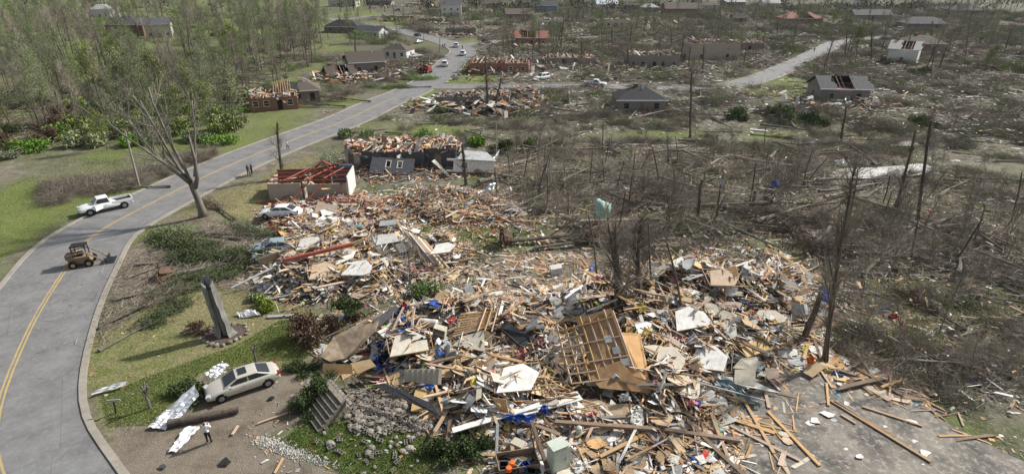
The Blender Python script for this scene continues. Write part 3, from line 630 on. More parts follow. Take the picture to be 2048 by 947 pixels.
def lab(text, p): l = text + ' near ' + lt(p); return l
def sizew(s_, lo, hi, w=('small', 'medium', 'tall')): return w[0] if s_ < lo + (hi - lo) * .3 else w[2] if s_ > lo + (hi - lo) * .7 else w[1]
# woods on the left slope, generated by position
wood = GP([(-500, 420), (0, 330), (183, 300), (330, 275), (520, 215), (640, 120), (650, 60), (560, 24), (300, 14), (-200, 16), (-600, 60)])
wq = []
rs = np.random.default_rng(77)
house_keep = GP([(190, 120), (350, 130), (370, 60), (180, 60)])
while len(wq) < 430:
    t = rs.random(); p = G(-100 + 750 * rs.random(), 26 + 260 * t ** 1.3)[:2]
    X1, Y1 = p
    if not inside(wood, np.array([X1]), np.array([Y1]))[0] or segdist(main_c, np.array([X1]), np.array([Y1]), False)[0] < 9: continue
    if inside(house_keep, np.array([X1]), np.array([Y1]))[0] and rs.random() < .8: continue
    if wq and min((X1 - a) ** 2 + (Y1 - b) ** 2 for a, b in wq) < 5: continue
    wq.append((X1, Y1))
for i, (a, b) in enumerate(wq):
    r_ = rs.random(); far = b > 170
    if r_ < .40: pr, nm, lb, gp = BARE[i % 4], 'bare_tree', 'tall leafless tree standing in the woods left of the main road', 'leafless trees of the left woods'
    elif r_ < .86: pr, nm, lb, gp = BUD[i % 3], 'budding_tree', 'tall thin green budding tree in the woods left of the road', 'budding trees of the left woods'
    else: pr, nm, lb, gp = SPIK[i % 3], 'snapped_tree', 'thin snapped stem standing in the woods left of the main road', 'snapped stems of the left woods'
    s_ = .65 + .5 * rs.random() if far else .45 + .45 * rs.random()
    tx, ty = rs.normal(0, .07), rs.normal(0, .07); lean = 'leaning left ' if ty < -.07 else 'leaning right ' if ty > .07 else 'upright '; lb = lab(lean + lb.split(' in the woods')[0].replace('tall thin', 'thin').replace('tall ', '').replace(' standing', ', ' + sizew(s_, .5, 1.1, ('short', 'mid height', 'tall')) + ','), (a, b)); put(nm, pr, (a, b, T(a, b)), rs.random() * 6.28, s_, lb, 'tree', lb + ', several', tilt=(tx, ty))
# understorey of the left slope
for i in range(90):
    p = G(-120 + 720 * rs.random(), 55 + 265 * rs.random() ** .9)[:2]
    if not inside(wood, np.array([p[0]]), np.array([p[1]]))[0] or segdist(main_c, p[:1], p[1:], False)[0] < 7: continue
    k = ['green', 'light', 'mid', 'dark', 'brown', 'mid'][rs.integers(0, 6)]
    put_shrub(SH[k], (p[0], p[1], T(*p)), 1.1 + 1.6 * rs.random(), lab({'green': 'green', 'light': 'light yellow green', 'mid': 'spreading green', 'dark': 'dark green', 'brown': 'brownish'}[k] + ' bush', p), lab(k + ' bushes', p), rz=i)
for px, py, s_, k, lb in [(205, 265, 3.0, 'green', 'rounded green bush at the left edge above the front lawn strip'), (250, 262, 2.6, 'light', 'yellow green bush above the pole lawn'), (320, 245, 3., 'green', 'broad green bush left of the big bare tree crown'), (350, 215, 3.2, 'light', 'bright green bush in the middle of the thicket'),
                          (400, 240, 3., 'light', 'bright green bush behind the big bare tree'), (440, 290, 2.8, 'mid', 'green bush near the kerb behind the big bare tree'), (390, 280, 2.4, 'green', 'green bush low behind the bare tree limbs'), (460, 240, 2.2, 'mid', 'low green bush left of the roofless brick house'),
                          (120, 270, 3., 'green', 'green bush beyond the lawn strip'), (60, 300, 3., 'mid', 'spreading bush beside the lawn strip'), (300, 180, 2.8, 'light', 'yellow green bush low on the slope'), (1450 - 760, 275, 2.2, 'green', 'green bush behind the dark sided house left end'), (735, 275, 2., 'green', 'green bush right behind the ruined dark house'),
                          (850, 275, 2., 'mid', 'green bush between the ruined house and the lawn band'), (955, 290, 2.2, 'green', 'green bush right of the ruined dark house'), (1010, 300, 2.2, 'dark', 'dark green bush beside the hanging metal strip'), (1060, 290, 1.8, 'green', 'green bush along the far bank of brush'), (885, 225, 2., 'light', 'bright green bush before the pine framed ruin'),
                          (1475, 235, 2.6, 'dark', 'dark green evergreen heap left of the white cloths'), (1560, 235, 3.2, 'dark', 'dark evergreen heap under the white cloths'), (1620, 245, 2.6, 'dark', 'dark evergreen heap right of the white cloths'), (1840, 250, 2.4, 'dark', 'dark round evergreen at the right beyond the strip'), (1845, 150, 3, 'dark', 'dark evergreen at the far right behind the white gable')]:
    put_shrub(SH[k], S(px, py, 0, False), s_ * .8, lb, rz=px)
thick = GP([(150, 232), (300, 190), (455, 180), (490, 245), (470, 300), (330, 292), (240, 300), (150, 290)])
for i, p in enumerate(sample(thick, 46, rs)):
    k = ['light', 'light', 'mid', 'green'][i % 4]; put_shrub(SH[k], (p[0], p[1], T(*p)), 1.2 + 1.5 * rs.random(), lab({'light': 'light yellow green', 'mid': 'spreading green', 'green': 'green'}[k] + ' thicket bush', p), lab(k + ' thicket bushes', p), rz=i)
for i, (px, py) in enumerate([(215, 300), (300, 262), (360, 262), (430, 262), (390, 230), (470, 265), (330, 215), (260, 235)]):
    put('leafing_tree', YEL[i % 2], S(px, py, 0, False), i, .5 + .06 * i, lab('young yellow green tree', S(px, py)) + ', ' + ['leftmost', 'by the pole', 'behind the bare tree', 'nearest the kerb', 'tallest one', 'rightmost', 'on the slope', 'above the pole'][i], 'tree')
# far trees: bands between the houses
rs = np.random.default_rng(5); cnt = 0; farp = []
while cnt < 400:
    px = 560 + 1700 * rs.random(); py = 2 + 150 * rs.random() ** 1.9; p = G(px, py)[:2]
    if p[1] > 900 or min(segdist(c, p[:1], p[1:], False)[0] for c, w in ROADS) < 7: continue
    if px < 1000 and py > 95: continue
    cnt += 1; r_ = rs.random(); right = px > 1650
    pr, nm, lb, gp = (BARE[cnt % 4], 'bare_tree', 'leafless tree standing among the far wrecked houses', 'leafless trees among the far houses') if r_ < .30 else (BROK[cnt % 5], 'broken_tree', 'snapped dark tree standing among the far wrecked houses', 'snapped trees among the far houses') if r_ < .7 else (BUD[cnt % 3], 'budding_tree', 'budding green tree standing among the far houses', 'budding trees among the far houses') if r_ < .85 or right else (SPIK[cnt % 3], 'snapped_tree', 'thin snapped stem standing among the far houses', 'snapped stems among the far houses')
    if right and r_ > .85: pr = YEL[cnt % 2]; nm, lb, gp = 'leafing_tree', 'yellow green tree at the far right beyond the side street', 'yellow green trees at the far right'
    s_ = .5 + .45 * rs.random(); tx, ty = rs.normal(0, .08), rs.normal(0, .08); lean = 'leaning left ' if ty < -.07 else 'leaning right ' if ty > .07 else 'upright '; lb = lab(lean + sizew(s_, .5, .95, ('short', 'mid height', 'tall')) + ' ' + lb.split(' standing')[0].split(' at the far')[0], p); put(nm, pr, (p[0], p[1], T(*p)), rs.random() * 6.28, s_, lb, 'tree', lb + ', several', tilt=(tx, ty))
# a wooded skyline far away as one mass
n = 1300; q = np.c_[(rs.random(n) - .5) * 1700, 430 + 900 * rs.random(n) ** 1.3]; q = q[np.min([segdist(c, q[:, 0], q[:, 1], False) for c, w in ROADS], 0) > 12]; n = len(q); C = []
for a, b in q:
    m_ = 45; c = rs.normal(0, 1, (m_, 3)) * (3.4, 3.4, 3.); c[:, 2] = np.abs(c[:, 2]) + 3; C.append(c + (a, b, 0))
C = np.vstack(C); V2, F2 = leaf_VF(C, 1.1, rs); V, F = prisms(np.c_[q, np.zeros(n)], np.c_[q, np.full(n, 9.)], np.full(n, .3), np.full(n, .1))
cc = np.vstack([np.repeat(np.array([[.09, .075, .06]]), len(V), 0), np.repeat(np.array([[.06, .066, .042]]) * (.6 + .8 * rs.random((len(C), 1))), 4, 0)])
obj('woods', mk('woods', np.vstack([V, V2]), [F, F2 + len(V)], [MT['stuffc']], cols=cc), kind='stuff', label='far wooded skyline behind the last houses')
# brush field: saplings, spikes and fallen trees
mid_brush = GP([(1000, 300), (1240, 300), (1660, 300), (1900, 330), (2200, 400), (2200, 560), (1900, 560), (1720, 560), (1560, 470), (1300, 520), (1080, 450), (960, 380)])
right_brush = GP([(1640, 470), (1780, 450), (2150, 470), (2200, 800), (1900, 830), (1700, 720), (1650, 620)])
q = sample(mid_brush, 150, rs)
for i, p in enumerate(q):
    if inside(path_right, p[:1], p[1:])[0] or inside(water_poly, p[:1], p[1:])[0] or -sdf(water_poly, p[:1], p[1:])[0] < 1.5: continue
    k = rs.random(); pr = SAP[i % 4] if k < .72 else SPIK[i % 3]
    put('sapling' if k < .72 else 'snapped_tree', pr, (p[0], p[1], T(*p)), rs.random() * 6, .45 + .5 * rs.random(), lab('thin bare sapling' if k < .72 else 'bare broken stem', p), 'sapling' if k < .72 else 'broken tree', lab('saplings' if k < .72 else 'broken stems', p), tilt=(rs.normal(0, .12), rs.normal(0, .12)))
for i, p in enumerate(sample(right_brush, 36, rs)):
    put('sapling', SAP[i % 4], (p[0], p[1], T(*p)), rs.random() * 6, .5 + .5 * rs.random(), lab('thin bare sapling right of the heap', p), 'sapling', lab('saplings right of the heap', p), tilt=(rs.normal(0, .12), rs.normal(0, .12)))
far_f = GP([(640, 110), (800, 120), (1000, 95), (1300, 95), (1560, 110), (1750, 130), (2150, 160), (2150, 300), (1650, 250), (1300, 235), (1020, 235), (1000, 200), (1000, 150), (700, 150)])
band_f = GP([(640, 222), (1000, 236), (1640, 240), (2300, 235), (2300, 330), (1900, 320), (1640, 305), (1000, 300), (700, 292)])
upper_f = GP([(960, 60), (1500, 60), (2100, 60), (2100, 150), (1500, 130), (960, 110)])
left_f = GP([(0, 330), (183, 285), (400, 250), (500, 200), (640, 120), (600, 70), (330, 110), (183, 140), (-100, 200)])
def okf(p, m=6): return min(segdist(c, p[:1], p[1:], False)[0] - w for c, w in ROADS) > m
def scat_fallen(poly, n, protos, sc, label, group, root=.12, rd=5.5, bias=None):
    k = 0
    for p in sample(poly, n * 2, rs):
        if k >= n: break
        az = rs.random() * 6.28 if bias is None else rs.normal(bias, .7)
        e = p + np.array([math.cos(az), math.sin(az)]) * 9 * sc
        if not okf(p, 1.5) or not okf(e, 2) or inside(water_poly, p[:1], p[1:])[0]: continue
        k += 1; rt = rs.random() < root; s_ = .75 + .5 * rs.random(); l_ = lab(sizew(s_, .75, 1.25, ('small', 'medium', 'large')) + ' fallen leafless tree, crown ' + ('right' if math.cos(az) > 0 else 'left') + (', root plate' if rt else ''), p); put_fallen(protos[k % len(protos)], (p[0], p[1], T(*p) - .05), az, sc * s_, l_, l_ + ', several', rt)
scat_fallen(mid_brush, 48, FALL, .85, 'uprooted leafless tree lying', 'fallen trees of the brush field', bias=.2)
scat_fallen(right_brush, 18, FALL, .55, 'uprooted leafless tree lying', 'fallen trees right of the heap', bias=2.6)
scat_fallen(far_f, 110, FALL, .75, 'uprooted leafless tree lying', 'fallen trees along the side street', bias=.1)
scat_fallen(band_f, 22, FALL, .65, 'uprooted leafless tree lying', 'fallen trees', bias=.1)
scat_fallen(upper_f, 60, FALL, .8, 'uprooted leafless tree lying', 'fallen trees among the far houses')
scat_fallen(left_f, 70, FALL, .8, 'uprooted leafless tree lying', 'fallen trees of the left slope')
for px, py, az, sc, pr, lb in [
    (330, 555, .45, .9, FALLG[0], 'uprooted dark evergreen fallen across the muddy drive'), (470, 525, 2.6, .8, FALLG[0], 'dark evergreen crown fallen left of the crushed cars'), (262, 555, .9, .55, FALLG[0], 'dark green torn crown lying beside the road kerb'),
    (560, 470, 2.9, .6, FALLG[1], 'green leafed fallen crown left of the white wrecked car'), (235, 600, .5, .65, FALLG[0], 'evergreen branches strewn at the lower left of the muddy drive'), (205, 655, 1.0, .6, FALL[1], 'tangle of broken leafless boughs along the left edge of the lawn'),
    (280, 530, .2, .6, FALLG[0], 'dark evergreen bough beside the road end of the muddy drive'), (420, 545, .3, .7, FALLG[0], 'evergreen crown fallen in the middle of the muddy drive'), (480, 480, 3.0, .7, FALLG[1], 'green crown fallen at the left of the white wrecked car'), (205, 700, 1.1, .5, FALLG[0], 'evergreen boughs at the left end of the lawn'), (215, 645, .9, .55, FALLG[0], 'dark green broken bough pile at the left lawn edge'), 
    (470, 440, 2.4, .7, FALL[1], 'fallen leafless tree beside the big bare tree foot'), (420, 470, .2, .55, FALLG[1], 'green fallen bough in front of the big bare tree'), (340, 375, 3.3, .8, FALL[0], 'brown fallen brush heap on the lawn strip by the pole'), (205, 375, 3.1, .6, FALL[2], 'heap of brushwood at the left end of the lawn strip'), (420, 320, 2.9, .7, FALL[1], 'brown fallen brush on the far kerb behind the bare tree'),
    (520, 365, .1, .5, FALLG[1], 'green branches beside the road near three people'), (650, 350, 1.8, .7, FALLG[1], 'green branches behind the red framed room'), (1010, 490, .12, 1.35, FALL[3], 'long uprooted tree lying across the yard behind the concrete path'), (1075, 500, .18, 1.0, FALL[1], 'second long fallen tree beside the yard tree'),
    (850, 420, .05, .9, FALL[4], 'fallen tree with large root plate in the middle wreckage'), (730, 400, -.1, .9, FALL[0], 'fallen tree before the ruined dark house'), (1000, 430, .2, .8, FALL[2], 'fallen tree with brown root plate near the lawn patch'), (1300, 560, .3, 1., FALL[3], 'fallen branches behind the wall frame and twin trunks'),
    (1640, 440, 3.1, .9, FALL[1], 'horizontal fallen trunk across the bare path below the creek'), (1290, 420, .1, 1., FALL[2], 'long fallen trunk in the brush right of the teal tarp'), (1100, 350, .15, 1.1, FALL[0], 'long fallen trunk at the near bank of brush'), (860, 175, 3.3, .8, FALLG[1], 'green brush pile at the kerb beside the loader'),
    (740, 205, 2.9, 1.0, FALL[3], 'brown brush pile reaching into the main road'), (690, 215, 3., .9, FALL[1], 'brown brush pile left of the main road'), (760, 160, .2, 1., FALLG[1], 'felled green tree between white gable and loader'), (1700, 500, 2.5, .8, FALL[3], 'dark twiggy thicket fallen behind the heap right end'), (1800, 470, 2.9, 1.1, FALL[1], 'large dark twiggy crown fallen at the right edge'), (1830, 520, 3.0, 1., FALL[3], 'dark tangle of twigs at the right edge above the grass'),
    (1235, 182, .2, .8, FALL[1], 'leafless tree fallen across the side street right of the work truck'), (1340, 172, 3.3, .9, FALL[0], 'leafless tree lying over the side street beyond the hip roof house'), (1400, 182, .4, .9, FALL[2], 'tangled limbs blocking the side street in the middle'), (1470, 176, 2.9, .8, FALL[4], 'leafless tree across the side street before its bright bend'), (1120, 176, .1, .8, FALL[3], 'brown crown lying on the side street between two white vehicles'), (1030, 180, 3.0, .8, FALL[0], 'limbs over the side street right of the corner house'), (1590, 150, .5, .8, FALL[1], 'boughs reaching onto the bright end of the side street'), (1345, 232, 3.0, .9, FALL[0], 'leafless tree fallen against the right end of the grey hip roof house'), (1390, 218, 2.8, .9, FALL[2], 'bundle of fallen limbs right of the grey hip roof house'), (1150, 232, .1, 1., FALL[4], 'fallen leafless tree left of the grey hip roof house'), (1080, 238, .2, .9, FALL[1], 'fallen leafless tree under the small white garage'), (1440, 232, 3.1, .9, FALL[3], 'fallen limbs between hip roof house and white cloths'), (1760, 225, 3.0, .9, FALL[1], 'fallen limbs covering the right end of the grey brick house'), (1640, 232, .3, .8, FALL[0], 'fallen limbs at the left corner of the grey brick house'), (660, 92, .2, 1., FALL[1], 'big tree fallen over the low dark roofed house'), (1600, 290, .1, .8, FALL[0], 'fallen trunks across the green strip near the creek'), (1700, 260, -.2, .9, FALL[2], 'pale fallen trunks before the grey brick house')]:
    put_fallen(pr, S(px, py, 0, False), az, sc * (1.4 if pr in FALLG else 1.), lb)
# brushwood: uncountable tangles of broken boughs, instanced as one object each
def tangle(seed, n=150, r=2.2, h=1.5, thin=1.):
    rs_ = np.random.default_rng(seed); seg = []
    for i in range(n):
        a = rs_.random() * 6.28; q = r * rs_.random() ** .6; p = np.array([math.cos(a) * q * .5, math.sin(a) * q * .5, h * .4 * rs_.random()]); d = np.array([math.cos(a) + rs_.normal(0, .5), math.sin(a) + rs_.normal(0, .5), rs_.normal(.25, .35)]); d /= np.linalg.norm(d); L = .5 + 1.3 * rs_.random(); rr = (.012 + .02 * rs_.random() ** 3) * thin
        for k in range(3):
            p2 = p + d * L / 2; p2[2] = max(p2[2], .02); seg.append((p, p2, rr, rr * .7)); p = p2; rr *= .7; d = d + rs_.normal(0, .3, 3); d[2] -= .12; d /= np.linalg.norm(d)
            if rs_.random() < .6: e = d + rs_.normal(0, .7, 3); seg.append((p, p + e * .45, rr * .7, rr * .3))
    return seg
def hidden(name, me): return bpy.data.objects.new(name, me)
TAN = [hidden('tangle', seg_mesh('tangle', tangle(200 + i), MT['twigd' if i == 1 else 'twig'])) for i in range(4)]
TAN += [hidden('tangle', crown_mesh('tangle_leaf', tangle(300, 60), np.random.default_rng(4).normal(0, 1, (400, 3)) * (1.1, 1.1, .35) + (0, 0, .5), MT['twigd'], MT['leafg'], 700, .13, 3))]
def brushwood(label, pts, scl, wts, name='brushwood'):
    n = len(pts); me = bpy.data.meshes.new(name); me.vertices.add(n); me.vertices.foreach_set('co', np.asarray(pts, np.float32).ravel())
    def at(nm, ty, v, key='value'): a = me.attributes.new(nm, ty, 'POINT'); a.data.foreach_set(key, np.asarray(v).ravel())
    at('rot', 'FLOAT_VECTOR', np.c_[rs.normal(0, .15, n), rs.normal(0, .15, n), rs.random(n) * 6.28].astype(np.float32), 'vector'); at('scl', 'FLOAT', (scl[0] + (scl[1] - scl[0]) * rs.random(n)).astype(np.float32)); pk = rs.choice(len(wts), n, p=np.array(wts) / sum(wts)).astype(np.int32); at('pick', 'INT', pk)
    me.update(); o = obj(name, me, label=label, kind='stuff'); ng = bpy.data.node_groups.new('scatter', 'GeometryNodeTree'); ng.interface.new_socket('Geometry', in_out='INPUT', socket_type='NodeSocketGeometry'); ng.interface.new_socket('Geometry', in_out='OUTPUT', socket_type='NodeSocketGeometry')
    N, Lk = ng.nodes, ng.links; gi = N.new('NodeGroupInput'); go = N.new('NodeGroupOutput'); jn = N.new('GeometryNodeJoinGeometry')
    def na(nm, ty): x = N.new('GeometryNodeInputNamedAttribute'); x.data_type = ty; x.inputs[0].default_value = nm; return x.outputs[0]
    ro, sc_, pi = na('rot', 'FLOAT_VECTOR'), na('scl', 'FLOAT'), na('pick', 'INT')
    for k, t in enumerate(TAN):
        if not wts[k]: continue
        cp = N.new('FunctionNodeCompare'); cp.data_type = 'INT'; cp.operation = 'EQUAL'; Lk.new(pi, [q for q in cp.inputs if q.enabled and q.name == 'A'][0]); [q for q in cp.inputs if q.enabled and q.name == 'B'][0].default_value = k
        oi = N.new('GeometryNodeObjectInfo'); oi.inputs['Object'].default_value = t; ip = N.new('GeometryNodeInstanceOnPoints'); Lk.new(gi.outputs[0], ip.inputs['Points']); Lk.new(cp.outputs[0], ip.inputs['Selection']); Lk.new(oi.outputs['Geometry'], ip.inputs['Instance']); Lk.new(ro, ip.inputs['Rotation']); Lk.new(sc_, ip.inputs['Scale']); Lk.new(ip.outputs[0], jn.inputs[0])
    Lk.new(jn.outputs[0], go.inputs[0]); md_ = o.modifiers.new('scatter', 'NODES'); md_.node_group = ng; return o
LAWNS = [lawn_band, lawn_band_b, lawn_band_c, lawn_cor1, lawn_cor2, lawn_band2, path_right, water_poly]
def bw(poly, n, scl, wts, label, gap=1.8, thr=.5):
    q = sample(poly, n, rs); d = np.min([segdist(c, q[:, 0], q[:, 1], False) - w for c, w in ROADS], 0) > gap; m = (vnoise(q[:, 0], q[:, 1], 7.) * .6 + vnoise(q[:, 0] + 40, q[:, 1], 3.) * .4) > thr
    for l in LAWNS: d &= ~(inside(l, q[:, 0], q[:, 1]) & (rs.random(len(q)) < .86))
    for c in HB: d &= np.hypot(q[:, 0] - c[0], q[:, 1] - c[1]) > c[2]
    q = q[d & m]; d = -sdf(water_poly, q[:, 0], q[:, 1]) > 3; q = q[d]; brushwood(label, np.c_[q, terrain(q[:, 0], q[:, 1]) - .05], scl, wts)
HB = [(G(a, b)[0], G(a, b)[1] + 4, r_ * .72) for a, b, r_ in [(1278, 226, 8), (1680, 206, 8), (998, 148, 8), (925, 214, 7), (1428, 122, 8), (1306, 138, 8), (255, 72, 9), (318, 74, 7), (555, 217, 8), (737, 148, 7), (1238, 55, 10), (1145, 132, 8)]]
bw(mid_brush, 1700, (.3, .75), (3, .4, 3, 3, 2), 'grey tangled brushwood covering the field before the creek')
bw(right_brush, 420, (.35, .85), (3, 1, 3, 3, 1.2), 'tangled brushwood right of the debris heap')
bw(far_f, 2400, (.5, 1.35), (2, 3, 2, 2, 1.8), 'tangled brushwood between the houses of the side street')
bw(upper_f, 2600, (.7, 1.7), (1, 5, 1, 1, 2), 'tangled brushwood among the far houses')
bw(band_f, 1100, (.35, .95), (2, 3, 2, 2, 2), 'brushwood scattered along the open strip behind the brush field', thr=.5)
bw(GP([(100, 410), (300, 368), (400, 352), (450, 322), (420, 308), (300, 343), (100, 372)]), 260, (.5, 1.1), (3, 2, 3, 3, 0), 'brown brushwood raked over the lawn left of the main road', thr=.3)
bw(GP([(640, 120), (860, 100), (850, 140), (780, 175), (700, 190), (640, 180)]), 220, (.5, 1.3), (1, 4, 1, 1, 2), 'brushwood between the torn houses and the loader', thr=.35)
bw(left_f, 1000, (.5, 1.3), (2, 3, 2, 2, 3.5), 'tangled brushwood on the left slope')
bw(wood, 2200, (.6, 1.6), (1.5, 1.5, 1.5, 1.5, 7), 'brushwood and fresh undergrowth in the left woods')
bw(GP([(640, 60), (860, 22), (1000, 10), (1900, 10), (2300, 60), (2300, 120), (1500, 62), (960, 60), (800, 100)]), 3400, (1., 2.6), (1, 5, 1, 1, 3), 'dark brushwood round the farthest houses')
# felled logs lying on the brush
LOGS = []
for i in range(5):
    r_ = np.random.default_rng(600 + i); P, Rr = bend(r_, (-3.5, 0, 0), (1, 0, 0), 7, .2, 6, .07, 0); P[:, 2] *= .3; b = MB().tube(P, Rr * (1, .97, .95, .92, .9, .88, .8)[0:7] if len(Rr) == 7 else Rr, 8)
    for k in range(4): q = P[1 + k]; b.tube([q, q + r_.normal(0, .35, 3) * (1, 1, 1) + (0, 0, .15)], [.06, .03], 5)
    LOGS.append(b.mesh('log', MT['barkl' if i % 2 else 'twig']))
def logs(poly, n, sc, hz):
    for i, p in enumerate(sample(poly, n, rs)):
        if okf(p, 2): o = obj('fallen_log', LOGS[i % 5], None, (p[0], p[1], T(*p) + .15 + hz * rs.random()), (0, rs.normal(0, .08), rs.normal(.15, .8)), *(lambda l_: (l_, 'log', l_ + ', several'))(lab(('pale ' if i % 5 in (0, 2, 4) else 'grey ') + 'fallen log', p)), scale=sc * (.6 + .8 * rs.random()))
logs(band_f, 40, 1.0, .2); logs(mid_brush, 92, 1.15, .6); logs(right_brush, 30, .7, .5); logs(far_f, 60, 1.1, .7); logs(upper_f, 28, 1.3, 1.); logs(left_f, 42, 1., .6)
# twig litter
def twig_litter(poly, n, l0, l1, label, rad=.014, hz=.25, dark=.5, heap=True):
    q = sample(poly, n, rs); dr = np.min([segdist(c, q[:, 0], q[:, 1], False) - w for c, w in ROADS], 0); q = q[((dr > .6) | (rs.random(n) < .06)) & (sdf(water_poly, q[:, 0], q[:, 1]) < -.6)]; n = len(q)
    for l_ in LAWNS[:7]: q = q[~(inside(l_, q[:, 0], q[:, 1]) & (rs.random(len(q)) < .6))]
    n = len(q); z = terrain(q[:, 0], q[:, 1]) + (pile(q[:, 0], q[:, 1]) if heap else 0) + rs.random(n) ** 2 * hz; az = rs.random(n) * 6.28; L = l0 + (l1 - l0) * rs.random(n) ** 2
    P0 = np.c_[q, z]; P1 = P0 + np.c_[np.cos(az) * L, np.sin(az) * L, (rs.random(n) - .4) * .5 * L]; r_ = rad * (.6 + .9 * rs.random(n))
    V, F = prisms(P0, P1, r_, r_ * .5); b = np.where(rs.random((n, 1)) < dark, .6, 1.7) * (.7 + .6 * rs.random((n, 1))) * np.array([[.2, .17, .135]])
    obj('twigs', mk('twigs', V, [F], [MT['stuffc']], cols=np.repeat(b, 6, 0)), kind='stuff', label=label)
twig_litter(mid_brush, 26000, .4, 2.6, 'broken twigs covering the brush field', .022, .9, .3)
twig_litter(band_f, 7000, .4, 2.2, 'broken twigs along the open strip behind the brush field', .025, .3)
twig_litter(right_brush, 9000, .3, 2., 'broken twigs right of the debris heap', .016, .6)
twig_litter(far_f, 20000, .6, 4., 'broken boughs covering the yards of the side street', .04, 1.)
twig_litter(left_f, 14000, .6, 3.5, 'broken boughs on the left slope', .035, 1.2, .4, False)
twig_litter(GP([(183, 560), (330, 480), (500, 440), (560, 600), (420, 575), (300, 600), (200, 700), (100, 720), (60, 600)]), 6000, .2, 1.6, 'broken twigs over the muddy drive and lawn edge', .014, .5)
twig_litter(GP([(620, 460), (1000, 360), (1450, 500), (1660, 640), (1640, 760), (1480, 860), (1470, 1000), (1000, 1000), (640, 720)]), 9000, .2, 1.5, 'twigs in the debris heap', .013, .3)
twig_litter(upper_f, 9000, .8, 5., 'broken boughs among the far houses', .06, 1.6)
twig_litter(catmull(np.vstack([main_c[k] + 0 for k in range(0, 3)]), 1.) if False else GP([(60, 560), (183, 520), (330, 440), (450, 350), (700, 255), (860, 175), (900, 190), (560, 350), (400, 440), (250, 600), (130, 760), (0, 900)]), 9000, .05, .5, 'leaf bits and twigs blown along the main road', .012, .03, .6, False)
# grass blades on the near lawns
def grass(poly, n, col, h):
    q = sample(poly, n, rs); z = terrain(q[:, 0], q[:, 1]); a = rs.random(n) * 6.28; w = .02; hh = h * (.5 + rs.random(n)); P = np.c_[q, z]
    d = np.c_[np.cos(a), np.sin(a), np.zeros(n)] * w; t = P + np.c_[rs.normal(0, .03, (n, 2)), hh]; V = np.stack([P - d, P + d, t], 1).reshape(-1, 3)
    c = np.array(col) * (.6 + .8 * rs.random((n, 1))); return V, np.repeat(c, 3, 0)
A = [grass(lawn_green, 26000, (.14, .185, .045), .08), grass(lawn_front, 26000, (.27, .25, .12), .06), grass(grass_front, 16000, (.10, .16, .035), .1), grass(lawn_mid, 8000, (.26, .22, .11), .09), grass(lawn_left, 16000, (.13, .2, .035), .12), grass(lawn_mid2, 7000, (.16, .2, .05), .12), grass(lawn_r3, 8000, (.12, .16, .05), .12)]
Vg = np.vstack([a[0] for a in A]); obj('grass', mk('grass', Vg, [np.arange(len(Vg)).reshape(-1, 3)], [MT['stuffc']], cols=np.vstack([a[1] for a in A])), kind='stuff', label='short grass and straw on the near lawns')
# ---------------- buildings ----------------
WH = dict(brick=MT['brick'], gb=MT['brickg'], white=mat('white_siding', (.60, .60, .57), (.5, .49, .46), ns=.6, stretch=(1, 1, 14), var=.1), cream=mat('cream_siding', (.46, .43, .36), (.38, .35, .29), ns=.6, stretch=(1, 1, 14), var=.1),
          dark=mat('charcoal_siding', (.10, .105, .11), (.07, .072, .078), ns=.6, stretch=(1, 1, 12), var=.1), blue=mat('blue_siding', (.20, .27, .34), (.15, .2, .26), ns=.6, var=.1), tan=mat('tan_wall', (.40, .345, .28), (.34, .29, .235), ns=1, var=.1))
RF = dict(grey=mat('grey_shingle_roof', (.10, .10, .105), (.06, .06, .064), ns=3, var=.15, bump=.4, bs=5), dark=mat('dark_shingle_roof', (.04, .04, .041), (.025, .025, .026), ns=3, var=.15, bump=.4, bs=5),
          brown=mat('brown_shingle_roof', (.12, .098, .08), (.075, .06, .05), ns=3, var=.15, bump=.4, bs=5), pale=mat('pale_roof', (.42, .41, .39), (.33, .32, .3), ns=3, var=.1), tarp=mat('blue_white_roof', (.4, .48, .56), (.5, .5, .5), ns=.6, var=.1), red=mat('red_stripped_roof', (.32, .13, .095), (.2, .1, .08), ns=1, var=.1))
def wall(b, x0, y0, x1, y1, z0, z1, t, ops=()):
    """wall from a to b with openings (u0,u1,v0,v1)"""
    L = math.hypot(x1 - x0, y1 - y0); a = math.atan2(y1 - y0, x1 - x0); us = sorted({0, L, *[o[0] for o in ops], *[o[1] for o in ops]}); vs = sorted({z0, z1, *[o[2] for o in ops], *[o[3] for o in ops]})
    for i in range(len(us) - 1):
        for j in range(len(vs) - 1):
            u, v = (us[i] + us[i + 1]) / 2, (vs[j] + vs[j + 1]) / 2
            if any(o[0] < u < o[1] and o[2] < v < o[3] for o in ops): continue
            b.box((x0 + math.cos(a) * u, y0 + math.sin(a) * u, v), (us[i + 1] - us[i], t, vs[j + 1] - vs[j]), (0, 0, a))
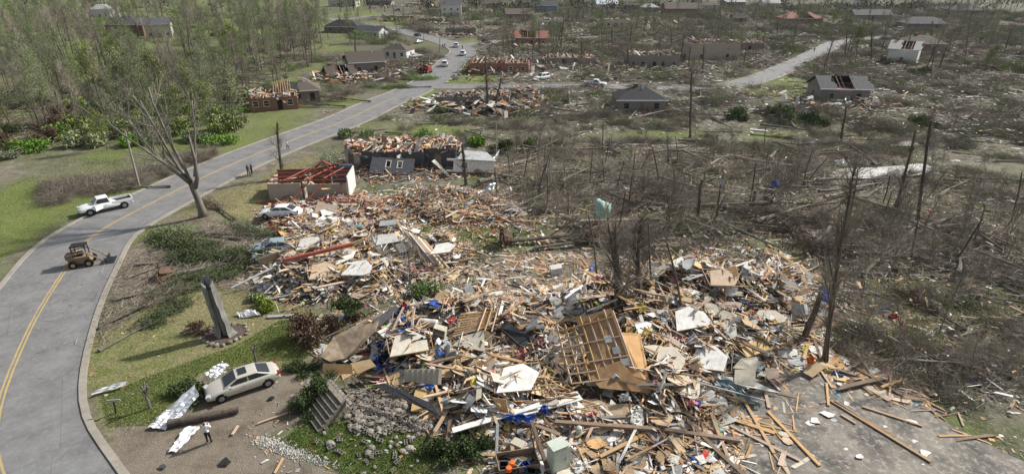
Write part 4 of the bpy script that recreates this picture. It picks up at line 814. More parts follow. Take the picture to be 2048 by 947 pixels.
def house(label, px, py, w, d, h, rz, wm_, roof=None, rt='hip', nwin=3, dmg=0., cat='house', storeys=1, group=None, base=None, side=1, joist='pine'):
    rs = np.random.default_rng(int(px * 7 + py)); p = S(px, py, 0, False) if base is None else base
    o = obj('house', None, None, p, (0, 0, R(rz)), label, cat, group); wmat = WH[wm_]
    ft = p[1] > 330
    for k, (x0, y0, x1, y1) in enumerate([(-w / 2, 0, w / 2, 0), (w / 2, .15, w / 2, d), (w / 2, d + .08, -w / 2, d + .08), (-w / 2, d, -w / 2, .15)]):
        L = math.hypot(x1 - x0, y1 - y0); ops = []; n = nwin if k == 0 else (nwin // 2 if k in (1, 3) else 0)
        for st in range(storeys):
            for i in range(n):
                u = L * (i + .5) / n + rs.normal(0, .2); dz = st * 2.8
                if k == 0 and st == 0 and i == n // 2: ops.append((u - .5, u + .5, 0.02, 2.1, 1))
                else: ops.append((u - .55, u + .55, .9 + dz, 2.1 + dz, 0))
        zt = h * (1 - dmg * .5 * rs.random()) if dmg > .5 and k else h
        ops = [q for q in ops if q[3] < zt - .1]
        b = MB(); wall(b, x0, y0, x1, y1, -.2, zt, .18, ops); b.build('wall', wmat, o)
        a = math.atan2(y1 - y0, x1 - x0)
        for q in ops:
            u, v = (q[0] + q[1]) / 2, (q[2] + q[3]) / 2; c = (x0 + math.cos(a) * u, y0 + math.sin(a) * u, v); ww, hh = q[1] - q[0], q[3] - q[2]
            if q[4]: MB().box((0, 0, 0), (ww, .05, hh)).build('door', MT['oldwood'] if rs.random() < .5 else MT['dark'], o, loc=c, rot=(0, 0, a)); continue
            f = MB(); [f.box(*z) for z in [((0, 0, hh / 2), (ww + .12, .22, .06)), ((0, 0, -hh / 2), (ww + .12, .24, .06)), ((ww / 2, 0, 0), (.06, .22, hh - .06)), ((-ww / 2, 0, 0), (.06, .22, hh - .06)), ((0, 0, 0), (ww - .1, .11, .04))]]
            fo = f.build('window', MT['white' if wm_ in ('brick', 'blue', 'white') else 'greyp'], o, loc=c, rot=(0, 0, a))
            if dmg < .6 or rs.random() < .4: MB().box((0, 0, 0), (ww - .08, .03, hh - .08)).build('pane', MT['glass'], fo)
    e = .5
    if roof:
        rm = RF[roof]; rh = min(w, d) * .28; b = MB(); x0, x1, y0, y1 = -w / 2 - e, w / 2 + e, -e, d + e; yc = d / 2; rl = (w / 2 + e) - (d / 2 + e) * (1 if rt == 'hip' else 0); rl = max(rl, .3)
        if rt == 'gable': rl = w / 2 + e
        A, B_, C_, D_ = (x0, y0, h), (x1, y0, h), (x1, y1, h), (x0, y1, h); E1, E2 = (-rl, yc, h + rh), (rl, yc, h + rh)
        tilt = [[A, B_, E2, E1], [C_, D_, E1, E2]] + ([[B_, C_, E2], [D_, A, E1]] if rt == 'hip' else [])
        for q in tilt:
            if dmg >= .3 and len(q) == 4 and q is tilt[int(px) % 2]:
                A_, B2, C2, D2 = [Vector(v) for v in q]; u0 = .15 + .3 * rs.random(); u1 = u0 + .3 + .2 * rs.random(); f = lambda u, v: (A_.lerp(B2, u)).lerp(D2.lerp(C2, u), v)
                for a0, a1 in ((0, u0), (u1, 1)):
                    pp_ = [f(a0, 0), f(a1, 0), f(a1 + .03, .35), f(a1 - .05, .6), f(a1, 1), f(a0, 1)]; MB().poly([(v.x, v.y, v.z + .16) for v in pp_], .15).build('roof', rm, o)
                for k in range(int(L * (u1 - u0) / .9) + 1): u = u0 + k * .9 / (w + 1); r0, r1 = f(min(u, u1), 0), f(min(u, u1), .7 + .3 * rs.random()); MB().tube([r0, r1], .09, 4).build('rafter', MT['pine' if k % 2 else 'oldwood'], o)
                MB().box((0, d / 2, h - .1), (w - .4, d - .4, .08)).build('ceiling', MT['pink' if int(px) % 3 == 0 else 'oldwood'], o); continue
            bb = MB(); bb.poly([(x, y, z + .16) for x, y, z in q], .15); bb.build('roof', rm, o)
        if rt == 'gable':
            bb = MB()
            for s_ in (-1, 1): bb.add([(s_ * w / 2, 0, h), (s_ * w / 2, d, h), (s_ * w / 2, yc, h + rh - .1), (s_ * (w / 2 - .15), 0, h), (s_ * (w / 2 - .15), d, h), (s_ * (w / 2 - .15), yc, h + rh - .1)], [np.array([[0, 1, 2], [5, 4, 3]]), np.array([[0, 2, 5, 3], [2, 1, 4, 5]])])
            bb.build('gable', wmat, o)
        fb = MB(); fb.box((0, -e - .05, h + .08), (w + 2 * e, .1, .2)); fb.box((0, d + e + .05, h + .08), (w + 2 * e, .1, .2)); fb.build('gutter', MT['gutter'], o)
        MB().tube([(rl * .4, yc - .8, h + rh * .7), (rl * .4, yc - .8, h + rh + .35)], .09, 8).build('vent_pipe', MT['gutter'], o)
        if rs.random() < .5: MB().box((-rl * .6, yc + .3, h + rh), (.9, .7, 1.2)).box((-rl * .6, yc + .3, h + rh + .65), (1.05, .85, .12)).build('chimney', MT['brick'], o)
    else:
        # open top: interior partitions, loose joists, insulation and plaster lying in
        b = MB()
        for i in range(max(2, int(w / 4))):
            x = -w / 2 + w * (i + .7) / (int(w / 4) + .5); b.box((x, d / 2, h * .42), (.12, d - .4, h * .84))
        b.box((0, d * .52, h * .4), (w - .4, .12, h * .8)); b.build('partition', MT['cream'], o)
        n = 14 if p[1] < 200 else 9
        if dmg < .9:
            jm = MB().box((0, 0, 0), (.12, d + .7, .18)).mesh('joist', MT[joist if p[1] < 120 else ('oldwood' if rs.random() < .5 else 'pine')])
            for i in range(n):
                if rs.random() < .82: obj('joist', jm, o, (-w / 2 + w * (i + .5) / n + rs.normal(0, .05), d / 2, h + .1 + rs.random() * .08), (rs.normal(0, .03), 0, rs.normal(0, .06)))
        m_ = 150; C = np.c_[(rs.random((m_, 2)) - .5) * (w, d) + (0, d / 2), h * .7 + rs.random(m_) * .5 * h]; V, F = boxes(C, np.c_[.3 + rs.random(m_) * 2., .15 + rs.random(m_) * .6, .04 + .06 * rs.random(m_)], rotm(rs.random(m_) * 6, rs.normal(0, .35, m_), rs.normal(0, .3, m_)), .3)
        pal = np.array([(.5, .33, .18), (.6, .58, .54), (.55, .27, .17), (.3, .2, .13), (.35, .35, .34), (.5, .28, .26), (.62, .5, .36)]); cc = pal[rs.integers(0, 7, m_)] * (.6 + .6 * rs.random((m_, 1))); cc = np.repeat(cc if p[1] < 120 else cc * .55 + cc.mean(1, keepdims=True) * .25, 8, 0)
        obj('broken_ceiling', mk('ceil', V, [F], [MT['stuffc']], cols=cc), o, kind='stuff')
    return o
H_ = [
 ('intact brick house with grey hip roof high in the left woods', 252, 72, 19, 11, 4.8, -8, 'brick', 'grey', 'hip', 5, 0, 1),
 ('cream sided house wing with dark window openings beside the brick house', 320, 76, 10, 9, 5.6, 24, 'cream', 'grey', 'gable', 3, 0, 1),
 ('pale grey building half hidden by trees at the far left edge', 200, 36, 14, 10, 5, 0, 'white', 'pale', 'hip', 3, 0, 1),
 ('cream house with pale hip roof at the top beside the dark roofed house', 684, 14, 23, 12, 5.0, -6, 'cream', 'brown', 'hip', 3, 0, 1),
 ('low house with dark roof at the top right of the cream house', 757, 11, 22, 12, 3.6, -4, 'gb', 'dark', 'hip', 3, 0, 1),
 ('low dark roofed house crushed under a fallen tree left of the main road', 683, 66, 17, 10, 2.7, -6, 'gb', 'dark', 'hip', 3, 0, 1),
 ('white walled house with grey roof end beside the fallen tree', 735, 76, 12, 8, 2.6, -20, 'white', 'grey', 'gable', 3, .2, 1),
 ('two storey white house at the top of the main road', 903, 33, 13, 10, 7.5, 4, 'white', 'grey', 'gable', 3, .2, 2),
 ('roofless white and red house beside the two storey white house', 838, 14, 22, 10, 2.8, 0, 'cream', None, '', 4, .7, 1),
 ('roofless low brick house right of the upper fork', 800, 42, 17, 9, 2.6, 3, 'brick', None, '', 4, .7, 1),
 ('half collapsed pale house above the parked cars', 862, 48, 14, 9, 2.8, 3, 'gb', None, '', 3, .7, 1),
 ('brown fenced garage with torn roof beside the upper side road', 922, 70, 14, 9, 3, 2, 'gb', None, '', 2, .3, 1),
 ('battered house with peeled brown roof and white gable above the loader', 737, 148, 10, 9, 3.2, 24, 'gb', 'brown', 'gable', 2, .4, 1),
 ('grey roofed house behind the white gable near parked car', 790, 118, 8.5, 7, 2.7, -14, 'white', 'brown', 'hip', 3, .2, 1),
 ('low collapsed house with dark maroon roof left of the white gable', 686, 158, 7.5, 7, 1.2, 28, 'brick', 'brown', 'gable', 2, .3, 1),
 ('roofless orange brick house with white windows at the street corner', 998, 148, 17, 10, 3.0, -3, 'brick', None, '', 5, .3, 1),
 ('roofless low grey house with bare pine joists beside the black snapped tree', 917, 214, 10, 6, 2.2, -2, 'gb', None, '', 3, .3, 1),
 ('small roofless brick end wall with pine joists right of the black tree', 994, 212, 4.2, 6, 2.2, -3, 'gb', None, '', 1, .3, 1),
 ('small white garage with pink framed door right of the pine framed ruin', 1050, 208, 3.4, 4, 2.8, -3, 'white', None, '', 1, .3, 1),
 ('torn brick house with red roof deck beyond the corner house', 1064, 92, 13, 8, 3, 0, 'brick', 'red', 'gable', 3, .4, 1),
 ('roofless brown house ruin with orange joists beside the street trees', 1140, 132, 16, 8, 2.4, -2, 'gb', None, '', 4, .7, 1),
 ('roofless two level grey house with dark corner trunk', 1306, 138, 15.5, 8, 4.0, -2, 'gb', None, '', 5, .5, 1),
 ('tall bare grey walled block house with missing roof', 1428, 122, 17, 9, 5.6, 6, 'tan', None, '', 2, .3, 1),
 ('low grey garage wall beside the tall block house', 1497, 103, 11, 8, 3, 0, 'gb', None, '', 1, .4, 1),
 ('grey brick house with dark hip roof standing in the fallen trees', 1282, 226, 10, 7.5, 2.6, 0, 'gb', 'dark', 'hip', 3, 0, 1),
 ('grey brick house with torn shingle roof right of the white cloths', 1686, 206, 10.5, 8, 3.0, -6, 'gb', 'grey', 'gable', 2, .3, 1),
 ('white gabled house front leaning at the right edge', 1800, 128, 8, 9, 4.4, -38, 'white', 'pale', 'gable', 1, .3, 1),
 ('brown house behind the white gabled front', 1845, 105, 14, 9, 3, -10, 'gb', 'brown', 'hip', 2, 0, 1),
 ('long roofless cream house on the far lawn', 1237, 55, 21, 8, 3.6, 0, 'cream', None, '', 6, .3, 1),
 ('pale roofless wing right of the long cream house', 1300, 48, 12, 8, 3.0, 8, 'cream', None, '', 2, .5, 1),
 ('blue sided house with blue gable far at the top', 1090, 25, 18, 11, 4.4, -5, 'blue', 'grey', 'gable', 3, .1, 1),
 ('white and blue house with torn roof far at the top centre', 1215, 20, 17, 11, 4, 10, 'white', 'tarp', 'gable', 3, .2, 1),
 ('pale grey gabled house far at the top', 1262, 22, 11, 9, 4, 0, 'gb', 'brown', 'gable', 2, 0, 1),
 ('brown gabled house with pale steep roof far at the top', 1300, 26, 12, 9, 3.6, 0, 'gb', 'pale', 'hip', 2, 0, 1),
 ('wide brown roofed house far at the top', 1365, 30, 24, 12, 4, 0, 'brick', 'brown', 'gable', 4, .1, 1),
 ('small white roofless house left of the long cream house', 1100, 52, 14, 8, 3, 0, 'white', None, '', 3, .6, 1),
 ('grey roofed house far at the top left of the blue house', 1040, 40, 17, 10, 3.4, 10, 'gb', 'brown', 'gable', 3, .1, 1),
 ('two storey white house far at the top right', 1730, 14, 12, 10, 6.2, -6, 'white', 'pale', 'hip', 3, 0, 2),
 ('long low house with pale roof below the two storey white house', 1745, 40, 22, 10, 2.8, -5, 'gb', 'grey', 'gable', 3, 0, 1),
 ('wide house with red stripped roof beyond the side street end', 1606, 48, 22, 11, 2.8, 0, 'brick', 'red', 'hip', 4, .3, 1),
 ('white roofed small building at the top right of the middle', 1543, 16, 14, 10, 3.4, 0, 'white', 'pale', 'gable', 2, 0, 1),
 ('pale gabled house at the top behind the bare trees', 1470, 14, 18, 10, 3.6, 8, 'gb', 'pale', 'gable', 3, 0, 1),
 ('brown shed with grey roof among the far trees', 1480, 45, 8, 6, 2.6, 0, 'gb', 'dark', 'gable', 1, 0, 1),
 ('long low roofed house at the right edge beyond the vehicles', 1850, 60, 20, 10, 3, -8, 'gb', 'grey', 'hip', 2, 0, 1),
 ('dark roofed house at the far right top corner', 1930, 30, 20, 10, 3, -8, 'gb', 'dark', 'hip', 2, 0, 1),
 ('pale house at the top beside the wide brown roof', 1420, 20, 14, 9, 3.4, 0, 'cream', 'brown', 'hip', 2, 0, 1),
 ('roofless tan house left of the top pale gabled house', 960, 30, 16, 9, 3, 0, 'cream', None, '', 3, .6, 1),
 ('brown roofed house left of the blue house at the top', 985, 16, 17, 9, 3.4, 0, 'gb', 'brown', 'gable', 2, 0, 1),
 ('small tan house far at the top centre left', 1150, 12, 15, 9, 3.6, 0, 'tan', 'brown', 'gable', 2, 0, 1)]
for a in H_: house(*a[:7], a[7], a[8], a[9], a[10], a[11], storeys=a[12])
# roofless brick house on the left with its raised roof end
hl = house('roofless brick house with orange joists and torn rafters left of the main road', 550, 220, 9.5, 9, 2.7, 20, 'brick', None, '', 4, .5, joist='redwood')
b = MB(); b.poly([(1.5, 5.2, 3.0), (5.5, 5.2, 2.8), (5.2, 8.2, 4.2), (2.2, 8.2, 4.8)], .12); b.build('torn_roof', RF['dark'], hl)
jm = MB().box((0, 0, 0), (.12, 3.8, .2)).mesh('rafter', MT['pine'])
for i in range(8): obj('rafter', jm, hl, (.2 + i * .5, 5.2, 3.7 + .03 * i), (.62, 0, .06 * (i % 3 - 1)))
bb = MB(); bb.poly([(.2, 6.8, 2.7), (4.6, 6.8, 2.7), (2.4, 6.8, 5.0)], .1); bb.build('attic_wall', MT['orangeply'], hl)
house('long dark roofed house wing joined to the roofless brick house', 613, 205, 6, 7.5, 2.6, 20, 'gb', 'brown', 'hip', 2)
# the charcoal house, centre
hd = house('wrecked charcoal sided house with open pine ceiling joists', 788, 338, 9.5, 7, 2.7, -3, 'dark', None, '', 2, .55)
he = house('charcoal sided wing with pine joists right of the wrecked charcoal house', 882, 336, 4.6, 6, 3.0, 2, 'dark', None, '', 1, .2)
house('short cream remnant of a wall left of the charcoal house', 708, 335, 2.6, 2.5, 3.0, -20, 'cream', None, '', 1, .2)
w_ = MB(); ops = [(2.2, 2.9, 1.1, 2.3), (3.9, 4.6, 1.1, 2.3)]
wall(w_, 0, 0, 6.3, 0, 0, 2.8, .14, ops); wp_ = w_.build('fallen_wall', WH['dark'], None, loc=S(738, 346, .4), rot=(R(-52), R(2), R(-3)), label='charcoal wall panel with two white windows fallen outward from the charcoal house', cat='wall')
for q in ops:
    f = MB(); ww, hh = .7, 1.2; [f.box(*z) for z in [((0, 0, hh / 2), (ww + .2, .2, .1)), ((0, 0, -hh / 2), (ww + .2, .2, .1)), ((ww / 2, 0, 0), (.1, .2, hh)), ((-ww / 2, 0, 0), (.1, .2, hh))]]; f.build('window', MT['white'], wp_, loc=((q[0] + q[1]) / 2, 0, 1.7))
# red framed room
p0 = S(625, 400, 0); rr = obj('ruined_room', None, None, p0, (0, 0, R(4)), 'roofless beige room with red stained top beams beside the wrecked white car', 'house ruin')
for x0, y0, x1, y1, m_, h in [(-5.4, 0, -1.2, 0, 'tan', 2.4), (-.5, 0, 4.6, .2, 'tan', 2.2), (4.7, .3, 4.7, 5, 'white', 3.0), (-5.4, 4.6, 1.6, 4.6, 'brick', 2.6), (1.7, 5.0, 4.6, 5.0, 'blue', 3.2), (-5.4, .2, -5.4, 4.5, 'tan', 2.4), (-1.0, .2, -1.0, 4.5, 'tan', 2.4)]:
    b = MB(); wall(b, x0, y0, x1, y1, -.1, h, .16); b.build('wall', WH[m_], rr)
for k, (x0, y0, z0, x1, y1, z1) in enumerate([(-5.5, 0, 2.7, 4.7, .1, 2.72), (-5.5, 4.6, 2.7, 4.8, 4.8, 2.75), (-5.2, 1.4, 2.8, 4.6, 1.5, 2.86), (-5.2, 3., 2.8, 4.6, 3.2, 2.9), (-.3, .2, 2.85, 2, 4.6, 3.), (1.8, .2, 2.9, 3.6, 4.4, 3.), (-3, .2, 2.85, -1, 4.6, 3.), (-.2, 4.4, 3, 1.2, 3, 4.4), (2.4, 4.4, 3, 1.2, 3, 4.4), (1.2, 3, 4.4, 3.4, .4, 2.9), (1.2, 3, 4.4, -1.4, .5, 2.9), (.2, 1, 2.8, -2.6, -2.8, .2), (2.2, .3, 2.8, -.6, -2.4, .2), (4.3, .2, 2.8, 3.2, -1.6, .2), (.2, 4, 3, 3.6, 2, 4.2)]):
    MB().tube([(x0, y0, z0), (x1, y1, z1)], .11, 4).build('beam', MT['redwood'], rr)
for i in range(26):
    q_ = np.random.default_rng(900 + i); zz = .3 + 1.9 * q_.random(); MB().box((0, 0, 0), (.8 + 2.4 * q_.random(), .1 + .35 * q_.random(), .05), (q_.normal(0, .3), q_.normal(0, .35), q_.random() * 6.28)).build('loose_board', MT[['white', 'pine', 'redwood', 'oldwood', 'redwood', 'cream'][i % 6]], rr, loc=(q_.uniform(-5, 4.4), q_.uniform(-.5, 4.4), zz))
# crushed white shed
sh = obj('shed', None, None, S(952, 345, .1), (R(-6), R(7), R(14)), 'crushed white shed with grey roof right of the charcoal wing', 'shed')
b = MB(); wall(b, -2.6, 0, 2.6, 0, 0, 1.9, .12, [(.4, 1.2, .6, 1.4), (-1.8, -.8, .3, 1.6)]); wall(b, 2.6, .1, 2.6, 3, 0, 1.5, .12); wall(b, -2.6, .1, -2.6, 3, 0, 1.9, .12); b.build('wall', MT['white'], sh)
MB().poly([(-3, -.4, 1.95), (2.9, -.4, 1.9), (1.8, 1.8, 2.8), (-1.9, 1.8, 2.9)], .1).build('roof', MT['greyp'], sh); MB().poly([(2.9, 3.4, 1.3), (-3, 3.4, 1.9), (-1.9, 1.84, 2.88), (1.8, 1.84, 2.78)], .1).build('roof', MT['greyp'], sh)
# retaining stairs
stepm = mat('weathered_step', (.23, .205, .165), (.13, .12, .09), ns=4, var=.12, bump=.4)
ax = Vector((0.56, 0.83, 0)).normalized()
a_t, a_b = V3(690, 800, 1.3), V3(636, 866, 0)   # near side
f0, f1 = V3(606, 822, 0), V3(655, 760, 1.3)
sr = obj('stairs', None, None, V3(620, 848, 0), None, 'concrete garden steps climbing beside the ivy bank', 'stairs')
org = V3(620, 848, 0)
for i in range(7):
    t0, t1 = i / 7, (i + 1) / 7; z = 1.3 * t1
    A0 = f0.lerp(f1, t0); A1 = f0.lerp(f1, t1 + .02); B0 = a_b.lerp(a_t, t0); B1 = a_b.lerp(a_t, t1 + .02)
    q = [Vector((v.x, v.y, z)) - org for v in (A0, B0, B1, A1)]; MB().poly(q, .9 if i > 3 else z + .1).build('step', stepm, sr)
bm_ = MB(); k = f1 - org; l = a_t - org
for i in range(9):
    q0 = V3(655, 762, 1.32).lerp(V3(698, 812, 1.32), i / 9) - org; bm_ = MB().box((q0.x + .2, q0.y + .12, 1.2), (.40, .2, .2), (0, 0, -1.0)); bm_.build('cinder_block', MT['block'], sr)
# porch slab with fallen brick wall and low wall, centre left
sheet(GP([(505, 560), (545, 548), (560, 600), (528, 608)]), .22, 'pavement', MT['conc'], th=.3)
b = MB().tube([S(463, 575, .5), S(545, 535, 1.0)], .1, 4).build('fallen_gutter', MT['gutter'], None, label='long pale gutter slanting off the porch slab', cat='gutter')
# ---------------- vehicles ----------------
def vehicle(label, p, rz, kind, paintm, cat='car', name='parked_car', group=None, tilt=(0, 0), sc=1., bits=True):
    o = obj(name, None, None, p, (tilt[0], tilt[1], rz), label, cat, group, scale=sc)
    if kind == 'sedan': L, Wd, zb, prof, cab, zr, wr = 4.9, 1.84, .22, [(-2.45, .55), (-2.42, .85), (-2.2, 1.0), (-1.45, 1.04), (-1, 1.0), (.9, .98), (1.3, .94), (2.0, .82), (2.35, .68), (2.47, .5)], (-1.95, -.95, .35, 1.25), 1.46, .33
    elif kind == 'suv': L, Wd, zb, prof, cab, zr, wr = 4.9, 1.95, .3, [(-2.45, .6), (-2.43, 1.0), (-2.3, 1.12), (-1.4, 1.12), (.9, 1.1), (1.3, 1.08), (2.1, 1.0), (2.38, .8), (2.47, .55)], (-2.35, -2.0, .3, 1.2), 1.82, .38
    else: L, Wd, zb, prof, cab, zr, wr = 5.8, 2.0, .4, [(-2.9, .65), (-2.88, .85), (-2.7, .88), (-.65, .88), (-.6, 1.18), (1.1, 1.18), (1.4, 1.14), (2.5, 1.08), (2.82, .9), (2.9, .6)], (-.55, -.35, .75, 1.35), 1.88, .4
    secs = []
    for x, zt in prof:
        e = max(0, (abs(x) - L / 2 + .7) / .7); w = Wd / 2 * (1 - .16 * e ** 2); zl = zb + .08 * e
        h = [(0.0, zl), (.82, zl), (.97, zl + .12), (1., zl + (zt - zl) * .5), (.97, zt - .14), (.9, zt - .03), (.78, zt), (0, zt + .02)]
        pts = [(x, w * a, z) for a, z in h]; secs.append(pts + [(x, -w * a, z) for a, z in h[-2:0:-1]])
    bd = MB().loft(secs).build('body', paintm, o, smooth=True); q = bd.modifiers.new('round', 'SUBSURF'); q.levels = q.render_levels = 1
    zc = 1.0 if kind == 'sedan' else 1.12 if kind == 'suv' else 1.18; x0, x1, x2, x3 = cab; wb, wt = Wd / 2 * .92, Wd / 2 * .72; zc -= .03
    base = [(x0, wb * .9), (x3, wb * .86)]; top = [(x1, wt * .95), (x2, wt)]
    B0 = np.array([(x0, wb * .92, zc), (x3, wb * .9, zc), (x3, -wb * .9, zc), (x0, -wb * .92, zc)]); xm = (x1 + x2) / 2
    Tt = np.array([(x1, wt, zr - .06), (x2, wt, zr - .07), (x2, -wt, zr - .07), (x1, -wt, zr - .06)])
    c = MB(); c.add(np.vstack([B0, Tt]), [np.array([(0, 1, 5, 4), (1, 2, 6, 5), (2, 3, 7, 6), (3, 0, 4, 7)])]); cb = c.build('cabin', paintm, o); q = cb.modifiers.new('edge', 'BEVEL'); q.width = .05; q.segments = 2
    secs = [[(x, wt * .99 * s, zr - .065 + d) for s, d in ((-1, 0), (-.8, .04), (0, .07), (.8, .04), (1, 0))] for x in (x1 - .03, x1 + .2, xm, x2 - .2, x2 + .03)]
    for i in (0, 4): secs[i] = [(a, b_, zr - .065 + (z - zr + .065) * .4) for a, b_, z in secs[i]]
    MB().loft(secs, closed=False, cap=False).build('roof', paintm, o, smooth=True)
    def pane(name, q, u0, u1, v0, v1, off=.015, m=MT['glass']):
        q = [np.array(t) for t in q]; f = lambda u, v: (q[0] * (1 - u) + q[1] * u) * (1 - v) + (q[3] * (1 - u) + q[2] * u) * v
        P = [f(u0, v0), f(u1, v0), f(u1, v1), f(u0, v1)]; n = np.cross(P[1] - P[0], P[3] - P[0]); n /= np.linalg.norm(n); ce = np.mean(P, 0) - np.array([xm, 0, zc])
        if n @ ce < 0: n = -n
        b = MB(); b.add(np.array([t + n * off for t in P] + [t - n * .01 for t in P]), np.array([(0, 1, 2, 3), (0, 1, 5, 4), (1, 2, 6, 5), (2, 3, 7, 6), (3, 0, 4, 7)])); return b.build(name, m, o)
    pane('windscreen', [B0[1], B0[2], Tt[2], Tt[1]], .06, .94, .08, .94); pane('rear_window', [B0[3], B0[0], Tt[0], Tt[3]], .08, .92, .15, .92)
    for a, b_ in ((0, 1), (3, 2)):
        q = [B0[a], B0[b_], Tt[b_], Tt[a]]
        for u0, u1 in ((.06, .48), (.52, .93)) if kind != 'pickup' else ((.08, .92),): pane('side_window', q, u0, u1, .12, .9)
    if kind == 'pickup':
        b = MB(); [b.box(*z) for z in [((-1.75, .9, 1.02), (2.25, .1, .34)), ((-1.75, -.9, 1.02), (2.25, .1, .34)), ((-2.84, 0, 1.0), (.08, 1.8, .32))]]; b.build('bed_side', paintm, o); MB().box((-1.75, 0, .9), (2.2, 1.68, .06)).build('bed_floor', MT['dark'], o)
    xw = L * .31; r_ = wr
    tm = MB().tube([(0, -.11, 0), (0, -.1, 0), (0, .1, 0), (0, .11, 0)], [r_ * .86, r_, r_, r_ * .86], 16).mesh('tyre', MT['tyre']); rmm = MB().tube([(0, -.12, 0), (0, -.09, 0), (0, .09, 0), (0, .12, 0)], [r_ * .45, r_ * .64, r_ * .64, r_ * .45], 10).mesh('rim', MT['rim'])
    wellm = MB().tube([(0, -.02, 0), (0, .02, 0)], r_ * 1.16, 16).mesh('wheel_well', MT['dark'])
    for sx in (-1, 1):
        for sy in (-1, 1):
            wv = obj('wheel', tm, o, (sx * xw + .02, sy * (Wd / 2 - .1), r_)); obj('rim', rmm, wv, (0, sy * .01, 0)); obj('wheel_arch', wellm, o, (sx * xw + .02, sy * (Wd / 2 - .035), r_ + .03))
    if bits:
        zf = prof[-2][1] - .02
        for sy in (-1, 1):
            MB().box((0, 0, 0), (.3, .4, .15)).build('headlight', MT['lampw'], o, loc=(L / 2 - .2, sy * (Wd / 2 - .32), zf), rot=(0, R(12), sy * -.35)); MB().box((0, 0, 0), (.16, .3, .17)).build('taillight', MT['lampr'], o, loc=(-L / 2 + .1, sy * (Wd / 2 - .25), .86), rot=(0, 0, sy * .3))
            MB().box((0, 0, 0), (.16, .22, .13)).build('mirror', paintm, o, loc=(x3 - .35, sy * (Wd / 2 + .08), zc + .1))
        MB().box((L / 2 - .03, 0, .5), (.06, .9, .18)).build('grille', MT['black'], o); MB().box((-L / 2 + .0, 0, .62), (.04, .5, .14)).build('number_plate', MT['white'], o)
        b = MB(); [b.box((0, s * (Wd / 2 - .02), .8 if kind != 'pickup' else .95), (.16, .06, .03)) for s in (-1, 1)]; b.build('door_handle', MT['rim'], o)
    return o
PW = paint('white_paint', (.72, .73, .74)); PB = paint('beige_paint', (.56, .53, .46), metal=.25, rough=.28); PS = paint('silver_paint', (.42, .44, .46), .4); PD = paint('dark_paint', (.03, .04, .06)); PR = paint('red_paint', (.3, .03, .03)); PBL = paint('pale_blue_paint', (.36, .42, .46), .4)
def between(a, b, z=0):  # heading from rear pixel to front pixel
    A, B = V3(*a, z), V3(*b, z); return (A + B) / 2, math.atan2(B.y - A.y, B.x - A.x), (B - A).length
def carat(label, rear, front, kind, pm, heap=False, z=0, **kw):
    c, rz, L = between(rear, front); c.z = (TP(c.x, c.y) if heap else .04) + z; return vehicle(label, c, rz, kind, pm, **kw)
# the beige sedan in the driveway
c, rz, L = between((558, 752), (415, 800)); 
sd = vehicle('beige four door sedan parked on the gravel drive beside the torn metal sheets', c + Vector((0, 0, .03)), rz, 'sedan', PB, tilt=(0, 0))
MB().box((-.1, 0, 1.475), (.55, .8, .02)).build('sunroof', MT['glass'], sd)
pk = carat('white pickup truck with an open door on the main road', (250, 412), (178, 428), 'pickup', PW, cat='pickup truck', name='pickup_truck')
MB().box((0, 0, 0), (1.05, .07, .62)).build('open_door', PW, pk, loc=(.85, .98 + .35, .95), rot=(0, 0, R(38)))
carat('white car half buried in debris beside the red framed room', (605, 437), (522, 437), 'sedan', PW, heap=False, z=.25, tilt=(.03, .02))
carat('crushed pale blue car under metal scraps left of the collapsed house', (600, 500), (500, 512), 'sedan', PBL, z=.1, tilt=(0, -.05))
for lb, a, b_, k, pm in [
    ('white truck driving away from the loader on the main road', (889, 137), (890, 128), 'suv', PW), ('white vehicle near the corner lawn on the main road', (924, 114), (928, 108), 'suv', PW), ('white sedan farthest along the main road bend', (912, 97), (913, 92), 'suv', PW),
    ('dark car at the upper bend of the main road', (842, 74), (828, 71), 'sedan', PD), ('silver car parked on the grass beside the upper road', (862, 60), (878, 59), 'sedan', PS), ('white car parked by the grey roofed house', (822, 117), (842, 114), 'sedan', PW), ('silver car among debris above the loader', (828, 88), (846, 85), 'sedan', PS),
    ('white vehicle parked beside the side street lawn', (1098, 158), (1070, 162), 'suv', PW), ('white work truck on the side street', (1175, 172), (1206, 174), 'pickup', PW), ('white car parked beyond the side street end', (1616, 73), (1598, 73), 'sedan', PW), ('silver car on the far right lawn', (1677, 67), (1655, 65), 'sedan', PS), ('red car by the red stripped roof', (1618, 54), (1640, 56), 'sedan', PR),
    ('white camper van beside the upper road', (795, 70), (780, 66), 'suv', PW), ('silver parked car at the right edge among trees', (1808, 62), (1782, 60), 'suv', PS), ('dark car in the debris before the grey roofless house', (1240, 130), (1222, 134), 'sedan', PD), ('dark car beside the corner house', (965, 84), (980, 86), 'sedan', PD), ('blue covered truck at the upper fork', (803, 22), (788, 22), 'suv', paint('blue_paint', (.08, .2, .45)))]:
    carat(lb, a, b_, k, pm)
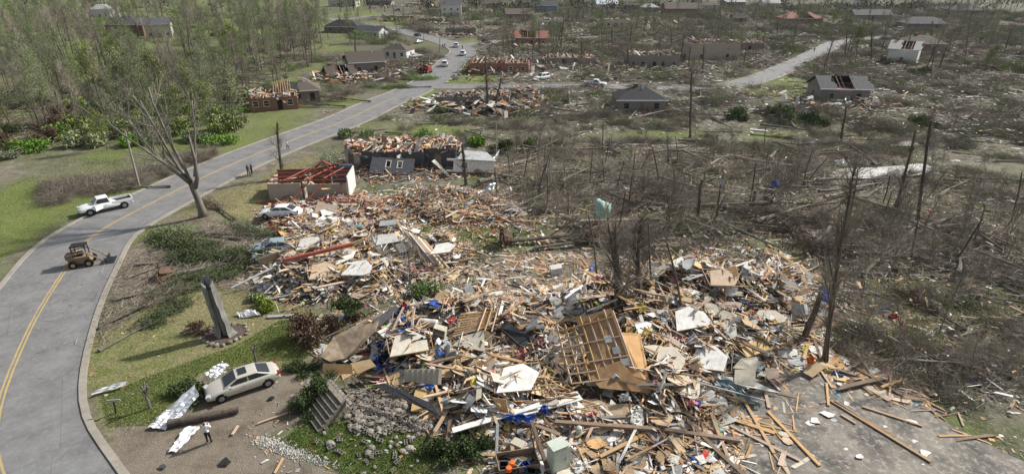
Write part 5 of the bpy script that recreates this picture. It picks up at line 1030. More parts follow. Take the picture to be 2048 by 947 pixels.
# skid steer loader at the kerb
def loader(label, p, rz, sc=1., body=None):
    o = obj('loader', None, None, p, (0, 0, rz), label, 'loader', scale=sc); body = body or MT['orangeply']
    MB().box((-.3, 0, .75), (2., 1.2, .7)).box((-1.1, 0, 1.2), (.7, 1.1, .5)).build('body', body, o)
    b = MB(); [b.box((x, y, 1.65), (.08, .08, 1.3)) for x in (-.7, .5) for y in (-.5, .5)]; b.box((-.1, 0, 2.3), (1.4, 1.15, .1)).build('cage', MT['black'], o)
    MB().box((-.2, 0, 1.2), (.5, .5, .7)).build('seat', MT['black'], o)
    for s in (-1, 1): MB().tube([(-1.2, s * .75, 1.5), (.4, s * .75, 1.7), (1.5, s * .7, .8), (1.9, s * .6, .35)], .09, 5).build('lift_arm', body, o)
    MB().box((2.1, 0, .3), (.08, 1.8, .55)).box((2.4, 0, .06), (.7, 1.8, .06)).build('bucket', MT['black'], o)
    tm = MB().tube([(0, -.16, 0), (0, .16, 0)], .42, 14).mesh('wheel', MT['tyre']); 
    for x in (-.85, .55):
        for y in (-.78, .78): w = obj('wheel', tm, o, (x, y, .42)); MB().tube([(0, -.17, 0), (0, .17, 0)], .2, 8).build('rim', MT['orangeply'], w)
    return o
loader('orange skid steer loader with lowered bucket at the left road edge', S(172, 528, 0, False), R(22), .95, MT['oldwood'])
loader('red brown loader clearing brush beside the main road', S(849, 146, 0, False), R(150), 1.5, MT['redwood'])
# ---------------- people ----------------
def person(label, p, rz, shirt, pants, pose='stand', hair=(.03, .02, .015), sc=1.):
    J = dict(pelvis=(0, 0, .96), chest=(0, 0, 1.28), neck=(0, 0, 1.47), head=(.02, 0, 1.6), top=(.02, 0, 1.72))
    lean = 0
    if pose == 'bend': lean = 1.0
    def L_(v):
        x, y, z = v; z -= .96; return (x * math.cos(lean) + z * math.sin(lean), y, .96 + z * math.cos(lean) - x * math.sin(lean))
    V = []; Rd = []; E = []
    def add(v, r, par=None):
        V.append(v); Rd.append(r); 
        if par is not None: E.append((par, len(V) - 1))
        return len(V) - 1
    pe = add(J['pelvis'], (.15, .12)); ch = add(L_((0, 0, 1.2)), (.17, .115), pe); c2 = add(L_((0, 0, 1.38)), (.16, .11), ch); ne = add(L_((0, 0, 1.5)), (.055, .055), c2); hd = add(L_((.02, 0, 1.6)), (.085, .095), ne); tp = add(L_((.01, 0, 1.69)), (.085, .09), hd); add(L_((.115, 0, 1.6)), (.014, .014), hd)
    for s in (-1, 1):
        hp = add((0, s * .09, .9), (.1, .1), pe); fw = .12 * s if pose == 'walk' else 0.02
        kn = add((.03 + fw, s * .11, .5), (.068, .068), hp); an = add((fw * 1.2, s * .12, .09), (.045, .045), kn); add((.17 + fw * 1.2, s * .14, .035), (.045, .035), an)
        sh = add(L_((0, s * .19, 1.4)), (.065, .065), c2)
        if pose == 'look' : el, wr_ = (.12, s * .27, 1.17), (.27, s * .13, 1.28)
        elif pose == 'bend': el, wr_ = None, None
        else: el, wr_ = (-.02, s * .27, 1.13), (.06, s * .27, .9)
        if el: el, wr_ = L_(el), L_(wr_)
        else: q = L_((0, s * .2, 1.4)); el = (q[0] + .05, s * .25, q[2] - .27); wr_ = (q[0] + .12, s * .2, q[2] - .5)
        e = add(el, (.045, .045), sh); w = add(wr_, (.03, .03), e)
        d = np.array(wr_) - np.array(el); d /= np.linalg.norm(d); pm = np.array(wr_) + d * .07; pi = add(tuple(pm), (.036, .02), w); side = np.cross(d, (1, 0, 0) if abs(d[0]) < .8 else (0, 0, 1)); side /= np.linalg.norm(side)
        for k, l in enumerate((.065, .078, .072, .058)): a_ = add(tuple(pm + side * (.027 - .018 * k) + d * .035), (.009, .009), pi); add(tuple(pm + side * (.03 - .02 * k) + d * (.035 + l) + np.array([.02, 0, 0])), (.007, .007), a_)
        add(tuple(np.array(wr_) + d * .06 + side * .06), (.01, .01), w)
    me = bpy.data.meshes.new('figure'); me.from_pydata([tuple(v) for v in V], E, []); o = bpy.data.objects.new('figure_source', me); COL.objects.link(o)
    md_ = o.modifiers.new('s', 'SKIN'); md2 = o.modifiers.new('u', 'SUBSURF'); md2.levels = md2.render_levels = 1
    for i, r_ in enumerate(Rd): me.skin_vertices[0].data[i].radius = r_
    me.skin_vertices[0].data[0].use_root = True
    dg = bpy.context.evaluated_depsgraph_get(); ev = bpy.data.meshes.new_from_object(o.evaluated_get(dg)); bpy.data.objects.remove(o)
    ms = [mat('shirt_' + label[:8].replace(' ', '_'), shirt, var=0), mat('trousers', pants, var=0), MT['skin'], mat('hair_tone', hair, var=0), MT['black']]
    ev.materials.clear(); [ev.materials.append(m) for m in ms]
    c, s = math.cos(-lean), math.sin(-lean)
    for f in ev.polygons:
        x, y, z = f.center; zz = z - .96; xu = x * math.cos(lean) - zz * math.sin(lean); zu = .96 + zz * math.cos(lean) + x * math.sin(lean); f.use_smooth = True
        if z < .1 and zu < .5: f.material_index = 4
        elif z < .98 and abs(y) < .22 and not (pose == 'bend' and x > .25): f.material_index = 1
        elif zu > 1.5: f.material_index = 3 if (zu > 1.665 or xu < -.02) else 2
        elif abs(y) > .235 and zu < 1.2 or (pose == 'bend' and x > .5 and z < .8): f.material_index = 2
        else: f.material_index = 0
    return obj('person', ev, None, p, (0, 0, rz), label, 'person', scale=sc)
person('person in a white shirt and dark trousers standing on the front drive', V3(419, 885, .01), R(95), (.75, .75, .76), (.012, .012, .014), 'look')
person('person in dark blue clothes leftmost of three on the road edge', V3(497, 351, .05), R(200), (.03, .04, .09), (.03, .035, .05))
person('person in grey clothes, middle one of three on the road edge', V3(500, 352, .05), R(20), (.10, .11, .15), (.03, .03, .04))
person('person in dark coat, rightmost of three on the road edge', V3(505, 349, .05), R(170), (.05, .04, .05), (.02, .025, .04))
person('person in a white top by the broken trees beside the road', V3(576, 300, .05), R(10), (.5, .5, .52), (.03, .03, .04), 'walk')
person('person in a dark red coat standing before the brush at the lawn patch', S(890, 446), R(0), (.12, .025, .03), (.03, .03, .04))
person('person in grey bending over the right end of the debris heap', S(1560, 555, .0), R(160), (.36, .38, .42), (.06, .06, .08), 'bend')
person('person in tan jacket bending beside the torn trunk in the heap', S(1672, 580, .0), R(10), (.28, .19, .1), (.05, .08, .2), 'bend')
person('person in dark clothes walking on the far side street', V3(1628, 104, .05), R(60), (.03, .03, .04), (.02, .02, .03), 'walk')
person('person in black at the upper bend of the main road, left one', V3(886, 97, .05), R(60), (.02, .02, .025), (.02, .02, .03))
person('person in black at the upper bend of the main road, right one', V3(890, 96, .05), R(100), (.03, .03, .05), (.02, .02, .03), 'walk')
person('person in dark green beside the white sedan on the road bend', V3(925, 100, .05), R(60), (.04, .06, .03), (.02, .02, .03))
# ---------------- the bed of rubble under the wreckage ----------------
bedm = mat('rubble_bed', (.17, .135, .10), (.055, .044, .035), ns=2.2, var=0, bump=1., bs=5, detail=6)  # rubble brown, darkened so the gaps between pieces look shaded
xs = np.arange(-45, 50, .45); ys = np.arange(22, 125, .45); BX, BY = np.meshgrid(xs, ys); BZ = pile(BX, BY); k = BZ > .02
BZ2 = terrain(BX, BY) + BZ - .03 - .3 * (BZ < .02) + (vnoise(BX, BY, .9) - .5) * .25 * np.minimum(BZ * 3, 1); idx = np.arange(BX.size).reshape(BX.shape)
fk = (k[:-1, :-1] | k[1:, :-1] | k[:-1, 1:] | k[1:, 1:]); Fb = np.stack([idx[:-1, :-1], idx[:-1, 1:], idx[1:, 1:], idx[1:, :-1]], -1)[fk]
used, inv = np.unique(Fb, return_inverse=True)
obj('rubble', mk('rubble', np.stack([BX, BY, BZ2], -1).reshape(-1, 3)[used], [inv.reshape(Fb.shape)], [bedm]), kind='stuff', label='packed rubble and soil under the wreckage, darkened for shaded gaps')

# ---------------- big pieces that the photograph shows ----------------
def P3(l): return [S(x, y, z) for x, y, z in l]
def one(name, mb, m, label, cat, loc=None, rot=None, **kw): return mb.build(name, m, None, loc=loc, rot=rot, label=label, cat=cat, **kw)
def slab(name, pts, th, m, label, cat, base=None):
    P = [V3(x, y, z) for x, y, z in pts]; c = sum(P, Vector()) / len(P); b = MB().poly([p - c for p in P], th)
    return b.build(name, m, None, loc=c, label=label, cat=cat)
# tilted floor section: studs, noggins and plywood skin
def frame_panel():
    A, B_, C_, D_ = V3(1142, 768, 1.2), V3(1272, 752, 1.3), V3(1222, 615, 4.6), V3(1112, 648, 3.4)
    o = obj('wall_frame', None, None, A, None, 'large tilted plywood and stud wall section rising in the middle of the debris heap', 'wall section')
    bi = lambda u, v, w=0: ((A * (1 - u) + B_ * u) * (1 - v) + (D_ * (1 - u) + C_ * u) * v) - A + nrm * w
    nrm = (B_ - A).cross(D_ - A).normalized(); nrm = -nrm if nrm.y > 0 else nrm
    MB().poly([bi(.36, 0, -.02), bi(1, 0, -.02), bi(1, 1, -.02), bi(.36, 1, -.02)], .04).build('sheathing', MT['brownply'], o)
    for i in range(8): u = i / 7; MB().tube([bi(u, 0, .1), bi(u, 1 - .05 * (i % 3), .1)], .085, 4).build('stud', MT['pine'], o)
    for j in range(8):
        v = j / 7; e = .42 if j % 2 else 1.; MB().tube([bi(0, v, .16), bi(e, v, .16)], .07, 4).build('noggin', MT['pine'], o)
    for u, v in ((.76, .56), (.83, .38), (.9, .2)):
        MB().poly([bi(u - .06, v - .05, .2), bi(u + .06, v - .05, .2), bi(u + .06, v + .05, .2), bi(u - .06, v + .05, .2)], .1).build('vent_box', MT['greyp'], o)
frame_panel()
slab('plywood_sheet', [(1242, 664, 3.2), (1280, 666, 2.8), (1298, 745, 1.3), (1302, 785, .9), (1235, 760, 1.2)], .05, MT['orangeply'], 'large tan plywood sheet leaning just right of the tilted wall frame', 'plywood sheet')
slab('plywood_sheet', [(1170, 745, 1.6), (1240, 720, 2.2), (1300, 785, 1.0), (1200, 775, 1.1)], .05, MT['brownply'], 'second plywood sheet sloping down from the tilted wall frame', 'plywood sheet')
for i, (a, b_) in enumerate([((1130, 735), (1320, 780)), ((1150, 722), (1310, 765)), ((1225, 690), (1330, 790)), ((1110, 700), (1200, 745)), ((1290, 735), (1420, 835)), ((1240, 760), (1400, 840)), ((1175, 712), (1282, 748))]):
    one('lumber_plank', MB().tube([S(*a, .5), S(*b_, .3)], .09, 4), MT['pine'], ['long pine joist running right below the tilted wall frame', 'second pine joist below the wall frame', 'pine beam sliding off the plywood sheet', 'pine joist at the left foot of the wall frame', 'very long pine joist pointing to the lower right past the lime cloth', 'pine joist lying before the lime cloth', 'pine joist across the lower wall frame'][i], 'lumber plank')
# brown roof slab on the left
o = slab('roof_section', [(640, 712, 1.0), (668, 672, 1.3), (765, 622, 2.0), (752, 655, 1.7), (720, 690, 1.2), (690, 716, .6), (660, 722, .7)], .14, MT['brownsh'], 'brown buckled roof slab sloping at the left end of the debris heap', 'roof panel')
slab('roof_section', [(745, 640, 1.9), (790, 610, 2.1), (800, 616, 2.0), (757, 655, 1.5)], .12, MT['shingle'], 'dark shingled strip torn along the top of the brown roof slab', 'roof panel')
one('lumber_plank', MB().tube([S(615, 690, .2), S(745, 630, 1.2)], .07, 4), MT['oldwood'], 'long weathered board edging the brown roof slab', 'lumber plank')
slab('plywood_sheet', [(645, 748, 1.1), (706, 747, 1.2), (704, 728, 1.7), (646, 726, 1.7)], .06, MT['orangeply'], 'bright orange plywood sheet at the left front of the heap', 'plywood sheet')
slab('plywood_sheet', [(714, 747, 1.1), (752, 731, 1.3), (740, 717, 1.7), (700, 726, 1.7)], .06, MT['ply'], 'tan grooved panel right beside the orange plywood sheet', 'plywood sheet')
# corrugated cream panel
def corr(pts, n, m, label, amp=.09):
    A, B_, C_, D_ = [V3(*p) for p in pts]; nr = (B_ - A).cross(D_ - A).normalized(); nr = -nr if nr.z < 0 else nr; b = MB(); secs = []
    for i in range(n * 2 + 1):
        u = i / (n * 2); w = amp if i % 2 else 0; lo = A.lerp(B_, u) + nr * w; hi = D_.lerp(C_, u) + nr * w; secs.append([tuple(lo - A), tuple(hi - A), tuple(hi - A - nr * .03), tuple(lo - A - nr * .03)])
    b.loft(secs); return b.build('corrugated_sheet', m, None, loc=A, label=label, cat='panel')
corr([(808, 762, 1.0), (882, 768, 1.0), (884, 736, 1.9), (808, 738, 1.8)], 7, MT['cream'], 'cream corrugated panel lying in the front of the heap')
# long dark roof edge, mid front, with gutter and white boards
slab('roof_section', [(752, 772, 1.5), (770, 766, 1.7), (865, 806, 1.5), (880, 830, 1.2), (860, 822, 1.2)], .15, MT['shingle'], 'dark roof edge plank bridging the gap above the cinder rubble', 'roof panel')
slab('roof_section', [(1010, 640, 1.4), (1055, 668, 1.6), (1110, 700, 1.2), (1095, 722, .9), (1040, 690, 1.2), (1000, 655, 1.2)], .16, MT['shingle'], 'dark weathered roof slab left of the tilted wall frame', 'roof panel')
slab('roof_section', [(1080, 600, 1.2), (1160, 604, 1.3), (1168, 628, 1.), (1100, 625, 1.)], .12, MT['greyp'], 'grey slatted panel behind the tilted wall frame', 'roof panel')
def board(a, b_, w, m, label, z0=.5, z1=.5, th=.06, name='board', cat='board'):
    A, B_ = S(*a, z0), S(*b_, z1); c = (A + B_) / 2; d = B_ - A; L = d.length; yaw = math.atan2(d.y, d.x); pt = -math.atan2(d.z, math.hypot(d.x, d.y))
    return MB().box((0, 0, 0), (L, w, th)).build(name, m, None, loc=c, rot=(0, pt, yaw), label=label, cat=cat)
board((905, 860), (1080, 808), .45, MT['white'], 'long white fascia board in front of the heap above the boxwoods', .6, .9)
board((1010, 830), (1160, 790), .9, MT['white'], 'wide white board sloping beside the blue tarp', .8, .8)
board((1000, 822), (1120, 868), .25, MT['oldwood'], 'dark long plank crossing under the blue tarp', .9, .5); board((1110, 843), (1320, 858), .28, MT['oldwood'], 'long dark beam before the heap right of the utility box', .5, .4, .2)
board((1320, 858), (1480, 880), .28, MT['oldwood'], 'dark beam continuing toward the concrete slab', .3, .25, .2)
board((1062, 840), (1095, 935), .22, MT['oldwood'], 'dark weathered post standing beside the pale green utility box', 1.9, .3, .2); board((995, 845), (993, 910), .16, MT['white'], 'white upright board at the left of the wheel cart', 1.8, .4)
board((975, 890), (1000, 850), .16, MT['greyp'], 'grey board leaning on the boxwood hedge', .3, 1.5)
board((1200, 912), (1275, 875), .25, MT['pine'], 'short pine plank in the dirt right of the utility box', .2, .25, .08); board((1238, 925), (1280, 840), .16, MT['white'], 'white strip lying across the short pine plank', .15, .4)
board((1262, 890), (1325, 912), .1, MT['pine'], 'thin pine strip right of the white strip', .2, .2)
board((568, 520), (705, 488), .35, MT['redwood'], 'long red brown beam on top of the collapsed house left of centre', 1.7, 2.0, .3)
board((830, 492), (795, 445), .3, MT['pine'], 'pine rafter standing out of the collapsed house peak', 1.2, 2.6, .14); board((845, 525), (833, 492), .2, MT['oldwood'], 'grey brown post leaning under the peak of the collapsed house', .6, 2.0, .14)
for i in range(9): board((800 + i * 6, 455 + i * 3), (850 + i * 6, 520 + i * 2), .16, MT['pine'] if i % 3 else MT['white'], 'rafter number-less', 2.3 - .1 * i, .8, .08, 'rafter', 'rafter').__setitem__('label', 'broken rafter fanning down from the peak of the collapsed house left of centre'); 
for o in bpy.data.objects:
    if o.get('label', '').startswith('broken rafter fanning'): o['group'] = 'rafters fanning from the collapsed house peak'
# pale panels in the left heap
for pts, m, lb in [
    ([(752, 490, 2.0), (797, 482, 2.1), (792, 465, 2.6), (757, 470, 2.5)], 'white', 'pale blue white panel on the crest of the collapsed house'), ([(744, 468, 2.0), (760, 494, 1.8), (752, 497, 1.7), (738, 470, 1.8)], 'white', 'white box side beside the crest panel'), ([(758, 452, 2.2), (798, 448, 2.3), (797, 438, 2.6), (760, 441, 2.5)], 'greyp', 'pale grey flat panel behind the crest of the collapsed house'),
    ([(800, 505, 1.4), (822, 500, 1.4), (815, 483, 2.), (790, 488, 1.9)], 'greyp', 'pale grey siding panel right of the crest panel'), ([(670, 530, 1.3), (705, 515, 1.6), (712, 500, 1.8), (675, 512, 1.6)], 'white', 'white panel sloping under the long red brown beam'), ([(640, 420, 1.), (672, 414, 1.), (676, 425, .8), (645, 432, .7)], 'white', 'white panel by the washer pieces beside the red framed room'),
    ([(628, 425, .8), (636, 402, 1.4), (678, 412, 1.2), (670, 425, .8)], 'ply', 'brown board leaning beside the wrecked white car'), ([(1400, 745, .7), (1500, 758, .6), (1560, 785, .3), (1490, 772, .5)], 'white', 'long white panel at the right front next to the concrete slab'), ([(1465, 735, .8), (1512, 740, .8), (1518, 712, 1.2), (1482, 716, 1.2)], 'cream', 'cream upright panel at the right front of the heap'),
    ([(1468, 768, .5), (1510, 770, .5), (1512, 738, .9), (1470, 738, .9)], 'cream', 'cream flat sheet beside the green tarp'), ([(1535, 757, .5), (1558, 755, .5), (1558, 738, .8), (1530, 735, .8)], 'ply', 'tan notched board at the right front of the heap'), ([(1605, 743, .3), (1625, 754, .25), (1653, 732, .6), (1627, 720, .7)], 'ply', 'tan door panel tilted at the top corner of the concrete slab'),
    ([(1305, 765, .8), (1340, 768, .8), (1352, 750, 1.1), (1318, 748, 1.1)], 'cream', 'cream board beside the tan blanket bundle'), ([(1315, 785, .5), (1355, 788, .5), (1365, 765, .9), (1330, 760, 1.)], 'white', 'white board left of the tan square sheet'), ([(1372, 768, .9), (1392, 784, .6), (1415, 780, .6), (1400, 762, .9)], 'ply', 'tan square sheet right of the tan blanket bundle'),
    ([(1210, 808, .6), (1252, 806, .8), (1262, 848, .3), (1214, 845, .3)], 'ply', 'plywood sheet with a white grate in the front middle'), ([(1000, 828, .9), (1018, 832, .9), (1012, 798, 1.8), (985, 794, 1.8)], 'orangeply', 'orange plywood offcut standing near the blue tarp'), ([(905, 690, 1.6), (970, 702, 1.4), (968, 660, 2.), (925, 672, 1.9)], 'cream', 'cream cabinet side left of the dark roof slab'),
    ([(1185, 700, 1.), (1200, 740, .6), (1180, 742, .6), (1165, 705, 1.)], 'pine', 'pine faced panel lower in the wall frame'), ([(1430, 660, 1.0), (1455, 672, .8), (1440, 700, .7), (1428, 690, .8)], 'white', 'white panel in the heap right of the wall frame'), ([(1310, 640, 1.2), (1355, 655, 1.0), (1340, 668, .9), (1300, 655, 1.)], 'white', 'white drywall sheet behind the plywood sheet')]:
    slab('sheet_board', pts, .05, MT[m], lb, 'panel')
# deck-like slatted section (pine slats, left of frame)
o = obj('slatted_section', None, None, V3(915, 668, 1.9), None, 'fan of pine roof slats lying left of the dark roof slab', 'roof section')
for i in range(9):
    A = V3(905 + i * 2, 672 - i * 5.5, 1.7 + .05 * i); B_ = V3(965 + i * 4, 655 - i * 4.2, 2.0); c0 = V3(915, 668, 1.9); MB().tube([A - c0, B_ - c0], .08, 4).build('slat', MT['pine'], o)
for i in range(3):
    A = V3(955 + i * 14, 662, 2.15); B_ = V3(972 + i * 12, 615, 2.3); MB().tube([A - c0, B_ - c0], .07, 4).build('crossbar', MT['pine'], o)
# cloths and tarps
def cloth(pts, m, label, name='cloth', cat='cloth', rough=.25, n=9, seed=0):
    A, B_, C_, D_ = [V3(*p) for p in pts]; r_ = np.random.default_rng(seed + int(pts[0][0])); V = []
    for j in range(n):
        for i in range(n):
            u, v = i / (n - 1), j / (n - 1); p = (A * (1 - u) + B_ * u) * (1 - v) + (D_ * (1 - u) + C_ * u) * v - A; V.append(np.array(p) + r_.normal(0, rough * .35, 3) * (1, 1, .8))
    idx = np.arange(n * n).reshape(n, n); F = np.stack([idx[:-1, :-1], idx[:-1, 1:], idx[1:, 1:], idx[1:, :-1]], -1).reshape(-1, 4)
    me = mk(name, V, [F], [m], smooth=False); o = obj(name, me, None, A, None, label, cat); md_ = o.modifiers.new('solid', 'SOLIDIFY'); md_.thickness = .02; return o
hb = S(1213, 590, 0, False)[1] / 1.0
def PD(px, py, Y):  # point at a given distance Y along the ground
    b = (473.5 - py) / FPX; dy, dz = CP + b * SP, -SP + b * CP; t = Y / dy; return Vector(((px - 1024) / FPX * t, Y, CAMH + dz * t))
Yt = S(1230, 590, 0, False)[1] + .4
def cloth3(P, m, label, name='cloth', cat='cloth', rough=.2, n=10, seed=1, bulge=0):
    A, B_, C_, D_ = P; r_ = np.random.default_rng(seed); V = []
    for j in range(n):
        for i in range(n):
            u, v = i / (n - 1), j / (n - 1); p = (A * (1 - u) + B_ * u) * (1 - v) + (D_ * (1 - u) + C_ * u) * v - A; fold = math.sin(u * 19 + v * 2) * .1; V.append(np.array(p) + r_.normal(0, rough * .2, 3) + (0, -bulge * math.sin(u * 3.14) * math.sin(v * 3.14) + fold, 0))
    idx = np.arange(n * n).reshape(n, n); F = np.stack([idx[:-1, :-1], idx[:-1, 1:], idx[1:, 1:], idx[1:, :-1]], -1).reshape(-1, 4)
    o = obj(name, mk(name, V, [F], [m], smooth=True), None, A, None, label, cat); md_ = o.modifiers.new('solid', 'SOLIDIFY'); md_.thickness = .02; return o
Yt -= 1.6
cloth3([PD(1192, 436, Yt), PD(1219, 436, Yt + .3), PD(1223, 408, Yt + .2), PD(1187, 392, Yt)], MT['teal'], 'teal tarp caught high in the twin broken trees', 'tarp', 'tarp', bulge=.8)
cloth3([PD(1674, 330, S(1640, 740, 0, False)[1]), PD(1694, 332, S(1640, 740, 0, False)[1]), PD(1688, 318, S(1640, 740, 0, False)[1]), PD(1672, 320, S(1640, 740, 0, False)[1])], MT['white'], 'pale cloth snagged on the top of the tall shredded tree', bulge=.3)
Yb = S(1550, 395, 0)[1]
cloth3([PD(1538, 378, Yb), PD(1560, 375, Yb), PD(1560, 358, Yb), PD(1545, 360, Yb)], MT['blue'], 'bright blue tarp snagged in the brush field', 'tarp', 'tarp', bulge=.6)
board((1520, 375), (1550, 380), .2, MT['greyp'], 'grey board hanging under the blue tarp in the brush', 1.5, 1.5); board((1549, 375), (1565, 390), .2, MT['white'], 'white strip hanging below the blue tarp in the brush', 2., .5)
cloth3([PD(1560, 208, 110), PD(1572, 205, 110), PD(1574, 188, 110), PD(1566, 188, 110)], MT['white'], 'white sheet draped in the evergreen heap, left one', bulge=.5); cloth3([PD(1588, 214, 110), PD(1594, 210, 110), PD(1600, 192, 110), PD(1594, 193, 110)], MT['white'], 'white strip draped in the evergreen heap, right one', bulge=.4)
cloth([(1010, 838, 1.2), (1062, 842, 1.2), (1075, 828, 1.5), (1015, 828, 1.5)], MT['blue'], 'blue tarp under the white boards at the front of the heap', 'tarp', 'tarp')
cloth([(1080, 820, 1.3), (1092, 826, 1.2), (1095, 814, 1.7), (1084, 812, 1.7)], MT['blue'], 'small blue tarp end right of the larger blue tarp', 'tarp', 'tarp')
tarpg = mat('green_grey_tarp', (.09, .15, .14), (.16, .19, .22), rough=.45, ns=1, var=0)
cloth([(1420, 764, .9), (1505, 800, .3), (1528, 812, .3), (1450, 755, 1.0)], tarpg, 'long dark green tarp dragged onto the concrete slab', 'tarp', 'tarp', .3)
cloth([(1324, 795, .6), (1352, 803, .5), (1353, 788, .9), (1326, 784, .9)], MT['lime'], 'lime green cloth in the front right of the heap'); cloth([(1475, 600, 1.), (1535, 592, 1.), (1530, 568, 1.6), (1490, 568, 1.6)], MT['lime'], 'yellow green blanket over the heap right of the brush'); cloth([(1497, 602, 1.1), (1510, 600, 1.1), (1508, 590, 1.5), (1496, 592, 1.4)], MT['lime'], 'small bright green cloth beside the yellow green blanket')
cloth([(1310, 608, 1.1), (1322, 606, 1.1), (1322, 590, 1.6), (1314, 592, 1.6)], MT['lime'], 'green cloth by the fallen trunk left of the blanket'); cloth([(1082, 786, 1.), (1092, 782, 1.), (1090, 770, 1.3), (1082, 772, 1.3)], MT['lime'], 'small green cloth in the middle front of the heap')
cloth([(1584, 542, .5), (1604, 540, .5), (1600, 528, 1.2), (1586, 528, 1.2)], MT['orange'], 'orange red cloth at the right end of the heap'); cloth([(1614, 728, .7), (1626, 726, .7), (1628, 712, 1.1), (1616, 714, 1.1)], MT['orange'], 'orange cloth on the tan door panel')
cloth([(1325, 780, .8), (1358, 784, .7), (1350, 765, 1.3), (1325, 766, 1.3)], MT['cream'], 'tan blanket bundle in the front right of the heap'); cloth([(1240, 800, .9), (1264, 802, .9), (1258, 788, 1.3), (1240, 788, 1.3)], MT['white'], 'white cloth in the middle front of the heap'); cloth([(1262, 852, .5), (1290, 850, .5), (1285, 815, .8), (1262, 812, .8)], MT['white'], 'torn white fabric beside the plywood sheet with grate')
cloth([(800, 618, 1.7), (815, 618, 1.7), (812, 606, 2.2), (803, 607, 2.2)], MT['red'], 'red cloth at the top end of the brown roof slab'); cloth([(1757, 622, .1), (1780, 620, .1), (1775, 612, .3), (1758, 612, .3)], MT['blue'], 'pale blue cloth on the grass at the right'); cloth([(1778, 637, .1), (1800, 640, .1), (1795, 628, .3), (1780, 628, .3)], MT['red'], 'red and dark cloth on the grass at the right'); cloth([(1803, 662, .1), (1812, 665, .1), (1810, 644, .5), (1804, 642, .5)], MT['pink'], 'pink cloth hanging in the brush at the right edge'); cloth([(1770, 672, .1), (1788, 672, .1), (1785, 664, .2), (1772, 664, .2)], MT['lime'], 'small yellow green rag on the grass at the right')
cloth([(750, 655, 1.1), (768, 660, 1.1), (775, 640, 1.6), (760, 636, 1.6)], MT['lime'], 'pale green cloth at the foot of the brown roof slab'); cloth([(788, 655, 1.0), (812, 655, 1.), (812, 643, 1.4), (795, 642, 1.4)], MT['blue'], 'blue clothes behind the water heater'); cloth([(1565, 580, 1.), (1590, 585, 1.), (1590, 560, 1.4), (1570, 560, 1.4)], MT['navy'], 'dark blue clothing pile near the bending person in grey')
cloth([(1635, 600, .8), (1665, 605, .8), (1665, 575, 1.3), (1640, 575, 1.3)], MT['blue'], 'blue clothing pile beside the shredded tree'); cloth([(1570, 575, 1.), (1545, 572, 1.), (1550, 558, 1.4), (1575, 555, 1.4)], MT['white'], 'white bedding near the bending person in grey'); cloth([(1400, 570, 1.1), (1425, 572, 1.1), (1425, 555, 1.5), (1410, 555, 1.5)], MT['navy'], 'navy and white cloth on the plywood behind the blanket')
# round and boxy household things
def box_thing(name, px, py, d, m, label, cat, rot=(0, 0, 0), parts=(), z=0., heap=True):
    p = S(px, py, 0, heap); o = obj(name, None, None, p + Vector((0, 0, z)), rot, label, cat)
    b = MB(); b.box((0, 0, d[2] / 2), d); b.box((0, 0, d[2] + .01), (d[0] * .94, d[1] * .94, .03)); b.build('cabinet', m, o)
    for nm, c, dd, mm in parts: MB().box(c, dd).build(nm, mm, o)
    return o
W_, K_ = MT['white'], MT['black']
o = obj('water_heater', None, None, S(857, 645, .45), (R(90), R(0), R(78)), 'white cylindrical water heater lying behind the wooden shelf', 'water heater'); MB().tube([(0, 0, -.75), (0, 0, -.7), (0, 0, .7), (0, 0, .75)], [.28, .34, .34, .28], 16).build('tank', W_, o, smooth=False); MB().tube([(0, 0, .75), (0, 0, .85)], .06, 6).tube([(.15, 0, .72), (.15, 0, .86)], .04, 6).build('pipe_stub', MT['greyp'], o)
o = obj('utility_box', None, None, V3(1113, 938, 0), (0, 0, R(28)), 'tall pale green utility cabinet standing at the bottom of the heap', 'cabinet'); cm = mat('pale_green_paint', (.50, .54, .47), (.42, .46, .39), rough=.5, var=0)
MB().box((0, 0, 1.0), (1.0, .75, 2.0)).box((0, 0, 2.03), (1.08, .83, .07)).build('body', cm, o); MB().box((.62, -.1, .93), (.22, .5, 1.86)).build('side_box', cm, o); MB().box((0, -.39, 1.0), (.88, .03, 1.8)).build('door', cm, o); MB().box((.32, -.42, 1.1), (.05, .04, .25)).build('handle', MT['greyp'], o)
o = obj('utility_bollard', None, None, S(1157, 874, 0), None, 'short pale green cylindrical post behind the utility cabinet', 'bollard'); MB().tube([(0, 0, -.1), (0, 0, .75), (0, 0, .86), (0, 0, .92)], [.2, .2, .17, .06], 14).build('post', cm, o); MB().tube([(0, 0, .6), (0, 0, .64)], .215, 14).build('band', cm, o)
box_thing('chest_freezer', 1112, 547, (1.1, .75, .75), W_, 'white box freezer alone on the bare concrete path', 'freezer', (R(4), R(-5), R(12)), [('lid', (0, 0, .8), (1.14, .8, .08), W_), ('handle', (0, -.4, .6), (.3, .04, .04), MT['greyp'])])
box_thing('washer', 625, 445, (.7, .7, .9), W_, 'white washing machine tipped beside the wrecked white car', 'washing machine', (R(40), R(25), R(30)), [('door', (0, -.36, .45), (.42, .03, .42), MT['greyp']), ('control_panel', (0, -.3, .97), (.7, .08, .14), MT['greyp'])], .4)
box_thing('stove', 668, 448, (.75, .65, .9), W_, 'white stove on its side in the wreck by the red framed room', 'stove', (R(70), R(10), R(-20)), [('oven_door', (0, -.34, .45), (.62, .03, .5), K_), ('control_panel', (0, .28, 1.02), (.75, .08, .16), W_)], .5)
box_thing('refrigerator', 690, 452, (.75, .7, 1.7), W_, 'white refrigerator lying in the wreck by the red framed room', 'refrigerator', (R(80), R(0), R(40)), [('freezer_door', (0, -.37, 1.35), (.72, .05, .6), W_), ('handle', (.28, -.42, .9), (.04, .05, .5), MT['greyp'])], .5)
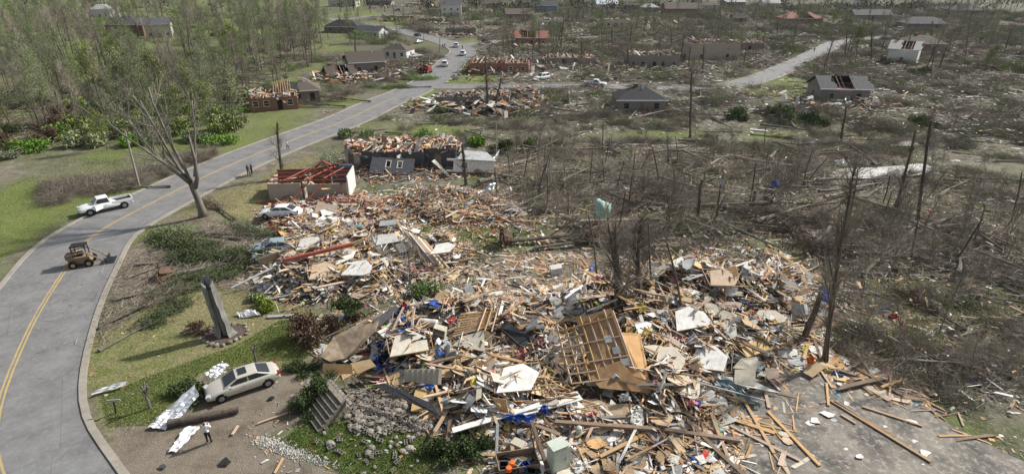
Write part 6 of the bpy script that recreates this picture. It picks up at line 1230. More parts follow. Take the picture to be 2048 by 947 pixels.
box_thing('cabinet_box', 1585, 630, (.8, .9, 1.0), MT['greyp'], 'pale grey appliance tilted at the foot of the short torn trunk', 'appliance', (R(60), R(20), R(40)), [('door', (0, -.46, .5), (.7, .04, .85), MT['white'])], .5)
o = obj('wooden_shelf', None, None, S(878, 675, .4), (R(10), R(12), R(-12)), 'open wooden shelf box standing right of the water heater', 'shelf')
for c, d in [((0, 0, 0), (.95, .5, .06)), ((0, 0, 1.15), (.95, .5, .06)), ((0, 0, .55), (.9, .48, .05))]: MB().box(c, d).build('shelf_board', MT['cream'], o)
for s in (-1, 1): MB().box((s * .46, 0, .58), (.05, .5, 1.1)).build('side_panel', MT['cream'], o)
MB().box((0, .24, .58), (.9, .03, 1.1)).build('back_panel', MT['oldwood'], o)
for px, py, lb, sc in [(790, 722, 'dark wood chest of drawers lying left of the corrugated panel', 1.0), (908, 722, 'dark grey cabinet box behind the corrugated panel', .7), (940, 590, 'grey air conditioner box behind the wooden shelf', .8), (920, 605, 'cream drawer unit by the garden edge behind the heap', .8)]:
    box_thing('cabinet', px, py, (1.0 * sc, .6 * sc, .9 * sc), {790: MT['oldwood'], 908: MT['greyp'], 940: MT['greyp'], 920: MT['cream']}[px], lb, 'cabinet', (R(20), R(15), R(px)), [('drawer', (0, -.31 * sc, (.2 + .28 * k) * sc), (.9 * sc, .04, .24 * sc), MT['oldwood'] if px == 790 else K_) for k in range(3)], .2)
o = obj('ball', None, None, S(1393, 806, .15), None, 'dark blue ball at the front right of the heap', 'ball')
n = 14; secs = [[(math.cos(t) * .32 * math.sin(p), math.sin(t) * .32 * math.sin(p), -.32 * math.cos(p)) for t in np.linspace(0, 6.283, 16, endpoint=False)] for p in np.linspace(.08, 3.06, n)]
MB().loft(secs).build('shell', mat('ball_blue', (.03, .05, .28), rough=.25, var=0), o, smooth=True); MB().tube([(0, 0, .31), (0, 0, .335)], .04, 8).build('valve_cap', MT['greyp'], o)
# birdhouse-like blue grey box on stand
o = obj('birdhouse', None, None, S(1225, 775, .2), (R(-8), R(6), R(10)), 'pale blue birdhouse on a flat board below the wall frame', 'birdhouse'); MB().box((0, 0, .35), (.3, .05, .8)).build('back_board', MT['greyp'], o); MB().box((0, -.15, .75), (.4, .35, .45)).build('box', PBL, o); MB().poly([(-.3, -.4, .98), (0, -.4, 1.2), (0, .1, 1.2), (-.3, .1, .98)], .04).poly([(.3, -.4, .98), (.3, .1, .98), (0, .1, 1.2), (0, -.4, 1.2)], .04).build('roof', MT['greyp'], o); MB().tube([(0, -.34, .78), (0, -.31, .78)], .07, 10).build('hole', K_, o)
# cart with tyres and buckets at the bottom
o = obj('garden_cart', None, None, V3(1035, 940, .0), (0, 0, R(12)), 'dark cart with crates and orange buckets at the bottom edge beside the utility cabinet', 'cart')
MB().box((0, 0, .55), (2.4, 1.3, .08)).build('deck', MT['oldwood'], o)
for x, y, d in [(0, -.66, (2.4, .05, .4)), (0, .66, (2.4, .05, .4)), (-1.2, 0, (.05, 1.3, .4)), (1.2, 0, (.05, 1.3, .4))]: MB().box((x, y, .78), d).build('side_board', MT['oldwood'], o)
for i, x in enumerate((-.8, .9)): MB().tube([(x, -.78, .35), (x, -.66, .35)], .36, 16).build('wheel', MT['tyre'], o)
for k, (x, y, m) in enumerate([(-.8, .2, 'navy'), (-.2, -.2, 'black'), (.5, .2, 'blue'), (.8, -.3, 'black'), (0, .35, 'greyp')]): one('crate', MB().box((0, 0, .02), (.5, .4, .03)).box((-.24, 0, .18), (.03, .4, .3)).box((.24, 0, .18), (.03, .4, .3)).box((0, -.19, .18), (.5, .03, .3)).box((0, .19, .18), (.5, .03, .3)), MT[m], ['navy crate at the left end of the dark cart', 'black crate at the front of the dark cart', 'blue crate near the middle of the dark cart', 'black crate at the right end of the dark cart', 'grey crate at the back of the dark cart'][k], 'crate', loc=V3(1035, 940, .6) + Vector((x, y, .0)), rot=(0, 0, k))
for k, (x, y) in enumerate([(-.5, -.05), (-.3, .35)]): one('bucket', MB().tube([(0, 0, 0), (0, 0, .3), (0, 0, .32), (0, 0, .3), (0, 0, .06)], [.13, .17, .185, .15, .11], 12), MT['orange'], ['orange bucket in front on the dark cart', 'orange bucket behind on the dark cart'][k], 'bucket', loc=V3(1035, 940, .95) + Vector((x, y, 0)))
for k, (px, py) in enumerate([(1010, 925), (1062, 930)]): one('tyre', MB().tube([(math.cos(t) * .33, math.sin(t) * .33, .0) for t in np.linspace(0, 6.283, 17)], .12, 8, caps=False), MT['tyre'], ['loose tyre at the left of the dark cart', 'loose tyre between dark cart and utility cabinet'][k], 'tyre', loc=S(px, py, .35), rot=(R(50), 0, k))
# white metal sheets by the sedan
def crinkle(pts, m, label, n=16, amp=.09, seed=3, name='metal_sheet', ribs=4):
    P = [V3(*p) for p in pts]; A, B_, C_, D_ = P; r_ = np.random.default_rng(seed); V = []; w = 7
    for i in range(n):
        for j in range(w):
            u, v = i / (n - 1), j / (w - 1); p = (A * (1 - u) + B_ * u) * (1 - v) + (D_ * (1 - u) + C_ * u) * v - A; V.append(np.array(p) + np.array([0, 0, (amp if j % 2 else 0) + .35 * amp * math.sin(u * 11 + j) + (.3 if j == 0 else 0) * amp]) + r_.normal(0, .03, 3))
    idx = np.arange(n * w).reshape(n, w); F = np.stack([idx[:-1, :-1], idx[:-1, 1:], idx[1:, 1:], idx[1:, :-1]], -1).reshape(-1, 4); o = obj(name, mk(name, V, [F], [m]), None, A, None, label, 'metal sheet'); q = o.modifiers.new('s', 'SOLIDIFY'); q.thickness = .015; return o
crinkle([(300, 852, .1), (388, 768, .9), (398, 790, .9), (345, 852, .1)], MT['metal'], 'large torn silver roofing sheet leaning between the shrub and the beige sedan')
crinkle([(295, 855, .15), (330, 820, .5), (368, 822, .3), (332, 858, .1)], MT['gutter'], 'crumpled lower end of white roofing sheet before the log', seed=5)
crinkle([(337, 902, .12), (372, 852, .2), (402, 852, .2), (352, 904, .12)], MT['gutter'], 'white ribbed metal sheet flat on the drive beside the man', seed=8, amp=.05)
crinkle([(405, 750, .9), (435, 730, 1.1), (458, 728, 1.2), (432, 758, .8)], MT['gutter'], 'crumpled white metal over the shrub behind the sedan', seed=2, amp=.2)
crinkle([(183, 790, .2), (196, 778, .3), (254, 762, .4), (248, 770, .3)], MT['gutter'], 'long bent metal strip at the left kerb', seed=7, amp=.06)
one('log', MB().tube([V3(336, 846, .28), V3(400, 834, .3), V3(477, 818, .28)], [.26, .24, .2], 12), MT['bark'], 'thick sawn log lying in front of the beige sedan', 'log')
# street name post, bare crape myrtles, shrubs
o = obj('street_sign', None, None, V3(232, 826, 0), (0, 0, R(10)), 'small leaning street sign post on the front lawn corner', 'sign'); MB().tube([(0, 0, -.1), (.12, 0, 1.0)], .05, 6).build('post', MT['dark'], o); MB().box((.14, 0, 1.08), (.8, .05, .18)).build('sign_panel', MT['greyp'], o)
def knob_tree(px, py, h, label, n=9):
    b = MB(); r_ = np.random.default_rng(px); b.tube([(0, 0, -.1), (.02, 0, h * .35), (0, 0, h * .5)], [.1, .08, .07], 7)
    for i in range(n): a = i * 2.4; s = .3 + .4 * r_.random(); p = [(0, 0, h * .45), (math.cos(a) * .25 * s, math.sin(a) * .25 * s, h * .7), (math.cos(a) * .6 * s, math.sin(a) * .6 * s, h * (.85 + .15 * r_.random()))]; b.tube(p, [.05, .04, .045], 5)
    return b.build('pruned_tree', MT['barkl'], None, loc=V3(px, py, 0), label=label, cat='tree')
knob_tree(300, 816, 2.0, 'small hard pruned tree on the lawn by the street sign'); knob_tree(512, 722, 1.6, 'small pruned tree at the lawn edge behind the sedan', 6)
put_shrub(SH['dark'], V3(376, 785, 0), (1.1, 1.1, .95), 'rounded green brown shrub behind the torn metal sheet'); put_shrub(SH['dark'], V3(595, 738, 0), (.9, .8, .7), 'small bright shrub right behind the sedan'); 
for i, (px, py, s_) in enumerate([(880, 905, 1.0), (908, 912, 1.0), (940, 902, 1.0), (965, 892, .9)]): put_shrub(SH['dark'], S(px, py, 0, False), (s_, s_ * .8, s_ * .95), ['boxwood at the left end of the hedge below the white fascia board', 'second boxwood from the left in the hedge below the fascia', 'third boxwood from the left in the hedge below the fascia', 'boxwood at the right end of the hedge below the fascia'][i], 'boxwoods of the front hedge', rz=i)
for i, (px, py, z, s_) in enumerate([(607, 818, .1, .8), (622, 795, .6, .85), (640, 772, 1.1, .75)]): put_shrub(SH['dark'], V3(px, py, z), s_, ['ivy mound at the foot of the garden steps', 'ivy mound halfway up beside the garden steps', 'ivy mound at the top of the garden steps'][i], 'ivy beside the garden steps', 'ivy', 'ivy', rz=i)
for px, py, k, s_, lb in [(612, 672, 'brown', 1.7, 'reddish brown leafless shrub in the yard behind the roof slab'), (662, 655, 'brown', .9, 'small brown shrub left of the little evergreen'), (706, 632, 'brown', .9, 'small brown shrub right of the little evergreen'), (538, 618, 'light', .9, 'yellow green shrub beside the porch slab'), (515, 600, 'green', .8, 'green shrub in the porch planter'), (668, 402 + 40, 'green', .6, 'small round green shrub by the wreckage')]: put_shrub(SH[k], S(px, py, 0, False), s_, lb)
o = obj('small_evergreen', None, None, S(692, 640, 0, False), None, 'little evergreen tree on a thin stem in the yard behind the roof slab', 'tree'); MB().tube([(0, 0, -.1), (.05, 0, 1.2), (0, 0, 1.9)], [.07, .06, .04], 6).build('trunk', MT['bark'], o); obj('foliage', SH['dark'][1], o, (0, 0, 1.2), scale=(.9, .9, 1.1))
put('bare_tree', SAP[1], S(825, 600, 0), 1, 1.0, 'small bare tree growing in the wreckage behind the roof slab', 'tree')
put_shrub(SH['mid'], S(855, 585, .2), 1.2, 'low green bush around the small bare tree in the wreckage'); put_shrub(SH['mid'], S(1290, 668, 0), .7, 'small green bush right of the plywood sheet')
# torn half-round trunk standing on the lawn with a ring of stones
tr = obj('torn_trunk', None, None, V3(452, 668, 0), None, 'tall hollow torn grey trunk standing in a ring of stones on the lawn', 'broken tree')
def trunk_shell():
    b = MB(); hs_ = [0, .3, .7, 1.2, 1.8, 2.4, 3.0, 3.6, 4.2, 4.6, 5.0]; r0 = [1., .78, .68, .6, .62, .57, .58, .55, .56, .52, .5]; secs = []
    for i, (h, r_) in enumerate(zip(hs_, r0)):
        lean = -.10 * h; s = []; op = min(1, h / 2.2) * .9
        for a in np.linspace(R(-48), R(262), 6): s.append((lean + math.cos(a) * r_ * .98, math.sin(a) * r_ * .8, h + (.35 * math.sin(a) if i == 10 else 0)))
        for a in np.linspace(R(262), R(-48), 6): q = r_ * (1 - .45 * max(op, .3)); s.append((lean + math.cos(a) * q * .9 + .0, math.sin(a) * q * .7, h + (.35 * math.sin(a) if i == 10 else 0)))
        secs.append(s)
    secs = [[tuple(np.array(v) + (jr.normal(0, .035, 3) * (1, 1, 1.5 if j_ == len(secs) - 1 else .3))) for v in s_] for j_, s_ in enumerate(secs)]; b.loft(secs); return b
jr = np.random.default_rng(5)
trunk_shell().build('trunk', mat('grey_torn_bark', (.26, .26, .24), (.12, .12, .108), ns=4, stretch=(1, 1, .2), var=0, bump=.6, bs=8), tr)
MB().tube([(.0, .05, 0), (-.5, .1, 4.2)], [.3, .2], 7).build('heartwood', MT['greywood'], tr)
mulch = sheet(np.array([(V3(452, 668, 0).x + 1.6 * math.cos(a) * (1 + .1 * math.sin(3 * a)), V3(452, 668, 0).y + 1.5 * math.sin(a)) for a in np.linspace(0, 6.28, 24, endpoint=False)]), .05, 'mulch_bed', mat('mulch', (.075, .05, .038), (.12, .09, .07), ns=8, var=0, bump=.8), th=.15)
def rock_mesh(seed):
    r_ = np.random.default_rng(seed); b = MB(); n = 7; secs = [[(math.cos(t) * s * q, math.sin(t) * s * q * .8, z) for t, q in zip(np.linspace(0, 6.283, n, endpoint=False), .8 + .4 * r_.random(n))] for s, z in ((.35, -.25), (.5, -.05), (.42, .2), (.18, .3))]; b.loft(secs); return b.mesh('rock', MT['stone'])
ROCK = [rock_mesh(i) for i in range(5)]
for i in range(20):
    a = i / 20 * 6.283; c = V3(452, 668, 0); s_ = .3 + .3 * rng.random()
    obj('ring_stone', ROCK[i % 5], None, (c.x + (1.45 + .3 * rng.random()) * math.cos(a), c.y + (1.4 + .3 * rng.random()) * math.sin(a), .06), (0, 0, a * 3), 'rounded grey stone in the ring around the tall torn trunk', 'stone', 'stones ringing the torn trunk', scale=s_)
o = obj('root_clump', None, None, V3(395, 662, 0), (0, 0, R(20)), 'brown uprooted shrub clump left of the tall torn trunk', 'uprooted shrub'); obj('foliage', SH['brown'][1], o, scale=(1.1, .8, .7)); obj('stem', SH['dark'][0], o, scale=.8); MB().tube([(-1.3, 0, .1), (-.6, .1, .25), (0, 0, .2)], .06, 5).build('branch', MT['bark'], o)
# poles
def pole(px, py, tx, ty, label, r_=.14, cross=True):
    p = V3(px, py, 0); t = PD(tx, ty, p.y + .3) - p; o = obj('utility_pole', None, None, p, None, label, 'utility pole'); MB().tube([(0, 0, -.2), tuple(t)], [r_, r_ * .7], 8).build('pole', MT['greywood'], o)
    if cross: MB().box((0, 0, 0), (1.6, .12, .12)).build('crossarm', MT['greywood'], o, loc=t * .96)
    return o
pole(279, 374, 250, 262, 'grey wooden pole leaning on the lawn strip left of the main road', .16, False); pole(968, 82, 966, 42, 'pole beside the upper road curb', .14); pole(879, 104, 880, 62, 'pole by the dark parked vehicle on the road bend', .14); pole(847, 81, 849, 50, 'pole above the dark car at the upper bend', .12); pole(993, 322, 992, 245, 'grey pole wrapped with torn metal right of the crushed shed', .12, False)
crinkle([(975, 330, .3), (993, 318, .5), (1000, 300, 1.8), (988, 318, 1.)], MT['metal'], 'torn metal wrapped at the foot of the grey pole', seed=9, amp=.25)
crinkle([(965, 390, .2), (980, 398, .2), (992, 365, 1.6), (978, 368, 1.6)], MT['metal'], 'bent grey metal standing in the brush below the grey pole', seed=12, amp=.15)
cloth([(893, 350, .5), (898, 350, .5), (870, 318, 3.3), (862, 322, 3.3)], MT['white'], 'white ribbon of siding curling off the charcoal wing', 'siding_strip', 'siding', .12, 8)
crinkle([(500, 515, .5), (560, 500, .9), (590, 510, .7), (520, 525, .4)], MT['metal'], 'bent grey metal scraps over the crushed pale blue car', seed=21, amp=.3); crinkle([(470, 628, .15), (500, 618, .4), (520, 628, .3), (480, 636, .1)], MT['gutter'], 'white plastic pool shell on the lawn by the porch', seed=22, amp=.15)
board((1720 - 184, 0 + 262), (1700 - 200, 258), .8, MT['white'], 'white rectangular board on the green strip', .1, .1); board((1400, 765), (1530, 800), .12, MT['greyp'], 'grey pipe along the green tarp', .6, .3)
board((535, 633), (588, 630), .35, MT['greyp'], 'pale blue grey strip on the grass before the porch', .1, .1, .12)
board((1790, 0 + 355 + 20), (1830, 400), .2, MT['greyp'], 'bent grey metal pole at the right beyond the path', 3., 1.)
b = board((520, 530), (560, 515), .12, MT['oldwood'], 'dark brown board wall beside the crushed car', .4, .4, 1.5)
# long planks on the concrete slab and right side
for i, (a, b_, w, m, lb) in enumerate([
    ((1662, 800), (1862, 922), .22, 'pine', 'longest pine plank lying diagonally on the concrete slab'), ((1668, 802), (1790, 872), .2, 'oldwood', 'dark plank alongside the longest plank on the slab'), ((1725, 812), (1845, 851), .14, 'pine', 'single straight pine batten alone on the concrete slab'), ((1682, 828), (1712, 846), .16, 'pine', 'short pine offcut left of the long plank on the slab'),
    ((1653, 765), (1657, 810), .16, 'pine', 'short pine board at the top edge of the slab'), ((1640, 738), (1665, 775), .18, 'pine', 'pine board under the tan door panel'), ((1680, 708), (1865, 800), .22, 'pine', 'long pine plank running along the upper right side of the slab'), ((1695, 745), (1745, 788), .25, 'oldwood', 'brown plank by the long upper right plank'), ((1740, 755), (1820, 805), .2, 'pine', 'pine batten right of the brown plank pair'),
    ((1730, 770), (1780, 800), .45, 'ply', 'wide tan board beside the pine batten on the slab edge'), ((1488, 800), (1548, 905), .2, 'pine', 'pine stud sloping across the left edge of the slab'), ((1536, 822), (1640, 930), .22, 'pine', 'long pine stud crossing the two boards on the slab'), ((1460, 850), (1600, 920), .22, 'pine', 'long pine stud pointing right on the lower left slab'), ((1468, 838), (1550, 865), .3, 'pine', 'wide pine board at the left edge of the slab'),
    ((1560, 930), (1568, 905), .3, 'pine', 'short upright pine block at the lower slab'), ((1492, 915), (1503, 888), .15, 'pine', 'short pine stub left of the pine block'), ((1700, 722), (1790, 762), .18, 'oldwood', 'weathered rail along the upper right side of the slab'), ((1840, 765), (1866, 790), .3, 'ply', 'tan board end at the right edge of the slab'),
    ((1560, 780), (1535, 755), .16, 'pine', 'pine stud beside the white long panel'), ((1530, 780), (1538, 815), .22, 'pine', 'pair of short pine boards below the white panel'), ((515, 846), (582, 822), .12, 'pine', 'thin pine strip on the gravel drive'), ((549, 945), (566, 915), .12, 'pine', 'thin orange brown strip at the bottom of the drive'), ((464, 868), (476, 850), .16, 'pine', 'small yellow wood block on the drive right of the man')]):
    board(a, b_, w, MT[m], lb, .12, .12, .07, 'lumber_plank', 'lumber plank')
for px, py, w, m, lb in [(450, 922, .8, 'black', 'dark shingle scrap low on the drive'), (325, 932, .5, 'shingle', 'dark scrap near the bottom left of the drive'), (543, 795, .5, 'black', 'dark scrap by the rear wheel of the sedan'), (1630, 840, .7, 'white', 'white paper scrap on the slab, left one'), (1655, 828, .9, 'white', 'crumpled white plastic on the slab, right of the paper'), (1718, 912, .6, 'white', 'white tangled hanger on the lower slab'), (1850, 905, .7, 'white', 'white scrap at the right edge of the slab'), (1595, 725, 1.2, 'white', 'white sheet heap at the top corner of the slab'), (1575, 880, .9, 'ply', 'tan torn chipboard on the lower left slab'), (1568, 868, .8, 'cream', 'cream hexagonal board on the lower left slab'), (1680, 768, .5, 'white', 'small white scrap near the top of the slab'), (970, 905, .9, 'cream', 'cream crumpled cushion at the right end of the hedge')]:
    p = G(px, py, .12); n = 7; r_ = np.random.default_rng(px); P = [(math.cos(t) * w * .5 * q, math.sin(t) * w * .4 * q, .04 * r_.random()) for t, q in zip(np.linspace(0, 6.283, n, endpoint=False), .6 + .6 * r_.random(n))]
    MB().poly(P, .03).build('scrap', MT[m], None, loc=p, label=lb, cat='scrap')

# broken stud wall sections lying in the heaps
def stud_wall(seed, w, h, skin, sm):
    r_ = np.random.default_rng(seed); parts = []; b = MB()
    parts.append(('bottom_plate', MB().box((0, -h / 2, 0), (w, .05, .1)), 'pine')); parts.append(('top_plate', MB().box((0, h / 2, 0), (w * .9, .05, .1)), 'pine'))
    n = int(w / .4); 
    for i in range(n + 1):
        if r_.random() < .85: parts.append(('stud', MB().box((-w / 2 + i * w / n, r_.normal(0, .05), 0), (.05, h * (.7 + .35 * r_.random()), .1), (0, 0, r_.normal(0, .04))), 'pine'))
    if skin: P = [(-w * .5, -h * .5, .07), (w * (.1 + .4 * r_.random()), -h * .5, .07), (w * .4, h * .1, .07), (w * .1, h * .5, .07), (-w * .3, h * .4, .07)]; parts.append(('sheathing', MB().poly(P, .02), sm))
    return parts
for i, (px, py, w, h, az, tx, sk, sm, lb) in enumerate([
    (820, 690, 3.2, 2.0, .3, .3, 1, 'cream', 'stud wall section with cream skin below the water heater'), (960, 730, 2.8, 2.2, 1.2, -.3, 1, 'pine', 'stud wall section with pine boards above the corrugated panel'), (1040, 760, 3.4, 2.2, .1, .25, 1, 'white', 'stud wall section with white skin above the blue tarp'), (1120, 780, 2.4, 1.8, 2., .4, 0, '', 'open stud frame left of the birdhouse'),
    (1420, 720, 3., 2.2, -.3, .3, 1, 'white', 'stud wall section with white skin above the green tarp'), (1500, 690, 3.2, 2.2, .5, .2, 1, 'ply', 'stud wall section with tan skin left of the torn trunk'), (1380, 640, 3.2, 2., .2, .35, 1, 'white', 'stud wall section with white skin right of the leaning plywood'), (1450, 560, 3.6, 2.2, .1, .2, 1, 'ply', 'tan skinned wall section flat beside the blanket'),
    (1540, 640, 3., 1.8, -.4, .2, 1, 'cream', 'cream skinned wall section below the yellow green blanket'), (1000, 600, 2.6, 2., .4, .2, 0, '', 'open stud frame behind the slatted pine fan'), (1340, 720, 2.8, 2., 1., .3, 1, 'cream', 'cream skinned wall section right of the plywood sheet'), (650, 545, 3., 2., .4, .35, 1, 'ply', 'tan skinned wall section at the front of the left heap'),
    (720, 540, 3., 2., -.2, .3, 1, 'white', 'white skinned wall section in the left heap below the crest'), (760, 560, 2.6, 1.8, .8, .3, 0, '', 'open stud frame at the foot of the left heap'), (890, 500, 2.8, 1.6, .1, .2, 1, 'white', 'white skinned wall section at the right end of the left heap'), (700, 470, 3., 2., 1.9, .3, 1, 'greyp', 'grey skinned wall section behind the long red brown beam'),
    (1180, 840, 2.4, 1.6, .2, .2, 0, '', 'open stud frame behind the dark long beam'), (1300, 690, 2.6, 2., -.5, .3, 0, '', 'open stud frame right of the tilted wall frame'), (620, 490, 2.6, 1.6, .2, .4, 1, 'white', 'white skinned wall section by the crushed pale blue car')]):
    p = S(px, py, .3); o = obj('stud_wall', None, None, p + Vector((0, 0, .25)), (tx, .1 * math.sin(i * 3), az), lb, 'wall section')
    for nm, b, m in stud_wall(i, w, h, sk, sm): b.build(nm, MT[m], o)
# ---------------- pieces that repeat ----------------
LM = [(700, 660, 'the brown roof slab'), (857, 637, 'the water heater'), (845, 750, 'the corrugated cream panel'), (1050, 835, 'the blue tarp'), (1050, 680, 'the dark roof slab'), (1200, 690, 'the tilted wall frame'), (1340, 780, 'the lime green cloth'), (1290, 830, 'the plywood with white grate'), (1400, 690, 'the middle right of the main heap'), (1500, 590, 'the yellow green blanket'), (1490, 750, 'the green tarp'), (1600, 700, 'the torn trunk at the heap end'), (1400, 560, 'the fallen branches behind the heap'), (1100, 600, 'the grey slatted panel'), (960, 600, 'the garden edge'), (1120, 900, 'the utility cabinet'), (1400, 880, 'the dark beam near the slab'),
      (780, 470, 'the crest of the left collapsed house'), (600, 520, 'the long red brown beam'), (620, 580, 'the porch rubble'), (850, 530, 'the fan of rafters'), (740, 570, 'the back of the left heap'), (560, 430, 'the wrecked white car'), (680, 440, 'the tipped appliances'), (820, 410, 'the root plate in the middle wreckage'), (950, 430, 'the lawn patch'), (780, 320, 'the charcoal house'), (1000, 545, 'the bare concrete path'), (1660, 780, 'the concrete slab'), (1780, 650, 'the right edge grass')]
LMG = np.array([G(a, b)[:2] for a, b, _ in LM])
def lm(p): return LM[int(np.argmin(((LMG - p) ** 2).sum(1)))][2]
def jagged(L, w, t, seed, n=2):
    """a plank with torn ends"""
    r_ = np.random.default_rng(seed); V = []; secs = []
    e0, e1 = r_.random(4) * .12 * L, r_.random(4) * .12 * L; bow = (r_.random() - .5) * .04 * L
    yz = [(-w / 2, -t / 2), (w / 2, -t / 2), (w / 2, t / 2), (-w / 2, t / 2)]
    secs.append([(-L / 2 + e0[i], y, z) for i, (y, z) in enumerate(yz)]); secs.append([(0, y, z + bow) for y, z in yz]); secs.append([(L / 2 - e1[i], y, z) for i, (y, z) in enumerate(yz)])
    return MB().loft(secs)
def torn(w, h, t, seed, n=8):
    r_ = np.random.default_rng(seed); th = np.sort(np.linspace(0, 6.283, n, endpoint=False) + r_.random(n) * .5); P = []
    for a in th:
        c, s = math.cos(a), math.sin(a); k = 1 / max(abs(c), abs(s)); k = k * (.75 + .3 * r_.random()); P.append((c * k * w / 2, s * k * h / 2, 0))
    return MB().poly(P, t)
def crump(w, seed, n=6, rough=.3):
    r_ = np.random.default_rng(seed); V = []; 
    for j in range(n):
        for i in range(n): V.append(((i / (n - 1) - .5) * w + r_.normal(0, .05 * w), (j / (n - 1) - .5) * w * .7 + r_.normal(0, .05 * w), abs(r_.normal(0, rough * w * .5))))
    idx = np.arange(n * n).reshape(n, n); F = np.stack([idx[:-1, :-1], idx[:-1, 1:], idx[1:, 1:], idx[1:, :-1]], -1).reshape(-1, 4); b = MB(); b.add(V, F); return b
def blk():
    b = MB(); b.box((0, -.085, 0), (.4, .03, .2)).box((0, .085, 0), (.4, .03, .2))
    for x in (-.185, 0, .185): b.box((x, 0, 0), (.03, .14, .2))
    return b
def doorm():
    b = MB().box((0, 0, 0), (2.0, .85, .04)); [b.box((x, y, .025), (.75, .3, .02)) for x in (-.5, .45) for y in (-.2, .2)]; return b
def winm():
    b = MB(); [b.box(*z) for z in [((0, .5, 0), (1.3, .08, .08)), ((0, -.5, 0), (1.3, .08, .08)), ((.62, 0, 0), (.08, .92, .08)), ((-.62, 0, 0), (.08, .92, .08)), ((0, 0, 0), (.04, .92, .05)), ((.31, 0, 0), (.54, .03, .04)), ((-.31, 0, 0), (.54, .03, .04))]]; return b
def meshes(f, mats): return [(f(i).mesh('piece', MT[m]), m) for i, m in enumerate(mats)]
cname = dict(pine='fresh pine', oldwood='weathered brown', greywood='grey weathered', redwood='red stained', white='white', ply='tan', orangeply='orange tan', cream='cream', greyp='grey', shingle='dark', brownsh='brown', red='red', blue='blue', navy='dark navy', teal='teal', lime='lime green', pink='pink', yellow='yellow', orange='orange', black='black', conc='pale concrete', block='grey', stone='grey brown', brick='red', metal='silver', gutter='white metal')
MAINS = [(Z_MAIN, .62), (Z_LEFT, .22), (Z_CAR, .05), (Z_MID, .04), (Z_FRONT, .03), (Z_RIGHT, .04)]
def pick(zs, n):
    out = []
    for z, w in zs: out.append(sample(z, max(1, int(round(n * w)))))
    return np.vstack(out)[:max(n, 1)]
def repeat(name, cat, word, protos, n, zs, tilt=.3, lift=(.0, .35), smin=.6, smax=1.5, seed=0):
    r_ = np.random.default_rng(seed + 100); Q = pick(zs, n * 2); Q = Q[~np.any([inside(h_, Q[:, 0], Q[:, 1]) for h_ in HEROP], 0)]; Q = Q[np.linspace(0, len(Q) - 1, min(n, len(Q))).astype(int)]; PZ = terrain(Q[:, 0], Q[:, 1]) + pile(Q[:, 0], Q[:, 1])
    for i, (p, z) in enumerate(zip(Q, PZ)):
        me, mk_ = protos[r_.integers(0, len(protos))]; s = smin + (smax - smin) * r_.random() ** 1.5; up = abs(r_.normal(0, tilt))
        place = lm(p); sz = 'small' if s < smin + (smax - smin) * .2 else 'large' if s > smin + (smax - smin) * .55 else 'medium sized'
        deep = min(1., float(pile(p[:1], p[1:])[0]) / .5); tx, ty, az = r_.normal(0, tilt) * deep, r_.normal(0, tilt) * deep, r_.random() * 6.28; tl = 'steeply tilted' if abs(tx) + abs(ty) > 1.6 * tilt else 'tilted' if abs(tx) + abs(ty) > .7 * tilt else 'flat lying'; lb = f'{sz} {tl} {cname[mk_]} {word} near {place}'
        deep = min(1., float(pile(p[:1], p[1:])[0]) / .5)
        obj(name, me, None, (p[0], p[1], z + .05 + lift[0] + (lift[1] - lift[0]) * r_.random() * deep), (tx, ty, az), lb, cat, lb + ', several', scale=s)
PLK = [(jagged(L, w, t, i).mesh('plank', MT[m]), m) for i, (L, w, t, m) in enumerate([(2.6, .14, .05, 'pine'), (3.4, .12, .06, 'pine'), (1.8, .16, .05, 'pine'), (2.2, .10, .05, 'pine'), (2.8, .2, .05, 'oldwood'), (3.6, .15, .08, 'oldwood'), (1.6, .12, .05, 'pine'), (2.4, .12, .06, 'greywood'), (2.4, .14, .04, 'white'), (2., .2, .04, 'cream'), (4.2, .14, .06, 'pine')])]
repeat('lumber_plank', 'lumber plank', 'plank', PLK, 300, MAINS, .2, (.2, .65), .9, 1.9, 1)
PLY = [(torn(1.3, .9, .03, i).mesh('ply', MT[m]), m) for i, m in enumerate(['ply', 'ply', 'orangeply', 'ply', 'ply', 'cream'])]
repeat('plywood_sheet', 'plywood sheet', 'plywood piece', PLY, 200, MAINS, .3, (.1, .5), .6, 1.9, 2)
DRY = [(torn(1.2, .8, .03, 40 + i).mesh('dry', MT[m]), m) for i, m in enumerate(['white', 'white', 'cream', 'white', 'greyp'])]
repeat('drywall_piece', 'drywall piece', 'drywall piece', DRY, 240, MAINS, .3, (.1, .5), .5, 1.9, 3)
SID = [(jagged(2.6, w, .02, 60 + i).mesh('siding', MT[m]), m) for i, (w, m) in enumerate([(.22, 'white'), (.3, 'white'), (.18, 'gutter'), (.26, 'greyp'), (.2, 'cream')])]
repeat('siding_strip', 'siding strip', 'siding strip', SID, 130, MAINS, .25, (0, .5), .5, 1.3, 4)
SHG = [(torn(1.3, 1., .05, 80 + i).mesh('shg', MT[m]), m) for i, m in enumerate(['shingle', 'shingle', 'brownsh', 'greyp'])]
repeat('shingle_sheet', 'shingle sheet', 'shingle sheet', SHG, 80, MAINS, .3, (0, .3), .5, 1.4, 5)
CLO = [(crump(.9, i).mesh('cloth', MT[m]), m) for i, m in enumerate(['navy', 'blue', 'white', 'white', 'red', 'black', 'pink', 'navy', 'yellow', 'white', 'greyp', 'teal', 'lime'])]
repeat('clothing', 'clothing', 'cloth bundle', CLO, 170, MAINS, .2, (0, .15), .4, 1.1, 6)
DK = [m_ for m_ in CLO if m_[1] in ('navy', 'black', 'blue')]
repeat('clothing', 'clothing', 'garment heap', DK, 60, [(GP([(735, 690), (770, 630), (830, 600), (900, 640), (890, 720), (800, 735), (740, 720)], 1.), 1.)], .2, (.2, .5), .5, 1.4, 16)
